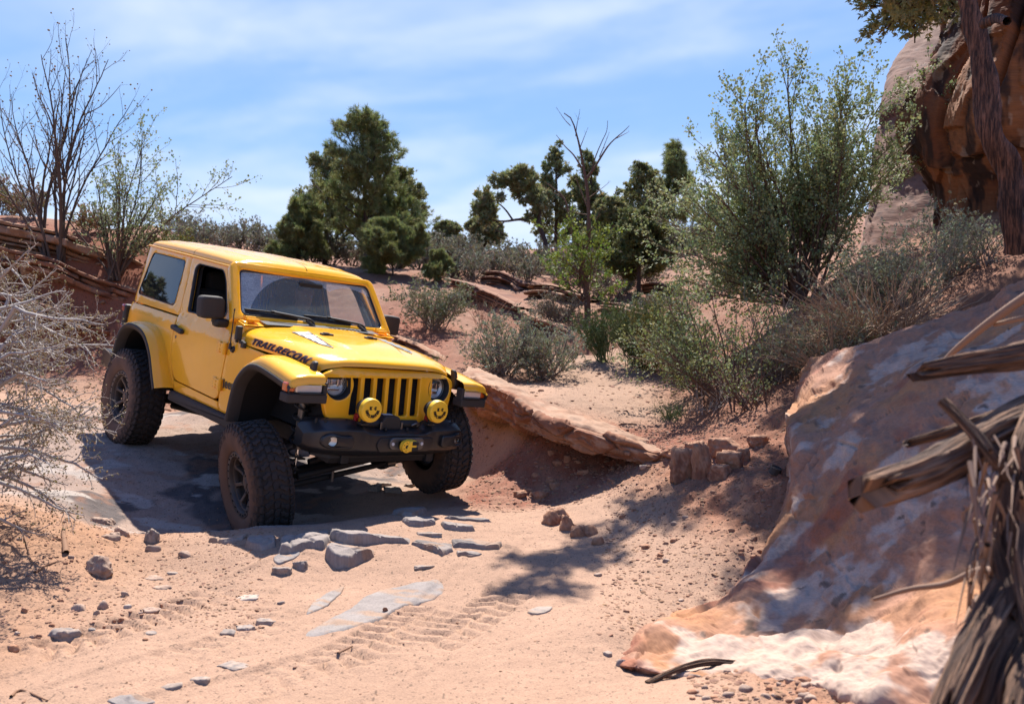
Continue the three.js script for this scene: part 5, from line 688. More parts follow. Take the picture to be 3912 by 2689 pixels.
    if (s > 0) { const c = document.createElement('canvas'); c.width = c.height = 512; const x = c.getContext('2d'); x.clearRect(0, 0, 512, 512); x.fillStyle = '#161009'; x.textAlign = 'center'; x.textBaseline = 'middle';
      x.font = 'bold 92px sans-serif'; x.lineWidth = 22; x.strokeStyle = '#161009'; x.lineJoin = 'miter'; x.strokeText('K', 190, 190); x.fillText('K', 190, 190); x.fillRect(250, 202, 15, 15); x.strokeText('C', 330, 190); x.fillText('C', 330, 190);
      x.font = 'bold 100px sans-serif'; const T = 'DAYLIGHTER'; for (let i = 0; i < T.length; i++) { const a = Math.PI * (0.94 - 0.88 * i / (T.length - 1)); x.save(); x.translate(256 + 168 * Math.cos(a), 236 + 160 * Math.sin(a)); x.rotate(a - Math.PI / 2); x.lineWidth = 11; x.strokeText(T[i], 0, 0); x.fillText(T[i], 0, 0); x.restore(); }
      const t = new THREE.CanvasTexture(c); t.colorSpace = THREE.SRGBColorSpace; t.magFilter = THREE.LinearFilter; MT.face = new THREE.MeshStandardMaterial({ map: t, transparent: true, roughness: 0.5 }); }
    mesh('lamp_print', facing(new THREE.CircleGeometry(0.076, 40)).translate(lc[0] + 0.0285, lc[1], lc[2]), MT.face, lamp);
  }
  // winch and fairlead with a yellow flat link
  const wi = mesh('winch', join([warp(plate(roundPoly([[-0.09, 0, 0.02], [0.09, 0, 0.02], [0.088, 0.07, 0.02], [0.06, 0.105, 0.02], [-0.06, 0.105, 0.02], [-0.088, 0.07, 0.02]], 0.02, 4), 0, 0.15, 0.012, [], 3), (x, y, z) => [0.47 + z, 0.70 + y, 0.035 - x]), cyl([0.56, 0.735, -0.24], [0.56, 0.735, 0.26], 0.032)]), MT.plastic, jeep);
  mesh('label_plate', box(0.545, 0.8065, 0.04, 0.045, 0.004, 0.085, 0.001), MT.white, wi);
  for (const z of [-0.065, 0.13]) mesh('winch_bracket', box(0.615, 0.73, z, 0.012, 0.06, 0.02, 0.005), MT.steel, wi);
  mesh('winch_hook', tube([[0.60, 0.73, -0.17], [0.61, 0.75, -0.21], [0.60, 0.745, -0.25], [0.60, 0.725, -0.22]], 0.009, 16, 6), MT.steel, wi);
  mesh('face_plate', crease(facing(plate(roundPoly([[-0.17, 0.545], [0.30, 0.545], [0.33, 0.60], [0.33, 0.655], [-0.17, 0.655], [-0.20, 0.60]].map(([a, c]) => [a - 0.005, c]), 0.02, 4), 0.68, 0.698, 0.006))), MT.bumper, b);
  const fl = mesh('fairlead', crease(facing(plate(roundPoly([[-0.10, 0.565, 0.045], [0.225, 0.565, 0.045], [0.225, 0.66, 0.045], [-0.10, 0.66, 0.045]], 0.045, 8), 0.695, 0.722, 0.008, [roundPoly([[-0.02, 0.592], [-0.02, 0.633], [0.145, 0.633], [0.145, 0.592]], 0.018, 5)], 3)), 30), MT.hawse, jeep);
  for (const z of [0.075, -0.20]) mesh('fairlead_bolt', cyl([0.718, 0.613, z], [0.726, 0.613, z], 0.014, 0.013, 10), MT.white, fl);
  const lk = mesh('winch_link', join([cyl([0.75, 0.608, -0.045 - 0.013], [0.75, 0.608, -0.045 + 0.013], 0.001), facing(plate(roundPoly([[0.0, 0.568, 0.02], [0.095, 0.572, 0.01], [0.095, 0.652, 0.01], [0.03, 0.652, 0.02]], 0.02, 4), 0.722, 0.80, 0.008, [], 2)), facing(new THREE.CylinderGeometry(0.046, 0.046, 0.035, 28).rotateX(Math.PI / 2).translate(0.012, 0.605, 0.772))]), MT.yellow, jeep);
  mesh('link_eye', facing(new THREE.CylinderGeometry(0.014, 0.014, 0.04, 16).rotateX(Math.PI / 2).translate(0.010, 0.605, 0.772)), MT.dark, lk);
  for (let i = 0; i < 7; i++) { const a = i / 7 * 6.2832; mesh('link_hole', facing(new THREE.CylinderGeometry(0.004, 0.004, 0.038, 8).rotateX(Math.PI / 2).translate(0.012 + 0.031 * Math.cos(a), 0.605 + 0.031 * Math.sin(a), 0.772)), MT.dark, lk); }
  for (const y of [0.588, 0.634]) mesh('link_pad', box(0.78, y, -0.078, 0.05, 0.030, 0.058, 0.005), MT.dark, lk);
  return b;
})();
// rocker, rear bumper end, tail lamps, mirrors, antenna, ditch lamp
for (const s of [1, -1]) {
  mesh('rock_rail', crease(warp(plate(roundPoly([[-1.74, 0.455, 0.02], [-0.36, 0.455, 0.03], [-0.30, 0.545, 0.02], [-1.72, 0.545, 0.01]], 0.02, 3), 0, 0.13, 0.02, [], 3), (x, y, z) => [x, y, s * (0.67 + z + 0.0)])), MT.dusty, jeep);
  const tl = mesh('tail_lamp', box(-3.055, 1.055, s * 0.735, 0.07, 0.24, 0.115, 0.025), MT.plastic, jeep); mesh('lamp_glass', box(-3.07, 1.135, s * 0.742, 0.07, 0.075, 0.118, 0.02), MT.tail, tl); mesh('lamp_glass', box(-3.075, 0.95, s * 0.738, 0.06, 0.05, 0.115, 0.02), MT.tail, tl);
  mesh('rear_bumper', crease(warp(plate(roundPoly([[-3.20, 0.52, 0.03], [-2.88, 0.52, 0.03], [-2.82, 0.60, 0.03], [-2.86, 0.70, 0.03], [-3.20, 0.70, 0.03]], 0.03, 3), 0, 0.50, 0.02, [], 3), (x, y, z) => [x, y, s * (0.40 + z)])), MT.bumper, jeep);
  const mr = mesh('door_mirror', crease(warp(plate(roundPoly([[-0.775, 1.305, 0.035], [-0.985, 1.295, 0.035], [-0.995, 1.478, 0.045], [-0.80, 1.485, 0.045]], 0.04, 6), 0, 0.115, 0.022, [], 4), (z, y, x) => [-0.955 + x + 0.02 * (1 - ((z + 0.885) / 0.11) ** 2), y, -s * z])), MT.dusty, jeep);
  mesh('mirror_arm', join([box(-0.87, 1.27, s * 0.80, 0.085, 0.075, 0.13, 0.03), box(-0.875, 1.29, s * 0.845, 0.055, 0.06, 0.06, 0.02)]), MT.plastic, mr); mesh('mirror_glass', box(-0.957, 1.392, s * 0.885, 0.004, 0.15, 0.175, 0.002), MT.chrome, mr);
}
{
  const az = zSide(-0.63, 1.1);
  mesh('antenna', join([cyl([-0.63, 1.085, az - 0.004], [-0.63, 1.085, az + 0.018], 0.030, 0.022, 18), cyl([-0.63, 1.085, az + 0.03], [-0.632, 1.135, az + 0.03], 0.014, 0.010), cyl([-0.632, 1.13, az + 0.03], [-0.64, 1.40, az + 0.028], 0.0055, 0.004, 8), cyl([-0.64, 1.40, az + 0.028], [-0.64, 1.415, az + 0.028], 0.007, 0.006, 8)]), MT.plastic, jeep);
  mesh('ditch_lamp', join([box(-0.53, 1.232, 0.80, 0.045, 0.115, 0.05, 0.012), box(-0.50, 1.165, 0.778, 0.05, 0.03, 0.035, 0.008), box(-0.475, 1.145, 0.775, 0.05, 0.05, 0.03, 0.008), cyl([-0.555, 1.165, 0.80], [-0.535, 1.165, 0.80], 0.012)]), MT.plastic, jeep);
}
// cabin
{
  mesh('dashboard', join([box(-0.86, 1.20, 0, 0.30, 0.20, 1.36, 0.06), box(-0.80, 1.29, 0, 0.18, 0.03, 1.3, 0.012)]), MT.plastic, jeep);
  mesh('dash_paper', grid(2, 2, (u, v) => { const z = lerp(-0.20, -0.42, u); return [-0.735 - 0.10 * v, 1.345 + 0.045 * v, z]; }), MT.paper, jeep);
  const sw = mesh('steering_wheel', new THREE.TorusGeometry(0.185, 0.016, 10, 36).rotateY(Math.PI / 2).rotateZ(0.42).translate(-1.11, 1.20, -0.37), MT.plastic, jeep);
  mesh('wheel_hub', join([cyl([-1.08, 1.19, -0.37], [-0.9, 1.12, -0.37], 0.05, 0.03), box(-1.11, 1.19, -0.37, 0.03, 0.07, 0.32, 0.012)]), MT.plastic, sw);
  for (const z of [0.37, -0.37]) { const st = mesh('seat', join([box(-1.50, 0.86, z, 0.52, 0.16, 0.50, 0.06), box(0, 0, 0, 0.14, 0.66, 0.48, 0.06).rotateZ(0.2).translate(-1.80, 1.16, z)]), MT.cloth, jeep); mesh('headrest', box(-1.90, 1.555, z, 0.10, 0.19, 0.26, 0.045), MT.cloth, st); }
  mesh('rear_bench', join([box(-2.45, 0.86, 0, 0.45, 0.14, 0.95, 0.05), box(-2.72, 1.16, 0, 0.13, 0.52, 0.95, 0.05)]), MT.cloth, jeep);
  for (const z of [0.32, -0.32]) mesh('rear_headrest', box(-2.74, 1.48, z, 0.09, 0.16, 0.25, 0.04), MT.cloth, jeep);
  const bars = []; for (const s of [1, -1]) bars.push(tube([[-0.98, 1.70, s * 0.57], [-1.3, 1.76, s * 0.575], [-1.95, 1.79, s * 0.575], [-2.7, 1.76, s * 0.57], [-2.9, 1.2, s * 0.63]], 0.032, 40, 8), tube([[-1.93, 1.78, s * 0.57], [-1.96, 1.3, s * 0.64], [-1.98, 0.8, s * 0.66]], 0.034, 20, 8)); bars.push(cyl([-1.94, 1.785, -0.57], [-1.94, 1.785, 0.57], 0.032));
  mesh('roll_bar', join(bars), MT.dark, jeep);
  mesh('floor_pan', join([box(-1.75, 0.58, 0, 2.5, 0.06, 1.42, 0.02), box(-0.62, 0.92, 0, 0.06, 0.72, 1.36, 0.02), box(-0.1, 0.66, 0, 1.1, 0.30, 0.66, 0.05)]), MT.dark, jeep);
  mesh('rear_glass', grid(10, 4, (u, v) => [-2.99 + 0.04 * v, lerp(1.24, 1.72, v), (u - 0.5) * lerp(1.3, 1.15, v)]), MT.tint, jeep);
}
// wheels: each turned and dropped as the suspension stands
const tyreR = 0.462, tyreW = 0.160;
function tyreGeo() {
  const pr = [[0.245, -0.118], [0.262, -0.135], [0.30, -0.150], [0.345, -0.156], [0.395, -0.152], [0.425, -0.140], [0.442, -0.120], [0.447, -0.06], [0.449, 0]];
  const full = [...pr, ...pr.slice(0, -1).reverse().map(([r, z]) => [r, -z])];
  const g = new THREE.LatheGeometry(full.map((p) => new THREE.Vector2(...p)), 96).rotateX(Math.PI / 2);
  return g;
}
const rubber = new THREE.MeshStandardMaterial({ color: lin(1, 1, 1), vertexColors: true, roughness: 0.92 });
const dirtRub = (x, y, z) => { const r = Math.hypot(x, y), a = Math.atan2(y, x); const n = fbm(x * 9, y * 9, z * 12 + 4, 4), edge = smooth(0.405, 0.385, r + 0.02 * noise3(a * 14, r * 30, 1)) ; const k = clamp((Math.abs(z) > 0.12 ? 0.30 + 0.62 * edge : 0.16) + 0.35 * n); return [lerp(0.020, 0.150, k), lerp(0.017, 0.080, k), lerp(0.016, 0.050, k)]; };
const treadGeo = (() => {
  srand(5); const N = 42, list = [];
  const bend = (g, a0, s0) => warp(g, (w, s, h) => { const aw = Math.abs(w), over = Math.max(0, aw - 0.118), r = 0.447 + h - 2.2 * over * over / 0.05 * 1.0, a = a0 + s / tyreR; const z = Math.sign(w) * (aw < 0.118 ? aw : 0.118 + over * 0.62 + h * 0.45 * smooth(0, 0.04, over)); return [r * Math.cos(a), r * Math.sin(a), z]; });
  const C = [[-0.031, -0.020], [-0.010, -0.031], [0.006, -0.010], [0.030, -0.004], [0.031, 0.018], [0.010, 0.030], [-0.006, 0.009], [-0.030, 0.004]];
  const D = [[-0.018, -0.030], [0.020, -0.020], [0.016, 0.004], [0.024, 0.022], [-0.008, 0.031], [-0.022, 0.012]];
  const Sh = [[0.0, -0.026], [0.022, -0.030], [0.072, -0.027], [0.072, 0.0], [0.06, 0.022], [0.020, 0.027], [-0.002, 0.018], [0.010, 0.0]];
  const pieces = (P, sx) => plate(roundPoly(P.map(([x, y]) => [x * sx, y]).slice()[sx < 0 ? 'reverse' : 'slice'](), 0.004, 1), 0, 0.015, 0.002, [], 1);
  for (let i = 0; i < N; i++) {
    const a = i / N * 2 * Math.PI, p = 2 * Math.PI / N;
    list.push(bend(pieces(C, 1).translate(-0.058, 0, 0), a), bend(pieces(D, -1), a + p * 0.35), bend(pieces(C, -1).translate(0.058, 0, 0), a + p * 0.55));
    list.push(bend(pieces(Sh, 1).translate(0.096, 0, 0), a + p * 0.1), bend(pieces(Sh, -1).translate(-0.096, 0, 0), a + p * 0.6));
    for (const s of [1, -1]) list.push(warp(new THREE.BoxGeometry(0.035, 0.030, 0.012), (x, y, z) => { const r = 0.412 + x + (i % 2) * 0.008, b = a + p * (s > 0 ? 0.1 : 0.6) + y / 0.41; return [r * Math.cos(b), r * Math.sin(b), s * (0.148 + z - (r - 0.40) * 0.35)]; })); // side biters
  }
  return crease(join(list.map((g) => { g = g.index ? g.toNonIndexed() : g; g.deleteAttribute('uv'); return g; })), 30);
})();
const rimGeo = (() => {
  const barrel = new THREE.LatheGeometry([[0.215, -0.10], [0.222, 0.02], [0.232, 0.085], [0.246, 0.112], [0.250, 0.122], [0.244, 0.128], [0.214, 0.126], [0.208, 0.112], [0.206, 0.09], [0.205, 0.02], [0.205, -0.10]].map((p) => new THREE.Vector2(...p)), 72).rotateX(Math.PI / 2);
  const face = []; const nS = 8; // spokes in pairs around the hub
  const disc = Array.from({ length: 64 }, (_, i) => [0.212 * Math.cos(i / 64 * 6.2832), 0.212 * Math.sin(i / 64 * 6.2832)]);
  const holes = []; for (let i = 0; i < nS; i++) { const a = (i + 0.5) / nS * 2 * Math.PI, h = roundPoly([[0.088, -0.022, 0.012], [0.184, -0.060, 0.02], [0.200, 0, 0.05], [0.184, 0.060, 0.02], [0.088, 0.022, 0.012]], 0.02, 4).map(([x, y]) => [x * Math.cos(a) - y * Math.sin(a), x * Math.sin(a) + y * Math.cos(a)]); holes.push(h.reverse()); }
  const pl = plate(disc, 0.02, 0.062, 0.007, holes, 2); pl.deleteAttribute('uv'); const dish = warp(tess.modify((pl.index ? pl.toNonIndexed() : pl)), (x, y, z) => [x, y, z + 0.035 * smooth(0.09, 0.205, Math.hypot(x, y))]);
  return crease(join([barrel, dish, cyl([0, 0, 0.0], [0, 0, 0.075], 0.062, 0.055, 28), cyl([0, 0, 0.07], [0, 0, 0.082], 0.040, 0.034, 20)].map((g) => { g = g.index ? g.toNonIndexed() : g; g.deleteAttribute('uv'); return g; })), 32);
})();
const boltGeo = join(Array.from({ length: 24 }, (_, i) => cyl([0.229 * Math.cos(i / 24 * 6.2832), 0.229 * Math.sin(i / 24 * 6.2832), 0.12], [0.229 * Math.cos(i / 24 * 6.2832), 0.229 * Math.sin(i / 24 * 6.2832), 0.135], 0.0075, 0.006, 6)));
const nutGeo = join(Array.from({ length: 5 }, (_, i) => cyl([0.075 * Math.cos(i / 5 * 6.2832 + 0.5), 0.075 * Math.sin(i / 5 * 6.2832 + 0.5), 0.05], [0.075 * Math.cos(i / 5 * 6.2832 + 0.5), 0.075 * Math.sin(i / 5 * 6.2832 + 0.5), 0.078], 0.011, 0.009, 6)));
function ringText(text, r, a0, size, down) { // raised moulding letters round the sidewall
  const list = []; const step = size * 0.78 / r; [...text].forEach((ch, i) => { if (ch === ' ') return; const g = new TextGeometry(ch, { font, size, depth: 0.004, curveSegments: 3 }); g.computeBoundingBox(); const w = g.boundingBox.max.x; g.translate(-w / 2, -size / 2, 0); const a = a0 - i * step; g.rotateZ(a - Math.PI / 2); g.translate(r * Math.cos(a), r * Math.sin(a), 0.1515); list.push(g); }); return join(list);
}
const letterGeo = join([ringText('ALL-TERRAIN T/A', 0.368, 2.75, 0.034), ringText('BFGoodrich', 0.372, -0.75, 0.034), ringText('LT', 0.352, -2.1, 0.02)]);
const rubberDark = new THREE.MeshStandardMaterial({ color: lin(0.05, 0.03, 0.022), roughness: 0.95 });
const dustAlloy = new THREE.MeshStandardMaterial({ color: 0xffffff, vertexColors: true, roughness: 0.55, metalness: 0.25 });
colourBy(treadGeo, (x, y, z) => { const n = fbm(x * 14, y * 14, z * 14, 3); const k = clamp(0.10 + 0.25 * n + (Math.abs(z) > 0.135 ? 0.35 : 0)); return [lerp(0.024, 0.13, k), lerp(0.021, 0.072, k), lerp(0.021, 0.048, k)]; });
colourBy(rimGeo, (x, y, z) => { const k = clamp(0.35 + 0.5 * fbm(x * 10, y * 10, z * 10, 3)); return [lerp(0.05, 0.14, k), lerp(0.044, 0.095, k), lerp(0.042, 0.072, k)]; });
const tyreG = colourBy(tyreGeo(), dirtRub);
const axles = {};
function wheel(x, y, z, steer, camber, spin, parent = jeep) {
  const w = new THREE.Group(); w.name = 'wheel'; parent.add(w); w.position.set(x, y, z); w.rotation.set(camber, steer + (z < 0 ? Math.PI : 0), 0, 'YXZ'); if (z < 0) w.rotation.x = -camber;
  const sp = (o) => { o.rotation.z = spin; return o; };
  sp(mesh('tyre', tyreG, rubber, w)); sp(mesh('tread', treadGeo, rubber, w)); sp(mesh('sidewall_lettering', letterGeo, rubberDark, w)).userData.kind = 'stuff';
  sp(mesh('rim', rimGeo, dustAlloy, w)); sp(mesh('ring_bolts', boltGeo, MT.dark, w)).userData.kind = 'stuff'; sp(mesh('lug_nuts', nutGeo, MT.chrome, w)).userData.kind = 'stuff';
  mesh('brake_disc', cyl([0, 0, -0.04], [0, 0, -0.015], 0.165, 0.165, 36), MT.steel, w);
  return w;
}
// underbody: axle tubes, knuckles, coil-over shocks, links
wheel(0.08, 0.182, 0.82, -0.13, 0.19, 0.3);
wheel(0.10, 0.50, -0.82, -0.13, 0.19, 0.9);
wheel(-2.47, 0.333, 0.82, 0, -0.02, 0.55);
wheel(-2.47, 0.30, -0.82, 0, -0.02, 0.2);
{
  const fy = (z) => lerp(0.50, 0.182, (z + 0.82) / 1.64), ax = (x, y0, y1) => cyl([x, y0, -0.66], [x, y1, 0.66], 0.045);
  mesh('front_axle', join([ax(0.09, fy(-0.66), fy(0.66)), new THREE.SphereGeometry(0.15, 20, 14).scale(0.9, 1, 0.8).translate(0.10, fy(-0.3), -0.3), box(0.09, fy(0.66), 0.66, 0.14, 0.24, 0.08, 0.03), box(0.09, fy(-0.66), -0.66, 0.14, 0.24, 0.08, 0.03)]), MT.dark, jeep);
  mesh('rear_axle', join([cyl([-2.47, 0.30, -0.66], [-2.47, 0.333, 0.66], 0.05), new THREE.SphereGeometry(0.17, 20, 14).translate(-2.45, 0.32, 0)]), MT.dark, jeep);
  mesh('tie_rod', join([cyl([0.27, fy(-0.62) - 0.05, -0.62], [0.25, fy(0.62) - 0.03, 0.62], 0.022), cyl([0.32, fy(-0.2) + 0.08, -0.40], [0.30, fy(0.62) + 0.05, 0.60], 0.024), cyl([0.22, 0.60, -0.45], [0.24, fy(0.5) + 0.12, 0.48], 0.026)]), MT.dark, jeep);
  mesh('rod_clamp', join([cyl([0.272, fy(-0.28) - 0.045, -0.30], [0.272, fy(-0.24) - 0.045, -0.22], 0.034), box(0.30, fy(0.10) + 0.07, 0.05, 0.05, 0.08, 0.05, 0.01), cyl([0.31, fy(0.3) - 0.06, 0.3], [0.31, fy(0.3) + 0.05, 0.3], 0.012)]), MT.steel, jeep);
  for (const s of [1, -1]) {
    const yb = fy(s * 0.56) + 0.06, yt = 0.90, X = 0.20, Z = s * 0.57;
    const sh = mesh('shock', join([cyl([X, yb + 0.22, Z], [X, yt, Z], 0.036, 0.036, 16), cyl([X, yb + 0.17, Z], [X, yb + 0.23, Z], 0.042, 0.042, 16)]), MT.steel, jeep);
    mesh('shock_shaft', cyl([X, yb - 0.02, Z], [X, yb + 0.20, Z], 0.011, 0.011, 10), MT.chrome, sh);
    const c = []; for (let i = 0; i <= 90; i++) { const t = i / 90, a = t * 6 * 6.2832; c.push([X + 0.062 * Math.cos(a), lerp(yb + 0.02, yt - 0.04, t), Z + 0.062 * Math.sin(a)]); }
    mesh('coil_spring', tube(c, 0.0085, 240, 6), MT.plastic, sh);
    mesh('control_arm', cyl([0.03, fy(s * 0.42) - 0.06, s * 0.42], [-0.85, 0.36, s * 0.38], 0.03), MT.dark, jeep); mesh('control_arm', cyl([-2.4, 0.27, s * 0.45], [-1.45, 0.36, s * 0.40], 0.03), MT.dark, jeep);
    mesh('frame_rail', join([box(-1.25, 0.50, s * 0.40, 3.7, 0.13, 0.07, 0.01), box(0.30, 0.60, s * 0.40, 0.55, 0.15, 0.08, 0.01), box(0.15, 0.86, s * 0.53, 0.30, 0.10, 0.14, 0.02)]), MT.dark, jeep);
    mesh('brake_hose', tube([[0.05, 0.78, s * 0.50], [0.12, 0.60, s * 0.56], [0.06, fy(s * 0.66) + 0.22, s * 0.62], [0.06, fy(s * 0.66) + 0.1, s * 0.70]], 0.008, 20, 6), MT.dark, jeep);
  }
  mesh('radiator', box(0.33, 0.90, 0, 0.05, 0.42, 0.95, 0.01), MT.dark, jeep);
  for (const q of both(grid(10, 6, (u, v) => [lerp(-0.55, 0.42, u), lerp(0.62, 1.08, v), 0.56 - 0.04 * Math.sin(v * 3)]))) mesh('inner_fender', q, MT.well, jeep);
  for (const q of both(grid(8, 6, (u, v) => [lerp(-3.0, -1.75, u), lerp(0.58, 1.05, v), 0.60]))) mesh('rear_inner_wall', q, MT.well, jeep);
}

// ---------- the driver behind the wheel ----------
function sdfGeo(fn, c, half, res) {
  const mc = new MarchingCubes(res, new THREE.MeshStandardMaterial(), false, false, 60000), h = res / 2; mc.isolation = 0; mc.reset();
  for (let k = 0; k < res; k++) for (let j = 0; j < res; j++) for (let i = 0; i < res; i++) mc.field[i + j * res + k * res * res] = -fn(c[0] + (i - h) / h * half, c[1] + (j - h) / h * half, c[2] + (k - h) / h * half);
  mc.update(); const n = mc.count, g = new THREE.BufferGeometry(), p = new Float32Array(n * 3); for (let i = 0; i < n; i++) for (let a = 0; a < 3; a++) p[3 * i + a] = c[a] + mc.positionArray[3 * i + a] * half; g.setAttribute('position', new THREE.BufferAttribute(p, 3)); const m = mergeVertices(g, 1e-5); m.computeVertexNormals(); return m;
}
const capsule = (a, b, ra, rb) => (x, y, z) => { const dx = b[0] - a[0], dy = b[1] - a[1], dz = b[2] - a[2], t = clamp(((x - a[0]) * dx + (y - a[1]) * dy + (z - a[2]) * dz) / (dx * dx + dy * dy + dz * dz + 1e-9)); return Math.hypot(x - a[0] - dx * t, y - a[1] - dy * t, z - a[2] - dz * t) - lerp(ra, rb, t); };
const ellip = (c, r) => (x, y, z) => { const k = Math.hypot((x - c[0]) / r[0], (y - c[1]) / r[1], (z - c[2]) / r[2]); return (k - 1) * Math.min(...r); };
const smin = (list, k) => (x, y, z) => { let d = 9; for (const f of list) { const e = f(x, y, z); if (e > d + k * 1.5) continue; const h = clamp(0.5 + 0.5 * (d - e) / k); d = lerp(d, e, h) - k * h * (1 - h); } return d; };
{
  const t = thing('person', 'driver with short hair and a pale shirt sitting behind the steering wheel, hands on it', 'person'); t.position.copy(jeep.position); t.quaternion.copy(jeep.quaternion);
  const hx = -1.60, hy = 1.535, hz = -0.36, sk = [], H = (x, y, z) => [hx + x, hy + y, hz + z];
  const head = smin([ellip(H(0, 0.02, 0), [0.098, 0.112, 0.078]), ellip(H(0.03, -0.055, 0), [0.066, 0.075, 0.060]), ellip(H(0.066, -0.098, 0), [0.022, 0.020, 0.026]), capsule(H(0.095, 0.012, 0), H(0.116, -0.030, 0), 0.008, 0.014), ellip(H(0.078, 0.030, 0), [0.026, 0.012, 0.055]), ellip(H(0.088, -0.062, 0), [0.014, 0.006, 0.024]), ellip(H(0.088, -0.074, 0), [0.013, 0.006, 0.021]), ellip(H(-0.01, -0.01, 0.080), [0.018, 0.032, 0.010]), ellip(H(-0.01, -0.01, -0.080), [0.018, 0.032, 0.010]), capsule(H(-0.025, -0.06, 0), H(-0.05, -0.19, 0), 0.056, 0.062)], 0.014);
  const eyes = (x, y, z) => Math.max(head(x, y, z), -Math.min(ellip(H(0.094, 0.008, 0.031), [0.012, 0.009, 0.015])(x, y, z), ellip(H(0.094, 0.008, -0.031), [0.012, 0.009, 0.015])(x, y, z)));
  const parts = [sdfGeo(eyes, H(0, -0.03, 0), 0.17, 60)];
  // arms to the rim, each hand with four curled fingers and a thumb round it
  const rim = (s) => { const a = s * 1.05, r = 0.185; return [-1.11 - r * Math.cos(a) * Math.sin(0.42), 1.20 + r * Math.cos(a) * Math.cos(0.42), -0.37 + r * Math.sin(a)]; };
  const shirt = [capsule([-1.68, 0.98, -0.36], [-1.70, 1.26, -0.36], 0.15, 0.165), capsule([-1.70, 1.28, -0.50], [-1.70, 1.28, -0.22], 0.085, 0.085), capsule([-1.66, 1.33, -0.36], [-1.64, 1.38, -0.36], 0.07, 0.06)], arms = [];
  for (const s of [1, -1]) {
    const sh = [-1.68, 1.30, -0.36 + s * 0.185], el = [-1.50, 1.10, -0.36 + s * 0.27], r = rim(s), wr = [r[0] - 0.085, r[1] - 0.03, r[2] + s * 0.030]; shirt.push(capsule(sh, [lerp(sh[0], el[0], 0.75), lerp(sh[1], el[1], 0.75), lerp(sh[2], el[2], 0.75)], 0.072, 0.060));
    arms.push(capsule([lerp(sh[0], el[0], 0.6), lerp(sh[1], el[1], 0.6), lerp(sh[2], el[2], 0.6)], el, 0.046, 0.044), capsule(el, wr, 0.044, 0.028));
    const tan = [-(-Math.sin(s * 1.05)) * Math.sin(0.42) * 1, -Math.sin(s * 1.05) * Math.cos(0.42), Math.cos(s * 1.05)].map((v) => v * s), P = (u, f, n) => [r[0] + tan[0] * u + f, r[1] + tan[1] * u + n, r[2] + tan[2] * u];
    const hand = [capsule(wr, P(0, -0.035, 0.012), 0.027, 0.026), capsule(P(-0.022, -0.028, 0.014), P(0.026, -0.028, 0.014), 0.020, 0.019)];
    [[-0.030, 0.9], [-0.010, 1], [0.011, 0.97], [0.030, 0.8]].forEach(([u, k]) => hand.push(capsule(P(u, -0.016, 0.026), P(u, 0.012 * k, 0.032), 0.0105, 0.010), capsule(P(u, 0.012 * k, 0.032), P(u, 0.030 * k, 0.012), 0.010, 0.009), capsule(P(u, 0.030 * k, 0.012), P(u, 0.022 * k, -0.012), 0.009, 0.008)));
    hand.push(capsule(P(0.028, -0.038, 0.004), P(0.038, -0.018, -0.012), 0.013, 0.011), capsule(P(0.038, -0.018, -0.012), P(0.030, 0.004, -0.024), 0.011, 0.009)); parts.push(sdfGeo(smin(hand, 0.008), P(0, -0.02, 0.005), 0.095, 48));
  }
  parts.push(sdfGeo(smin(arms, 0.02), [-1.42, 1.15, -0.36], 0.40, 50));
  const skin = new THREE.MeshStandardMaterial({ color: lin(0.42, 0.235, 0.165), roughness: 0.6 }), body = mesh('body', parts.map((g) => { g.deleteAttribute('uv'); return g; }), skin, t);
  mesh('shirt', sdfGeo(smin(shirt, 0.05), [-1.66, 1.16, -0.36], 0.44, 48), new THREE.MeshStandardMaterial({ color: lin(0.24, 0.32, 0.38), roughness: 0.95 }), t);
  mesh('trousers', sdfGeo(smin([capsule([-1.70, 0.98, -0.36], [-1.62, 0.98, -0.36], 0.15, 0.14), capsule([-1.62, 0.98, -0.27], [-1.20, 1.03, -0.24], 0.085, 0.062), capsule([-1.62, 0.98, -0.45], [-1.20, 1.03, -0.50], 0.085, 0.062), capsule([-1.20, 1.03, -0.24], [-0.98, 0.72, -0.25], 0.058, 0.042), capsule([-1.20, 1.03, -0.50], [-0.98, 0.72, -0.49], 0.058, 0.042)], 0.04), [-1.38, 0.92, -0.36], 0.46, 44), new THREE.MeshStandardMaterial({ color: lin(0.06, 0.07, 0.10), roughness: 0.95 }), t);
  mesh('hair', sdfGeo((x, y, z) => Math.max(ellip(H(-0.006, 0.028, 0), [0.104, 0.116, 0.085])(x, y, z), -(y - hy - 0.045 + 0.9 * Math.min(0, x - hx - 0.02)) , -(Math.hypot(x - hx - 0.10, y - hy + 0.0, (z - hz) * 0.7) - 0.082)), H(0, 0.04, 0), 0.15, 44), new THREE.MeshStandardMaterial({ color: lin(0.09, 0.065, 0.05), roughness: 0.9 }), t);
  for (const s of [1, -1]) mesh('eye', new THREE.SphereGeometry(0.0115, 16, 12).translate(...H(0.081, 0.008, s * 0.031)), new THREE.MeshStandardMaterial({ color: lin(0.5, 0.48, 0.45), roughness: 0.2 }), t);
}

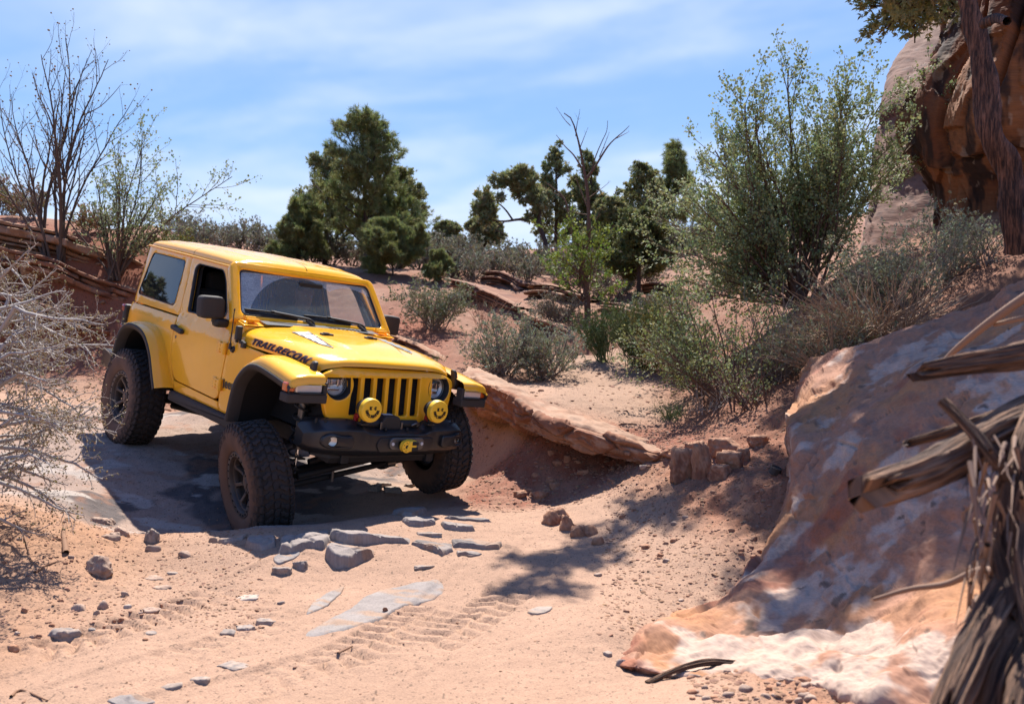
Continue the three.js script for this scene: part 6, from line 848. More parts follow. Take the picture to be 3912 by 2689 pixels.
// ---------- plants: every one a woody frame grown branch by branch, with its leaves on the twigs ----------
const bark = (r, g, b) => new THREE.MeshStandardMaterial({ color: lin(r, g, b), roughness: 0.95 });
const leafMat = (r, g, b, tr = 0.35) => new THREE.MeshPhysicalMaterial({ color: lin(r, g, b), roughness: 0.75, transmission: tr, thickness: 0, specularIntensity: 0.5 });
const BARK = { grey: bark(0.40, 0.35, 0.31), brown: bark(0.10, 0.065, 0.048), redbrown: bark(0.15, 0.085, 0.06), pine: bark(0.085, 0.055, 0.042), sage: bark(0.23, 0.175, 0.145), straw: bark(0.46, 0.30, 0.19) };
const shagBark = (() => { const c = dataTex(512, 512, (u, v) => { const m = tileNoise(u, v, 28, 4, 0.65, 5), n = tileNoise(u, v, 6, 3, 0.6, 9), k = clamp(0.45 + 0.8 * m + 0.3 * n); return [lerp(0.16, 0.52, k), lerp(0.10, 0.36, k), lerp(0.08, 0.28, k)]; }, true), b = dataTex(512, 512, (u, v) => [0.5 + 0.5 * tileNoise(u, v, 28, 4, 0.65, 5)]); return new THREE.MeshStandardMaterial({ map: c, bumpMap: b, bumpScale: 0.02, roughness: 0.95 }); })();
const LEAF = { bush: leafMat(0.33, 0.375, 0.18, 0.45), lime: leafMat(0.26, 0.34, 0.06), olive: leafMat(0.22, 0.245, 0.085, 0.42), pine: leafMat(0.34, 0.38, 0.14, 0.45), juniper: leafMat(0.38, 0.38, 0.17, 0.45), sage: leafMat(0.33, 0.34, 0.22, 0.3), greysage: leafMat(0.27, 0.235, 0.165, 0.3), yellow: leafMat(0.23, 0.20, 0.045), bud: leafMat(0.33, 0.24, 0.11, 0.1), ephedra: leafMat(0.15, 0.19, 0.065, 0.2), grass: leafMat(0.13, 0.22, 0.05), straw: leafMat(0.42, 0.27, 0.15, 0.1) };
class Wood { constructor() { this.p = []; this.ix = []; }
  path(pts, r0, r1, k) { // tapering tube
    const n = pts.length, base = this.p.length / 3; let ux = new V3(0.31, 0.17, 0.93), prev = null;
    for (let i = 0; i < n; i++) { const d = pts[Math.min(i + 1, n - 1)].clone().sub(pts[Math.max(i - 1, 0)]).normalize(), a = ux.clone().addScaledVector(d, -ux.dot(d)).normalize(), b = d.clone().cross(a), r = lerp(r0, r1, i / (n - 1)); ux = a; for (let j = 0; j < k; j++) { const t = j / k * 6.2832, q = pts[i].clone().addScaledVector(a, r * Math.cos(t)).addScaledVector(b, r * Math.sin(t)); this.p.push(q.x, q.y, q.z); } }
    for (let i = 0; i < n - 1; i++) for (let j = 0; j < k; j++) { const a = base + i * k + j, b = base + i * k + (j + 1) % k; this.ix.push(a, b, b + k, a, b + k, a + k); }
  }
  geo() { const g = new THREE.BufferGeometry(); g.setAttribute('position', new THREE.Float32BufferAttribute(this.p, 3)); g.setIndex(this.ix); g.computeVertexNormals(); return g; }
}
const turnBy = (d, ang) => { const a = new V3(gauss(), gauss(), gauss()); a.addScaledVector(d, -a.dot(d)).normalize(); return d.clone().multiplyScalar(Math.cos(ang)).addScaledVector(a, Math.sin(ang)); };
function bough(wood, leaves, p, d, len, r, lvl, o) {
  const L = o.levels[lvl], n = Math.max(2, Math.round(len / L.seg)), st = len / n, pts = [p.clone()], dirs = [d.clone()]; let q = p.clone(), v = d.clone();
  for (let i = 0; i < n; i++) { v.x += L.wob * gauss(); v.y += L.wob * gauss() + (L.up ?? 0) * st; v.z += L.wob * gauss(); if (L.kink && rnd() < L.kink) v = turnBy(v, rr(0.4, 0.9)); v.normalize(); q = q.clone().addScaledVector(v, st); if (o.inside && !o.inside(q) && lvl > 0) break; pts.push(q); dirs.push(v.clone()); }
  if (pts.length < 2) return; const rEnd = r * (L.taper ?? 0.35); wood.path(pts, r, rEnd, L.sides ?? 4);
  if (L.leaves) { const per = L.leaves * len; const m = Math.floor(per) + (rnd() < per % 1 ? 1 : 0); for (let i = 0; i < m; i++) { const t = lerp(L.leafFrom ?? 0.25, 1, rnd()) * (pts.length - 1), k = Math.min(pts.length - 2, Math.floor(t)), q0 = pts[k].clone().lerp(pts[k + 1], t - k); if (L.jit) q0.add(new V3(gauss(), gauss(), gauss()).multiplyScalar(L.jit * 0.6)); if (L.jit && o.inside && !o.inside(q0)) continue; leaves.push([q0, dirs[k + 1]]); } }
  if (L.tip) for (let i = 0; i < L.tip; i++) leaves.push([pts[pts.length - 1].clone(), dirs[pts.length - 1]]);
  if (lvl + 1 < o.levels.length) { const C = o.levels[lvl + 1], kids = C.per ? Math.round(C.per * len * rr(0.7, 1.3)) : Math.round(C.kids * rr(0.7, 1.3)); for (let i = 0; i < kids; i++) { const t = lerp(C.from ?? 0.25, 1, (i + rnd()) / kids), f = t * (pts.length - 1), k = Math.min(pts.length - 2, Math.floor(f)), at0 = pts[k].clone().lerp(pts[k + 1], f - k); let cd = turnBy(dirs[k + 1], C.ang * rr(0.6, 1.3)); if (C.lift) { cd.y += C.lift; cd.normalize(); } bough(wood, leaves, at0, cd, (C.len ?? len * C.ratio) * rr(0.6, 1.25) * (1 - (C.fade ?? 0.45) * t), Math.min(lerp(r, rEnd, t) * 0.75, C.r ?? 9) * rr(0.7, 1), lvl + 1, o); } }
}
// leaf shapes, a metre long before scaling
const leafShape = {
  round: (() => { const g = new THREE.BufferGeometry(); g.setAttribute('position', new THREE.Float32BufferAttribute([0, 0, 0, 0.42, 0.45, 0.12, 0, 1, 0.02, -0.42, 0.45, 0.12], 3)); g.setIndex([0, 1, 2, 0, 2, 3]); g.computeVertexNormals(); return g; })(),
  tuft: (() => { const p = [], ix = []; srand(9); for (let i = 0; i < 16; i++) { const d = new V3(gauss() * 0.55, 0.9 + gauss() * 0.35, gauss() * 0.55).normalize(), s = new V3(gauss(), gauss(), gauss()).cross(d).normalize().multiplyScalar(0.045), b = p.length / 3, o = new V3(0, i / 16 * 0.5, 0); for (const q of [o.clone().add(s), o.clone().sub(s), o.clone().addScaledVector(d, rr(0.7, 1.0))]) p.push(q.x, q.y, q.z); ix.push(b, b + 1, b + 2); } const g = new THREE.BufferGeometry(); g.setAttribute('position', new THREE.Float32BufferAttribute(p, 3)); g.setIndex(ix); g.computeVertexNormals(); return g; })(),
  spray: (() => { const p = [], ix = []; srand(19); for (let i = 0; i < 11; i++) { const d = new V3(gauss() * 0.6, 0.8 + gauss() * 0.3, gauss() * 0.6).normalize(), s = new V3(gauss(), gauss(), gauss()).cross(d).normalize().multiplyScalar(0.10), b = p.length / 3, o = new V3(0, rnd() * 0.45, 0), l = rr(0.45, 0.75); for (const q of [o, o.clone().addScaledVector(d, l * 0.5).add(s), o.clone().addScaledVector(d, l), o.clone().addScaledVector(d, l * 0.5).sub(s)]) p.push(q.x, q.y, q.z); ix.push(b, b + 1, b + 2, b, b + 2, b + 3); } const g = new THREE.BufferGeometry(); g.setAttribute('position', new THREE.Float32BufferAttribute(p, 3)); g.setIndex(ix); g.computeVertexNormals(); return g; })(),
  bud: new THREE.IcosahedronGeometry(0.5, 0),
};
const _m = new THREE.Matrix4(), _q = new THREE.Quaternion(), _s = new V3(), _c = new THREE.Color();
function foliage(parent, leaves, shape, mat, size, vary = 0.25, spread = 1) {
  if (!leaves.length) return; const im = new THREE.InstancedMesh(leafShape[shape], mat, leaves.length), up = new V3(0, 1, 0);
  leaves.forEach(([p, d], i) => { const v = d.clone().multiplyScalar(1 / spread).add(new V3(gauss(), gauss() + 0.3, gauss()).multiplyScalar(0.5)).normalize(); _q.setFromUnitVectors(up, v).multiply(new THREE.Quaternion().setFromAxisAngle(up, rnd() * 6.28)); const s = size * rr(0.65, 1.3); _m.compose(p, _q, _s.set(s, s, s)); im.setMatrixAt(i, _m); const k = 1 + vary * gauss() * 0.6; im.setColorAt(i, _c.setRGB(clamp(k * (1 + 0.12 * gauss()), 0.3, 1.9), clamp(k, 0.3, 1.9), clamp(k * (1 + 0.15 * gauss()), 0.3, 1.9))); });
  im.name = 'foliage'; im.castShadow = im.receiveShadow = true; im.userData.kind = 'stuff'; parent.add(im); return im;
}
function plant(name, label, category, seed, roots, o, group) { // roots: [place, direction, length, radius]
  srand(seed); const t = thing(name, label, category, group), wood = new Wood(), leaves = []; for (const [p, d, l, r] of roots) bough(wood, leaves, p, d.clone().normalize(), l, r, 0, o);
  mesh(o.woodName ?? 'stems', wood.geo(), o.bark, t); const A = o.leaf ? leaves.filter(() => rnd() < (o.keep ?? 1)) : [];
  if (o.leaf2) { const k = A.filter((_, i) => i % 3 === 0), r = A.filter((_, i) => i % 3); foliage(t, r, o.shape, o.leaf, o.size, o.vary); foliage(t, k, o.shape, o.leaf2, o.size, o.vary); } else foliage(t, A, o.shape ?? 'round', o.leaf, o.size ?? 0.02, o.vary, o.spread);
  return t;
}
const foot = (px, py, d) => { const p = at(px, py, d), g = groundAt(p.x, p.z); if (Math.abs(g - p.y) < 1.2) p.y = g; p.y -= 0.04; return p; };
const fan = (p, n, spread, len, r, lean = [0, 0], flat = 1) => Array.from({ length: n }, () => { const a = rnd() * 6.2832, s = Math.sqrt(rnd()) * spread; return [p.clone().add(new V3(gauss() * 0.06, 0, gauss() * 0.06)), new V3(Math.cos(a) * s + lean[0], 1, Math.sin(a) * s * flat + lean[1]), len * rr(0.75, 1.15), r * rr(0.6, 1.1)]; });

// bare tree on the left bank
{
  srand(31); const p = foot(215, 890, 12.6), r = [];
  for (const [tx, ty, rad] of [[146, 95, 0.030], [60, 300, 0.026], [15, 420, 0.024], [300, 160, 0.030], [345, 200, 0.026], [410, 220, 0.032], [500, 360, 0.022], [240, 250, 0.026], [-60, 330, 0.022], [120, 330, 0.022], [190, 300, 0.02], [-110, 480, 0.024], [380, 330, 0.02]]) { const e = at(tx, ty, 12.6 + rr(-0.5, 0.5)); const b = p.clone().add(new V3(tx < 170 ? rr(-0.16, -0.04) : rr(0.02, 0.14), 0, rr(-0.08, 0.08))), d = e.sub(b); r.push([b, new V3(d.x * 0.55, d.y, d.z), d.length() * 0.97, rad]); }
  plant('bare_tree', 'leafless many-stemmed tree with upright bare branches on the left bank', 'tree', 32, r, { bark: BARK.brown, woodName: 'trunk', levels: [{ seg: 0.13, wob: 0.055, up: 0.25, sides: 6, taper: 0.16 }, { per: 4.2, from: 0.25, ang: 0.55, ratio: 0.32, seg: 0.09, wob: 0.07, up: 0.9, sides: 4, r: 0.011, taper: 0.4 }, { per: 6, from: 0.15, ang: 0.7, ratio: 0.36, seg: 0.05, wob: 0.08, up: 1.2, sides: 3, r: 0.005, tip: 0.4 }], leaf: LEAF.bud, shape: 'bud', size: 0.024 });
}
const shrubO = (o) => ({ bark: BARK.brown, levels: [{ seg: 0.12, wob: 0.06, up: 0.1, sides: 5, taper: 0.3 }, { per: 5, from: 0.2, ang: 0.6, ratio: 0.42, seg: 0.08, wob: 0.1, up: 0.4, sides: 4, r: 0.009, leaves: 30, jit: 0.04 }, { per: 8, from: 0.1, ang: 0.8, ratio: 0.42, seg: 0.05, wob: 0.12, up: 0.3, sides: 3, r: 0.004, leaves: 80, leafFrom: 0.1, jit: 0.03 }], ...o });
{
  srand(41); const p = foot(440, 935, 12.75); const r = fan(p, 16, 0.75, 1.25, 0.018, [0.05, 0]); const e = at(735, 545, 12.6).sub(p); r.push([p, new V3(e.x, e.y * 0.9, 0), e.length(), 0.016]); for (const [x, y] of [[500, 455], [560, 540], [470, 520], [330, 640], [610, 640]]) { const d = at(x, y, 12.7).sub(p); r.push([p, d, d.length() * 0.95, 0.016]); }
  plant('leafing_shrub', 'twiggy shrub with sparse fresh green leaves right of the bare tree', 'shrub', 42, r, shrubO({ leaf: LEAF.bush, shape: 'round', size: 0.034, keep: 0.55 }));
}
const domeO = (o) => ({ bark: BARK.sage, levels: [{ seg: 0.1, wob: 0.08, up: 0.05, sides: 4, taper: 0.4 }, { per: 9, from: 0.25, ang: 0.5, ratio: 0.5, seg: 0.07, wob: 0.1, up: 0.6, sides: 3, r: 0.006, leaves: 60, jit: 0.05 }, { per: 8, from: 0.2, ang: 0.5, ratio: 0.5, seg: 0.08, wob: 0.1, up: 0.8, sides: 3, r: 0.003, leaves: 120, jit: 0.05 }], shape: 'spray', size: 0.045, ...o });
{ srand(51); const p = foot(640, 940, 13.3); plant('round_bush', 'rounded yellow-green bush just left of the roof', 'shrub', 52, fan(p, 26, 1.0, 0.52, 0.01), domeO({ leaf: LEAF.yellow, leaf2: LEAF.olive })); }
{ srand(53); for (const [x, y, d, h, lab] of [[110, 880, 13.6, 0.45, 'straw-coloured bush at the left end of the top ledge'], [330, 900, 13.4, 0.4, 'dry low bush between the bare tree and the leafing shrub'], [20, 830, 14.5, 0.5, 'dry yellowish bush at the left edge behind the ledge']]) plant('dry_bush', lab, 'shrub', 54 + x, fan(foot(x, y, d), 20, 1.0, h, 0.008), domeO({ leaf: LEAF.straw, leaf2: LEAF.olive, size: 0.05, keep: 0.7 })); }
// grey leafless shrub reaching in from the left edge
{
  srand(61); const root = at(-420, 1560, 5.2); root.y = groundAt(root.x, root.z) - 0.05; const r = [];
  for (const [x0, y0, x1, y1, d, rad] of [[-40, 1130, 215, 960, 6.0, 0.016], [-40, 1240, 395, 1110, 5.5, 0.016], [-40, 1330, 370, 1210, 5.3, 0.014], [-30, 1420, 400, 1330, 5.6, 0.018], [-40, 1500, 390, 1400, 5.2, 0.018], [-40, 1560, 420, 1500, 5.4, 0.014], [-40, 1640, 370, 1560, 5.1, 0.016], [-30, 1690, 360, 1690, 5.2, 0.015], [-40, 1760, 300, 1790, 5.0, 0.014], [-40, 1700, 330, 1930, 5.1, 0.016], [-40, 1830, 240, 2020, 5.0, 0.014], [-40, 1780, 170, 2080, 5.0, 0.013], [-60, 1960, 110, 2160, 4.9, 0.012], [-60, 1200, 230, 1080, 5.0, 0.013], [-60, 1400, 260, 1280, 4.9, 0.013], [-60, 1560, 300, 1620, 4.8, 0.013], [-40, 1290, 320, 1330, 5.8, 0.014], [-40, 1600, 400, 1740, 5.6, 0.013], [-60, 1080, 120, 940, 6.2, 0.012]]) { const a = at(x0, y0, d), b = at(x1, y1, d + rr(-0.2, 0.2)); const dir = b.clone().sub(a); r.push([a, new V3(dir.x, dir.y + dir.length() * (y1 > y0 ? 0.35 : 0.10), dir.z), dir.length() * 1.02, rad, b]); }
  for (let i = 0; i < 22; i++) { const y0 = rr(1080, 1900), x0 = rr(-60, 60), d = rr(4.9, 6.0), a = at(x0, y0, d), b = at(x0 + rr(160, 400), y0 + rr(-160, 200), d + rr(-0.3, 0.3)), dir = b.clone().sub(a); r.push([a, new V3(dir.x, dir.y + dir.length() * 0.15, dir.z), dir.length(), 0.011]); }
  const t = thing('grey_shrub', 'leafless silver-grey shrub with tangled twigs hanging over the left edge', 'shrub'), wood = new Wood(), leaves = [];
  const o = { levels: [{ seg: 0.045, wob: 0.13, up: -0.35, sides: 5, taper: 0.22, kink: 0.06 }, { per: 22, from: 0.02, ang: 0.85, ratio: 0.38, seg: 0.03, wob: 0.17, sides: 3, r: 0.005, taper: 0.45, kink: 0.2 }, { per: 26, from: 0.1, ang: 0.95, ratio: 0.36, len: 0.085, seg: 0.022, wob: 0.16, sides: 3, r: 0.0028, kink: 0.25, tip: 0.28 }, { per: 16, from: 0.2, ang: 0.9, len: 0.035, seg: 0.02, wob: 0.2, sides: 3, r: 0.0018, tip: 0.35 }] };
  srand(62); for (const [a, d, l, rad] of r) { wood.path([root.clone(), root.clone().lerp(a, 0.5).add(new V3(rr(-0.1, 0.1), 0.12, rr(-0.1, 0.1))), a], rad * 2, rad, 6); bough(wood, leaves, a, d.normalize(), l, rad, 0, o); }
  mesh('stems', wood.geo(), BARK.grey, t); const f = foliage(t, leaves, 'bud', LEAF.bud, 0.0105); if (f) f.name = 'bud';
}
// pines and junipers
const coneIn = (p, h, w, pw = 1, nz = 1) => (q) => { const t = (q.y - p.y) / h; if (t < 0) return true; return t < 1.02 && Math.hypot(q.x - p.x, q.z - p.z) < w * Math.pow(Math.max(0.02, 1 - t), pw) * (0.82 + nz * (0.55 * noise3(q.x * 1.7, q.y * 1.7, q.z * 1.7 + 5) + 0.25 * noise3(q.x * 4, q.y * 4, q.z * 4))) + 0.10; };
function pine(name, label, px, py, d, h, w, seed, o = {}) {
  srand(seed); const p = foot(px, py, d), s = h / 4;
  const L = [{ seg: 0.25 * s, wob: 0.025, up: 0.1, sides: 8, taper: 0.18 }, { kids: o.limbs ?? 34, from: o.from ?? 0.14, ang: 1.25, len: w * 1.25, fade: o.fade ?? 0.55, seg: 0.2 * s, wob: 0.10, up: 0.30, sides: 4, r: 0.03 * s, lift: 0.12, leaves: 8 / s, jit: 0.06 * s }, { per: 6.5 / s, from: 0.15, ang: 0.85, ratio: 0.42, seg: 0.16 * s, wob: 0.12, up: 0.5, sides: 3, r: 0.012 * s, leaves: 44 / s * (o.dense ?? 1), leafFrom: 0.15, jit: 0.075 * s }];
  return plant(name, label, 'tree', seed + 1, [[p, new V3(o.lean ?? 0.02, 1, 0), h, o.r ?? 0.085 * s]], { bark: BARK.pine, woodName: 'trunk', levels: L, leaf: o.leaf ?? LEAF.pine, leaf2: o.leaf2 ?? LEAF.olive, shape: o.shape ?? 'tuft', size: (o.size ?? 0.13) * s * 0.9, vary: 0.3, inside: o.free ? null : coneIn(p, h * 1.02, w * 1.05, o.pw ?? 0.6, o.nz ?? (name === 'juniper_tree' ? 0.45 : 1)), keep: o.keep ?? 1 }, o.group);
}
pine('pinyon_pine', 'tall green pinyon pine with a straight dark trunk behind the windscreen', 1400, 1130, 19.5, 3.35, 1.6, 71, { pw: 0.36, limbs: 60, from: 0.08, size: 0.15, fade: 0.5 });
pine('pinyon_pine', 'low dark pine at the left foot of the tall pinyon', 1165, 1100, 20.2, 1.6, 0.85, 73, { pw: 0.45, limbs: 34, from: 0.06, size: 0.28, r: 0.03, dense: 0.9 });
pine('pinyon_pine', 'bushy young pine just behind the top right corner of the windscreen', 1500, 1190, 17.5, 1.1, 0.95, 75, { pw: 0.35, limbs: 34, from: 0.04, size: 0.36, r: 0.02, dense: 0.9 });
pine('pinyon_pine', 'small bright young pine right of the tall pinyon above the brown ledge', 1668, 1085, 17.2, 0.62, 0.34, 77, { pw: 0.5, limbs: 18, from: 0.04, size: 0.45, r: 0.012, dense: 0.8 });
pine('juniper_tree', 'olive juniper crown showing behind the left side of the tall pinyon', 1240, 1080, 21.5, 2.8, 1.15, 79, { pw: 0.4, limbs: 46, from: 0.06, shape: 'spray', leaf: LEAF.juniper, size: 0.15, r: 0.07 });
pine('juniper_tree', 'olive juniper spreading behind the right side of the tall pinyon', 1530, 1080, 21, 2.35, 1.1, 81, { pw: 0.3, limbs: 46, from: 0.06, shape: 'spray', leaf: LEAF.juniper, size: 0.16, r: 0.06 });
pine('juniper_tree', 'distant round dark juniper right of the tall pinyon', 1710, 985, 36, 1.35, 0.95, 83, { pw: 0.35, limbs: 30, from: 0.1, shape: 'spray', leaf: LEAF.juniper, size: 0.42, r: 0.05, dense: 0.8 });
pine('juniper_tree', 'distant broad juniper between the pinyon and the twisted juniper', 1850, 1000, 34, 1.35, 1.1, 85, { pw: 0.35, limbs: 30, from: 0.1, shape: 'spray', leaf: LEAF.juniper, size: 0.42, r: 0.05, dense: 0.8 });
pine('juniper_tree', 'tall narrow pointed juniper left of the dead tree', 2125, 1000, 25, 3.25, 0.95, 87, { pw: 0.7, limbs: 46, from: 0.08, fade: 0.4, shape: 'spray', leaf: LEAF.juniper, size: 0.16, dense: 0.75 });
pine('juniper_tree', 'second narrow juniper behind the dead tree', 2235, 1000, 25.5, 2.95, 0.9, 89, { pw: 0.6, limbs: 44, from: 0.08, fade: 0.4, shape: 'spray', leaf: LEAF.juniper, size: 0.17 });
pine('juniper_tree', 'low spreading juniper at the foot of the two narrow ones', 2330, 1010, 22, 1.6, 1.1, 91, { pw: 0.35, limbs: 36, from: 0.05, shape: 'spray', leaf: LEAF.juniper, size: 0.25, r: 0.05, keep: 0.8 });
pine('juniper_tree', 'small juniper with two bare leaning trunks near the flat ledges', 2440, 1105, 16.5, 1.6, 0.72, 93, { pw: 0.25, limbs: 44, from: 0.2, shape: 'spray', leaf: LEAF.olive, size: 0.24, r: 0.05 });
pine('pinyon_pine', 'dark distant pine rising left of the big leafy bush', 2570, 905, 26, 3.0, 1.1, 95, { pw: 0.55, limbs: 44, from: 0.2, size: 0.18 });
pine('juniper_tree', 'open distant juniper with visible dark trunk left of the big leafy bush', 2440, 920, 25, 2.4, 1.0, 97, { pw: 0.3, limbs: 34, from: 0.3, shape: 'spray', leaf: LEAF.juniper, size: 0.19, keep: 0.7 });
{ // juniper with the bent limb
  srand(101); const p = foot(2080, 1010, 24), T = (x, y) => at(x, y, 24), limb = (...q) => q.map(([x, y]) => T(x, y));
  const t = thing('twisted_juniper', 'crooked juniper reaching a bare bent limb out to the left against the sky', 'tree'), wood = new Wood(), leaves = [];
  const limbs = [[limb([2075, 1010], [2085, 940], [2060, 850], [2065, 770], [2040, 720]), 0.09, 0.03], [limb([2065, 850], [1990, 838], [1930, 845], [1880, 842]), 0.05, 0.02], [limb([1960, 842], [1930, 800], [1900, 775], [1870, 770]), 0.03, 0.012], [limb([1930, 845], [1900, 870], [1890, 890]), 0.02, 0.006], [limb([1900, 880], [1930, 900], [1945, 925], [1960, 935]), 0.012, 0.005], [limb([2060, 800], [2000, 760], [1970, 720], [1955, 700]), 0.03, 0.012], [limb([2040, 740], [2010, 700], [2000, 690]), 0.02, 0.008]];
  const o = { levels: [{ seg: 0.1, wob: 0.14, up: 0.3, sides: 4, taper: 0.4, leaves: 40, jit: 0.06 }, { per: 7, from: 0.1, ang: 0.8, ratio: 0.5, seg: 0.1, wob: 0.14, up: 0.4, sides: 3, r: 0.008, leaves: 110, jit: 0.06 }] };
  for (const [q, a, b] of limbs) wood.path(new THREE.CatmullRomCurve3(q).getSpacedPoints(18), a, b, 7);
  for (const [x, y, n, l] of [[1850, 800, 9, 0.5], [1880, 840, 6, 0.35], [1835, 820, 7, 0.4], [1870, 760, 6, 0.4], [1955, 710, 10, 0.5], [2000, 690, 8, 0.45], [2035, 720, 9, 0.5], [2060, 780, 9, 0.45], [1985, 750, 6, 0.4], [2040, 820, 6, 0.4]]) for (let i = 0; i < n; i++) bough(wood, leaves, T(x + rr(-10, 10), y + rr(-10, 10)), new V3(gauss(), 0.5 + gauss(), gauss()).normalize(), l * rr(0.5, 1), 0.012, 0, o);
  mesh('trunk', wood.geo(), BARK.pine, t); foliage(t, leaves, 'spray', LEAF.juniper, 0.14, 0.3);
}
{ // dead tree with a leafing base
  srand(111); const D = 15, t = thing('dead_tree', 'nearly dead tree with a bent bare trunk standing among fresh yellow-green shoots', 'tree'), wood = new Wood(), leaves = [], T = (x, y, d = D) => at(x, y, d);
  const O = { levels: [{ seg: 0.09, wob: 0.06, up: 0.2, sides: 4, taper: 0.25 }, { per: 3.2, from: 0.2, ang: 0.7, ratio: 0.35, seg: 0.07, wob: 0.08, up: 0.5, sides: 3, r: 0.005 }] };
  const q = (...a) => new THREE.CatmullRomCurve3(a.map(([x, y]) => T(x, y))).getSpacedPoints(26);
  wood.path(q([2246, 1215], [2240, 1100], [2225, 1000], [2248, 900], [2245, 740], [2230, 640], [2205, 520], [2180, 450], [2155, 432]), 0.062, 0.008, 8);
  wood.path(q([2235, 690], [2265, 650], [2330, 550], [2385, 500], [2405, 480]), 0.026, 0.005, 6); wood.path(q([2260, 655], [2275, 600], [2300, 540], [2318, 500], [2322, 460]), 0.013, 0.004, 5); wood.path(q([2222, 640], [2190, 590], [2160, 560], [2125, 515]), 0.018, 0.004, 5); wood.path(q([2240, 980], [2190, 900], [2165, 780], [2145, 745], [2090, 700]), 0.028, 0.006, 6); wood.path(q([2243, 790], [2200, 680], [2190, 660]), 0.012, 0.004, 5);
  for (const [x, y, dx, dy, l] of [[2180, 480, -0.6, 0.6, 0.4], [2200, 520, 0.1, 1, 0.5], [2215, 570, 0.3, 1, 0.45], [2250, 900, 0.4, 0.9, 0.6], [2245, 760, 0.7, 0.5, 0.5], [2290, 600, 0.4, 0.9, 0.45], [2350, 530, 0.5, 0.3, 0.4], [2160, 760, -0.8, 0.4, 0.5], [2245, 820, -0.8, 0.2, 0.5]]) bough(wood, [], T(x, y), new V3(dx, dy, gauss() * 0.3).normalize(), l, 0.009, 0, O);
  const G = { levels: [{ seg: 0.09, wob: 0.09, up: 0.15, sides: 4, taper: 0.3, leaves: 8, jit: 0.03 }, { per: 5, from: 0.25, ang: 0.7, ratio: 0.45, seg: 0.06, wob: 0.1, up: 0.4, sides: 3, r: 0.005, leaves: 60, jit: 0.04 }] };
  for (let i = 0; i < 26; i++) bough(wood, leaves, T(2235 + rr(-25, 15), 1090 + rr(-60, 90)), new V3(rr(-1.2, 0.65), rr(0.1, 1.2), gauss() * 0.5).normalize(), rr(0.5, 1.25), 0.012, 0, G);
  mesh('trunk', wood.geo(), BARK.redbrown, t); foliage(t, leaves, 'round', LEAF.lime, 0.05, 0.3);
}
// the big leafy bush on the right and the scrub at its foot
const bigO = (o) => ({ bark: BARK.redbrown, levels: [{ seg: 0.16, wob: 0.065, up: 0.03, sides: 6, taper: 0.25 }, { per: 4.8, from: 0.18, ang: 0.6, ratio: 0.42, seg: 0.12, wob: 0.085, up: 0.35, sides: 4, r: 0.011, leaves: 26, jit: 0.05 }, { per: 7, from: 0.12, ang: 0.75, ratio: 0.42, seg: 0.08, wob: 0.11, up: 0.3, sides: 3, r: 0.005, leaves: 120, leafFrom: 0.1, jit: 0.05 }], leaf: LEAF.bush, shape: 'round', size: 0.036, vary: 0.3, ...o });
{
  srand(121); const p = foot(3060, 1130, 11), r = [];
  for (const [x, y, rad] of [[3200, 112, 0.03], [3370, 150, 0.026], [3330, 180, 0.024], [3390, 260, 0.022], [2885, 215, 0.032], [2800, 300, 0.030], [2990, 240, 0.030], [2940, 330, 0.026], [3080, 320, 0.028], [3150, 280, 0.026], [2700, 420, 0.028], [2640, 380, 0.024], [2590, 470, 0.024], [2560, 560, 0.022], [2500, 640, 0.022], [2520, 740, 0.020], [2600, 650, 0.024], [2750, 520, 0.024], [2850, 430, 0.024], [3030, 470, 0.022], [3200, 420, 0.022], [3330, 420, 0.02], [3400, 520, 0.018], [3340, 640, 0.018], [2550, 850, 0.018], [2640, 920, 0.018], [2720, 760, 0.02], [3230, 620, 0.02], [2480, 760, 0.018], [3120, 560, 0.02], [2560, 640, 0.02], [2660, 540, 0.02], [2760, 620, 0.02], [2450, 860, 0.016], [2560, 950, 0.016], [2680, 1010, 0.016], [2850, 700, 0.02], [3290, 300, 0.02], [2920, 560, 0.02], [3420, 350, 0.016], [2480, 620, 0.02], [2440, 720, 0.018], [2500, 900, 0.016], [2600, 780, 0.018], [2500, 1000, 0.014], [2640, 1060, 0.014], [2760, 900, 0.016]]) { const e = at(x, y, 11 + rr(-1.0, 0.9)).sub(p); r.push([p.clone().add(new V3(gauss() * 0.09, 0, gauss() * 0.09)), new V3(e.x * 1.0, e.y * 0.92, e.z), e.length() * 0.84, rad]); }
  plant('leafy_bush', 'very large many-stemmed leafy green bush left of the cliff', 'shrub', 122, r, bigO({}));
  srand(125); const low = (x, y) => { const q = onSurf(x, y); q.y -= 0.04; return q; }, p2 = low(2780, 1530); plant('leafy_bush', 'dense low part-shaded green bush under the very large one, above the sandy wash', 'shrub', 126, [...fan(p2, 26, 1.2, 1.15, 0.012, [-0.35, 0]), ...fan(low(2690, 1500), 24, 1.2, 0.8, 0.010, [-0.3, 0]), ...fan(low(2640, 1420), 18, 1.1, 0.8, 0.010, [-0.2, 0]), ...fan(low(2880, 1560), 16, 1.2, 0.7, 0.010, [-0.2, 0])], bigO({ leaf: LEAF.olive, leaf2: LEAF.bush, size: 0.027 }));
  srand(127); plant('leafy_bush', 'sprawling brownish thicket between the large bush and the pale sage', 'shrub', 128, [...fan(low(2950, 1450), 26, 1.3, 0.9, 0.012, [-0.1, 0.1]), ...fan(low(3060, 1340), 20, 1.3, 0.8, 0.010)], bigO({ bark: BARK.sage, leaf: LEAF.olive, size: 0.022, keep: 0.35 }));
}
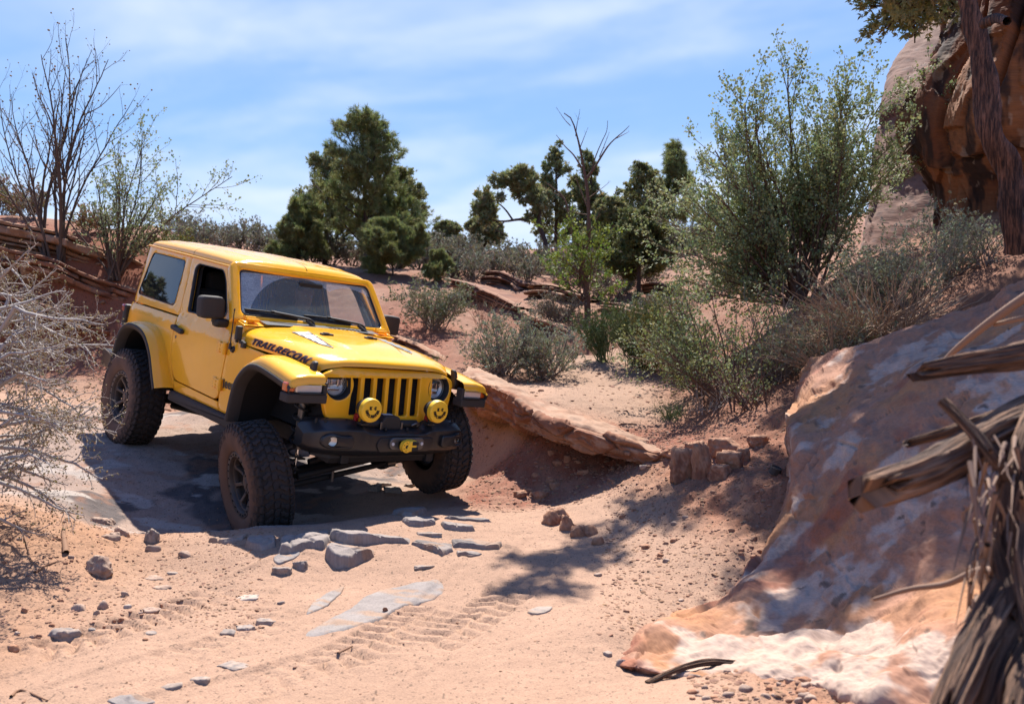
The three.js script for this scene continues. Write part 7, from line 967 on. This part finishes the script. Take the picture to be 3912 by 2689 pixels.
// broom-like ephedra, sage and dry brush
const broomO = (o) => ({ bark: BARK.straw, levels: [{ seg: 0.1, wob: 0.05, up: 0.3, sides: 4, taper: 0.5 }, { per: 14, from: 0.1, ang: 0.35, ratio: 0.6, seg: 0.08, wob: 0.05, up: 1.0, sides: 3, r: 0.004, leaves: 6 }, { per: 12, from: 0.1, ang: 0.3, ratio: 0.7, seg: 0.07, wob: 0.05, up: 1.0, sides: 3, r: 0.0028 }], ...o });
{ srand(131); const p = foot(2440, 1500, 11.2); plant('broom_bush', 'upright green broom-like bush with yellow stems in the middle distance', 'shrub', 132, [...fan(p, 60, 0.75, 0.72, 0.006), ...fan(foot(2300, 1440, 11.5), 40, 0.6, 0.6, 0.006, [-0.15, 0])], broomO({ bark: new THREE.MeshStandardMaterial({ color: lin(0.15, 0.185, 0.065), roughness: 0.9 }), leaf: LEAF.ephedra, shape: 'spray', size: 0.05 })); plant('broom_bush', 'yellow straw-like broom bush standing against the green one', 'shrub', 134, fan(foot(2500, 1490, 11.0), 40, 0.5, 0.75, 0.006, [0.1, 0]), broomO({ bark: bark(0.36, 0.28, 0.06), leaf: LEAF.yellow, shape: 'spray', size: 0.035 })); plant('broom_bush', 'dark green broom bush right of the yellow one at the edge of the wash', 'shrub', 136, fan(foot(2600, 1510, 10.4), 44, 0.7, 0.62, 0.006), broomO({ bark: new THREE.MeshStandardMaterial({ color: lin(0.10, 0.12, 0.05), roughness: 0.9 }), leaf: LEAF.olive, shape: 'spray', size: 0.045 })); }
const sageO = (o) => ({ bark: BARK.sage, levels: [{ seg: 0.08, wob: 0.10, up: 0.0, sides: 4, taper: 0.4 }, { per: 9, from: 0.2, ang: 0.65, ratio: 0.5, seg: 0.06, wob: 0.12, up: 0.5, sides: 3, r: 0.006, leaves: 14, jit: 0.03 }, { per: 12, from: 0.15, ang: 0.7, ratio: 0.5, seg: 0.06, wob: 0.14, up: 0.8, sides: 3, r: 0.003, leaves: 60, leafFrom: 0.3, jit: 0.025 }], leaf: LEAF.sage, shape: 'spray', size: 0.036, keep: 0.7, vary: 0.25, ...o });
{ srand(141); plant('sagebrush', 'wide grey sagebrush with pale green tips on a mound above the long slab', 'shrub', 142, [...fan(foot(1930, 1470, 10.8), 34, 1.35, 0.72, 0.011), ...fan(foot(2080, 1500, 10.6), 34, 1.3, 0.70, 0.011)], sageO({})); plant('sagebrush', 'green-grey bush with a few yellow leaves right of the far mirror', 'shrub', 144, fan(foot(1655, 1275, 13.0), 30, 1.1, 0.72, 0.01), sageO({ leaf: LEAF.sage, leaf2: LEAF.olive, keep: 1 })); plant('sagebrush', 'grey rounded sagebrush at the foot of the dead tree', 'shrub', 146, fan(foot(2130, 1165, 14.6), 30, 1.3, 0.55, 0.01), sageO({ leaf: LEAF.greysage, keep: 0.9 })); plant('sagebrush', 'small sagebrush right behind the dead tree trunk', 'shrub', 148, fan(foot(2330, 1120, 16), 26, 1.1, 0.5, 0.01), sageO({ leaf: LEAF.greysage, keep: 0.9 })); }
{ // rows of grey scrub along the skyline and on the far slope: each bush itself
  srand(151); const rows = [];
  for (let i = 0; i < 9; i++) rows.push([690 + i * 45 + rr(-10, 10), 955 + rr(-8, 12), 23 + rr(-1.5, 2), rr(0.55, 0.75)]);
  for (let i = 0; i < 11; i++) rows.push([1590 + i * 48 + rr(-14, 14), 1035 + rr(-12, 22), 18.5 + rr(-1.2, 2.5), rr(0.5, 0.75)]);
  for (let i = 0; i < 8; i++) rows.push([2120 + i * 58 + rr(-14, 14), 1040 + rr(-14, 18), 19 + rr(-1.5, 2), rr(0.45, 0.65)]);
  for (let i = 0; i < 4; i++) rows.push([1600 + i * 60, 985 + rr(-8, 8), 24, rr(0.6, 0.8)]);
  for (let i = 0; i < 7; i++) rows.push([2400 + i * 50, 985 + rr(-10, 22), 22, rr(0.6, 0.8)]); for (let i = 0; i < 9; i++) rows.push([1720 + i * 85 + rr(-20, 20), 1030 + rr(-14, 10), 18 + rr(-0.5, 1), rr(0.35, 0.5)]); for (let i = 0; i < 7; i++) rows.push([1050 + i * 75 + rr(-20, 20), 1010 + rr(-14, 14), 21.5 + rr(-1, 1), rr(0.5, 0.7)]); for (let i = 0; i < 6; i++) rows.push([2380 + i * 70 + rr(-20, 20), 1160 + rr(-14, 30), 14.5 + rr(-1, 1), rr(0.28, 0.4)]);
  rows.forEach(([x, y, d, h], i) => plant('scrub_bush', i < 9 ? 'one of the grey-brown bushes on the skyline between the roof and the pinyon' : 'one of the grey-brown bushes on the far slope right of the pinyon', 'shrub', 152 + i * 3, fan(foot(x, y, d), 22, 1.2, h, 0.012), sageO({ leaf: LEAF.greysage, leaf2: LEAF.sage, size: 0.075, keep: 0.55, levels: [{ seg: 0.12, wob: 0.08, sides: 3, taper: 0.4 }, { per: 7, from: 0.25, ang: 0.6, ratio: 0.5, seg: 0.1, wob: 0.1, up: 0.5, sides: 3, r: 0.008, leaves: 24, jit: 0.05 }, { per: 7, from: 0.15, ang: 0.6, ratio: 0.5, seg: 0.12, wob: 0.12, up: 0.8, sides: 3, r: 0.005, leaves: 44, leafFrom: 0.2, jit: 0.05 }] }), i < 9 ? 'grey bushes on the left skyline' : 'grey bushes on the far slope'));
}
{ // right bank: pale sage, dry stalks
  srand(171); const leafy = { size: 0.028, keep: 0.75 };
  plant('sagebrush', 'pale grey-green sagebrush spilling over the top of the outcrop corner', 'shrub', 172, [...fan(foot(3150, 1330, 8.3), 36, 1.4, 0.62, 0.008, [-0.3, 0.15]), ...fan(foot(3010, 1400, 8.5), 26, 1.3, 0.5, 0.007, [-0.3, 0.15]), ...fan(foot(3260, 1290, 8.1), 22, 1.3, 0.5, 0.007, [-0.1, 0.15])], sageO(leafy));
  plant('sagebrush', 'large grey-green sagebrush on the shaded bank below the cliff', 'shrub', 174, [...fan(foot(3480, 1110, 8.6), 34, 1.3, 0.85, 0.009, [-0.2, 0.1]), ...fan(foot(3640, 1050, 8.8), 26, 1.2, 0.7, 0.008), ...fan(foot(3330, 1130, 8.9), 26, 1.3, 0.7, 0.008), ...fan(foot(3760, 1010, 8.6), 18, 1.2, 0.5, 0.008)], sageO({ size: 0.03, keep: 0.55 }));
  plant('dry_stalks', 'tangle of dry straw-coloured stalks between the two pale sagebrushes', 'dry plant', 176, [...fan(foot(3330, 1260, 8.2), 130, 1.7, 0.95, 0.006, [-0.5, 0.35]), ...fan(foot(3430, 1200, 8.0), 90, 1.6, 0.85, 0.006, [-0.4, 0.35]), ...fan(foot(3180, 1330, 8.0), 80, 1.6, 0.7, 0.005, [-0.4, 0.3])], { bark: BARK.straw, levels: [{ seg: 0.1, wob: 0.07, up: -0.35, sides: 3, taper: 0.6 }, { per: 3, from: 0.4, ang: 0.6, ratio: 0.3, seg: 0.06, wob: 0.1, sides: 3, r: 0.0025 }] });
  plant('dry_stalks', 'thin rust-coloured stalks in front of the lower brown ledge', 'dry plant', 178, fan(foot(1850, 1225, 13.6), 40, 0.8, 0.6, 0.004), { bark: bark(0.30, 0.15, 0.09), levels: [{ seg: 0.1, wob: 0.05, sides: 3, taper: 0.6 }, { per: 4, from: 0.3, ang: 0.5, ratio: 0.35, seg: 0.08, wob: 0.08, sides: 3, r: 0.003 }] });
  plant('dry_brush', 'grey tangle of dead brush on the right side of the sandy wash', 'dry plant', 180, [...fan(foot(2720, 1600, 8.6), 30, 1.4, 0.42, 0.004, [-0.4, 0.2]), ...fan(foot(2860, 1520, 8.4), 14, 1.3, 0.32, 0.004)], { bark: BARK.grey, levels: [{ seg: 0.05, wob: 0.12, up: -0.2, sides: 3, taper: 0.5 }, { per: 8, from: 0.2, ang: 0.7, ratio: 0.4, seg: 0.04, wob: 0.14, sides: 3, r: 0.0025 }] });
  const blades = { bark: new THREE.MeshStandardMaterial({ color: lin(0.12, 0.19, 0.05), roughness: 0.8 }), woodName: 'blades', levels: [{ seg: 0.06, wob: 0.05, up: -0.8, sides: 3, taper: 0.2 }] };
  plant('grass_tuft', 'bright green grass tuft at the right end of the sandy wash', 'grass', 182, fan(foot(2570, 1650, 8.7), 90, 0.9, 0.26, 0.0035, [-0.2, 0.1]), blades); plant('grass_tuft', 'small green tuft in the red dirt behind the bonnet', 'grass', 184, fan(foot(1665, 1340, 11.4), 50, 0.9, 0.16, 0.0035), blades);
}
// old juniper at the right edge: leaning trunk, crown above the picture that shades the outcrop
{
  srand(191); const t = thing('old_juniper', 'shaggy leaning juniper trunk at the right edge with foliage hanging in at the top', 'tree'), wood = new Wood(), leaves = [], D = 6.6, T = (x, y, d = D) => at(x, y, d);
  const trunk = new THREE.CatmullRomCurve3([T(3890, 960, 6.9), T(3868, 800, 6.8), T(3850, 640, 6.75), T(3790, 510, 6.7), T(3765, 350, 6.75), T(3745, 180, 6.8), T(3700, -20, 6.9), T(3640, -300, 7.2), T(3560, -600, 7.5), T(3500, -900, 7.8)]).getSpacedPoints(60); const b0 = wood.p.length; wood.path(trunk, 0.092, 0.045, 18); for (let i = 0; i < wood.p.length; i += 3) { const n = 0.022 * fbm(wood.p[i] * 18, wood.p[i + 1] * 3, wood.p[i + 2] * 18, 3) + 0.02 * noise3(wood.p[i] * 6, wood.p[i + 1] * 5, wood.p[i + 2] * 6); wood.p[i] += n; wood.p[i + 2] += n; }
  wood.path(new THREE.CatmullRomCurve3([T(3760, 90), T(3800, 70, 6.4), T(3850, 80, 6.1)]).getSpacedPoints(10), 0.04, 0.03, 8);
  const W = (x, y, z) => new V3(x, y, z), q = (...a) => new THREE.CatmullRomCurve3(a).getSpacedPoints(20), top = trunk[48];
  const limbs = [[q(trunk[47], W(2.6, 6.5, -9.4), W(1.55, 6.6, -10.2), W(0.8, 6.6, -9.8), W(0.2, 6.6, -9.2)), 0.06], [q(trunk[48], W(2.9, 6.6, -8.6), W(2.3, 7.0, -9.2)), 0.06], [q(trunk[52], W(3.2, 7.4, -9.6), W(2.9, 7.6, -10.6)), 0.05], [q(trunk[50], W(4.0, 7.4, -9.8), W(4.4, 7.8, -10.6)), 0.05], [q(trunk[50], W(3.4, 7.2, -8.2), W(3.5, 7.9, -8.8)), 0.06], [q(trunk[42], W(3.6, 5.8, -7.2), W(4.4, 6.4, -7.2)), 0.05], [q(trunk[48], W(3.3, 6.8, -7.6), W(3.1, 7.4, -7.4)), 0.04], [q(trunk[48], W(4.2, 7.0, -8.8), W(4.8, 7.4, -9.2)), 0.05], [q(trunk[36], W(4.2, 5.2, -9.3), W(4.4, 5.5, -9.8), T(3600, -40, 9.6), T(3560, 20, 9.6)), 0.035]];
  const o = { levels: [{ seg: 0.13, wob: 0.12, up: 0.1, sides: 4, taper: 0.4 }, { per: 6, from: 0.2, ang: 0.8, ratio: 0.5, seg: 0.1, wob: 0.12, up: 0.2, sides: 3, r: 0.012, leaves: 160, jit: 0.10 }, { per: 3, from: 0.1, ang: 0.8, ratio: 0.5, seg: 0.14, wob: 0.12, up: 0.2, sides: 3, r: 0.006, leaves: 150, jit: 0.08 }] };
  for (const [pts, r] of limbs) { wood.path(pts, r, r * 0.3, 7); const thin = pts === limbs[0][0] || pts === limbs[limbs.length - 1][0]; for (let i = thin ? 7 : 4; i < pts.length; i++) for (let k = 0; k < 3; k++) bough(wood, leaves, pts[i], new V3(gauss() * (thin ? 0.5 : 1), 0.2 + gauss() * 0.8, gauss() * (thin ? 0.4 : 1)).normalize(), thin ? rr(0.25, 0.5) : rr(0.6, 1.2), 0.02, 0, o); }
  for (let i = 0; i < 9; i++) bough(wood, leaves, T(rr(3480, 3620), rr(-30, 70), 9.6), new V3(rr(-0.7, 0.5), rr(-0.8, 0.2), gauss() * 0.4).normalize(), rr(0.18, 0.3), 0.012, 0, o);
  const jg = wood.geo(), jp = jg.attributes.position, ju = new Float32Array(jp.count * 2); for (let i = 0; i < jp.count; i++) { ju[2 * i] = jp.getX(i) * 3 + jp.getZ(i) * 2; ju[2 * i + 1] = jp.getY(i) * 0.5; } jg.setAttribute('uv', new THREE.BufferAttribute(ju, 2)); mesh('trunk', jg, shagBark, t); foliage(t, leaves, 'spray', LEAF.juniper, 0.085, 0.3);
}

pine('juniper_tree', 'lone dark juniper out of the picture at the left, mirrored in the rear side window', -1560, 1060, 13.5, 2.5, 0.9, 231, { pw: 0.5, limbs: 40, from: 0.05, shape: 'spray', leaf: LEAF.juniper, size: 0.2 });

// ---------- dead wood close to the lens, sticks, pebbles, things behind the camera that the windows mirror ----------
const woodMat = (() => { const c = dataTex(256, 512, (u, v) => { const n = tileNoise(u, v, 32, 4, 0.7, 3), m = tileNoise(u, v, 24, 2, 0.6, 7), w = tileNoise(u, v, 5, 3, 0.6, 9), k = clamp(0.42 + 0.45 * m + 0.35 * n + 0.5 * w); return [lerp(0.20, 0.66, k), lerp(0.125, 0.50, k), lerp(0.085, 0.38, k)]; }, true), b = dataTex(256, 512, (u, v) => [0.5 + 0.5 * tileNoise(u, v, 24, 4, 0.6, 7)]); return new THREE.MeshStandardMaterial({ map: c, bumpMap: b, bumpScale: 0.012, roughness: 0.9 }); })();
function deadLimb(pts, r0, r1, seed) { // ragged splintered log through pixels
  const c = new THREE.CatmullRomCurve3(pts.map((q) => at(...q))), N = 64, K = 44, P = c.getSpacedPoints(N), fr = c.computeFrenetFrames(N, false), len = c.getLength();
  return grid(K, N, (u, v) => { const i = Math.round(v * N), a = u * 6.2832, k = Math.cos(a), s = Math.sin(a), r = lerp(r0, r1, v), g = 0.22 * fbm(k * 2.2 + seed, s * 2.2, v * 2.5, 3) + 0.20 * noise3(k * 5 + seed, s * 5, v * 2.2) + 0.13 * noise3(k * 11, s * 11 + seed, v * 5) + 0.05 * noise3(k * 20, s * 20 + seed, v * 9), e = i === N ? 0.02 : 1, sh = i > N - 14 ? (0.5 * noise3(k * 3 + seed, s * 3, 2) + 0.35 * noise3(k * 8 + seed, s * 8, 4)) * ((i - N + 14) / 14) ** 2 : 0; const R = r * (1 + g) * e, p = P[i], n = fr.normals[i], b = fr.binormals[i], t = fr.tangents[i]; return [p.x + (n.x * k + b.x * s) * R + t.x * sh * r * 4, p.y + (n.y * k + b.y * s) * R + t.y * sh * r * 4, p.z + (n.z * k + b.z * s) * R + t.z * sh * r * 4, u * 2, v * len * 0.5]; });
}
{
  const t = thing('dead_tree_roots', 'splintered roots and broken limbs of a dead tree crowding the right edge close up', 'dead wood');
  for (const [p, a, b] of [[[[4150, 1290, 2.5], [3900, 1360, 2.5], [3700, 1390, 2.5], [3545, 1415, 2.5]], 0.042, 0.024], [[[4100, 1560, 2.4], [3900, 1620, 2.4], [3700, 1720, 2.35], [3520, 1810, 2.3], [3375, 1860, 2.3]], 0.06, 0.042], [[[4050, 1500, 2.45], [3850, 1580, 2.5], [3650, 1640, 2.55], [3480, 1690, 2.6]], 0.030, 0.012], [[[4050, 1500, 2.4], [3930, 1700, 2.3], [3860, 1950, 2.25], [3830, 2160, 2.2]], 0.05, 0.024], [[[4000, 1700, 2.35], [3900, 1900, 2.25], [3880, 2100, 2.2], [3910, 2300, 2.1]], 0.06, 0.05], [[[4050, 2080, 2.2], [3880, 2230, 2.15], [3760, 2420, 2.05], [3660, 2620, 1.95], [3600, 2760, 1.9]], 0.045, 0.032], [[[4100, 2250, 2.1], [3960, 2400, 2.05], [3860, 2560, 2.0], [3800, 2760, 1.95]], 0.045, 0.04], [[[4100, 2420, 2.0], [3990, 2520, 1.95], [3920, 2640, 1.9], [3880, 2780, 1.85]], 0.04, 0.03], [[[4000, 1850, 2.3], [3960, 2000, 2.2], [3950, 2200, 2.1], [3985, 2420, 2.0]], 0.05, 0.04], [[[3600, 1530, 2.35], [3700, 1630, 2.3], [3800, 1750, 2.25], [3890, 1870, 2.25]], 0.014, 0.018]].map((q) => q)) mesh('limb', deadLimb(p, a, b, p[0][1] * 0.01), woodMat, t);
  srand(301); const w = new Wood(); for (const [q, a, b] of [[[[3340, 2290, 2.9], [3480, 2250, 2.8], [3620, 2230, 2.7], [3740, 2180, 2.6], [3860, 2200, 2.4]], 0.006, 0.014], [[[3590, 1400, 3.4], [3660, 1330, 3.3], [3770, 1240, 3.2], [3912, 1140, 3.1], [4050, 1060, 3.0]], 0.010, 0.020], [[[3800, 1240, 3.2], [3912, 1215, 3.1], [4040, 1200, 3.0]], 0.008, 0.010]]) w.path(new THREE.CatmullRomCurve3(q.map((z) => at(...z))).getSpacedPoints(24), a, b, 8);
  for (let i = 0; i < 120; i++) { const x = rr(3700, 3960), y = rr(1650, 2400), a = at(x, y, rr(2.1, 2.4)), b = at(x + rr(-60, 40), y + rr(80, 260), rr(2.05, 2.4)); w.path([a, a.clone().lerp(b, 0.5).add(new V3(rr(-0.02, 0.02), 0, rr(-0.02, 0.02))), b], rr(0.0015, 0.009), 0.001, 5); }
  mesh('rootlet', w.geo(), bark(0.26, 0.16, 0.11), t).userData.kind = 'stuff';
  tag(mesh('dead_branch', deadLimb([[2470, 2610, 3.75], [2600, 2555, 3.85], [2720, 2530, 3.9], [2880, 2545, 3.9]], 0.010, 0.018, 3), woodMat), 'dark dead branch lying at the foot of the pale outcrop', 'branch');
}
for (const [q, r, lab] of [[[[2612, 2010], [2560, 2040]], 0.004, 'x'], [[[1290, 2500], [1345, 2472]], 0.008, 'short pale stick lying across the tyre track'], [[[130, 2190], [180, 2160], [210, 2150]], 0.008, 'bent pale stick on the sand at the left'], [[[250, 2120], [240, 2040], [248, 2010]], 0.02, 'pale splintered stump end under the grey shrub'], [[[3010, 1445], [2930, 1530], [2880, 1560]], 0.01, 'y'], [[[30, 1690], [80, 1760], [160, 1900]], 0.012, 'z'], [[[2340, 1640], [2380, 1620], [2430, 1622]], 0.009, 'crooked grey stick on the sandy wash behind the slab'], [[[60, 1990], [90, 2050], [120, 2160]], 0.008, 'dark stick leaning under the grey shrub'], [[[40, 2665], [70, 2640], [180, 2680]], 0.007, 'curled grey twig in the bottom left corner']]) if (lab.length > 2) { const w = new Wood(); w.path(new THREE.CatmullRomCurve3(q.map(([x, y]) => onSurf(x, y).add(new V3(0, r * 0.6, 0)))).getSpacedPoints(10), r, r * 0.5, 7); tag(mesh('stick', w.geo(), woodMat), lab, 'stick'); }
{ const p = onSurf(2959, 1812), t = thing('black_cap', 'black plastic cap lying on the dirt left of the outcrop', 'cap'); mesh('cap', crease(new THREE.LatheGeometry([[0, 0.045], [0.034, 0.045], [0.034, 0.05], [0.04, 0.05], [0.042, 0.0], [0.036, 0], [0.034, 0.04], [0, 0.04]].map((q) => new THREE.Vector2(...q)), 28), 30), MT.dusty, t); t.position.set(p.x, p.y + 0.005, p.z); t.rotation.set(0.3, 0, -0.25); }
{ // pebbles and crumbs of earth, uncountable
  const geos = [0, 1, 2].map((i) => stoneGeo(900 + i, 1, 0.7, 0.9, 0.7, 6)); geos.forEach((g, i) => { const s = new THREE.IcosahedronGeometry(1, 1); geos[i] = warp(mergeVertices((() => { s.deleteAttribute('uv'); return s; })(), 1e-4), (x, y, z) => { const k = 1 + 0.35 * noise3(x * 1.4 + i * 9, y * 1.4, z * 1.4); return [x * k, y * k * 0.65, z * k * 0.9]; }); });
  srand(808); const put3 = [[], [], []];
  const scatter = (n, pick, smin, smax) => { for (let i = 0; i < n; i++) { const [x, z] = pick(), y = groundAt(x, z), s = smin * Math.pow(smax / smin, Math.pow(rnd(), 2.2)); put3[i % 3].push([x, y - s * 0.15, z, s]); } };
  scatter(2600, () => [rr(-4, 2.2), -rr(3.2, 7.5)], 0.003, 0.009); scatter(7000, () => { const d = rr(4.3, 8.5); return [rr(0.5, 2.1) + 0.12 * (d - 5), -d]; }, 0.004, 0.017); scatter(2400, () => [rr(-0.4, 1.5), -rr(7.0, 8.4)], 0.005, 0.02); scatter(2600, () => [rr(0.75, 2.3), -rr(3.0, 4.2)], 0.005, 0.022); scatter(3000, () => { const d = rr(4.4, 6.3); return [rr(-3.6, -1.7) * d / 6, -d]; }, 0.0035, 0.013); scatter(3500, () => [rr(-2, 5), -rr(8.5, 16)], 0.006, 0.03); scatter(900, () => [rr(-7, -2), -rr(10, 13)], 0.01, 0.06);
  put3.forEach((L, k) => { const im = new THREE.InstancedMesh(geos[k], new THREE.MeshStandardMaterial({ color: lin(0.34, 0.185, 0.11), roughness: 0.96 }), L.length); L.forEach(([x, y, z, s], i) => { _q.setFromEuler(new THREE.Euler(rr(-0.4, 0.4), rnd() * 6.28, rr(-0.4, 0.4))); im.setMatrixAt(i, _m.compose(new V3(x, y, z), _q, _s.set(s * rr(0.7, 1.3), s * rr(0.6, 1), s))); const k2 = rr(0.7, 1.15); im.setColorAt(i, _c.setRGB(k2, k2 * rr(0.92, 1.05), k2 * rr(0.9, 1.08))); }); im.name = numbered('pebbles'); im.castShadow = im.receiveShadow = true; tag(im, 'loose pebbles and crumbs of red earth strewn over the ground', null, null, 'stuff'); scene.add(im); });
}

renderer.render(scene, camera);
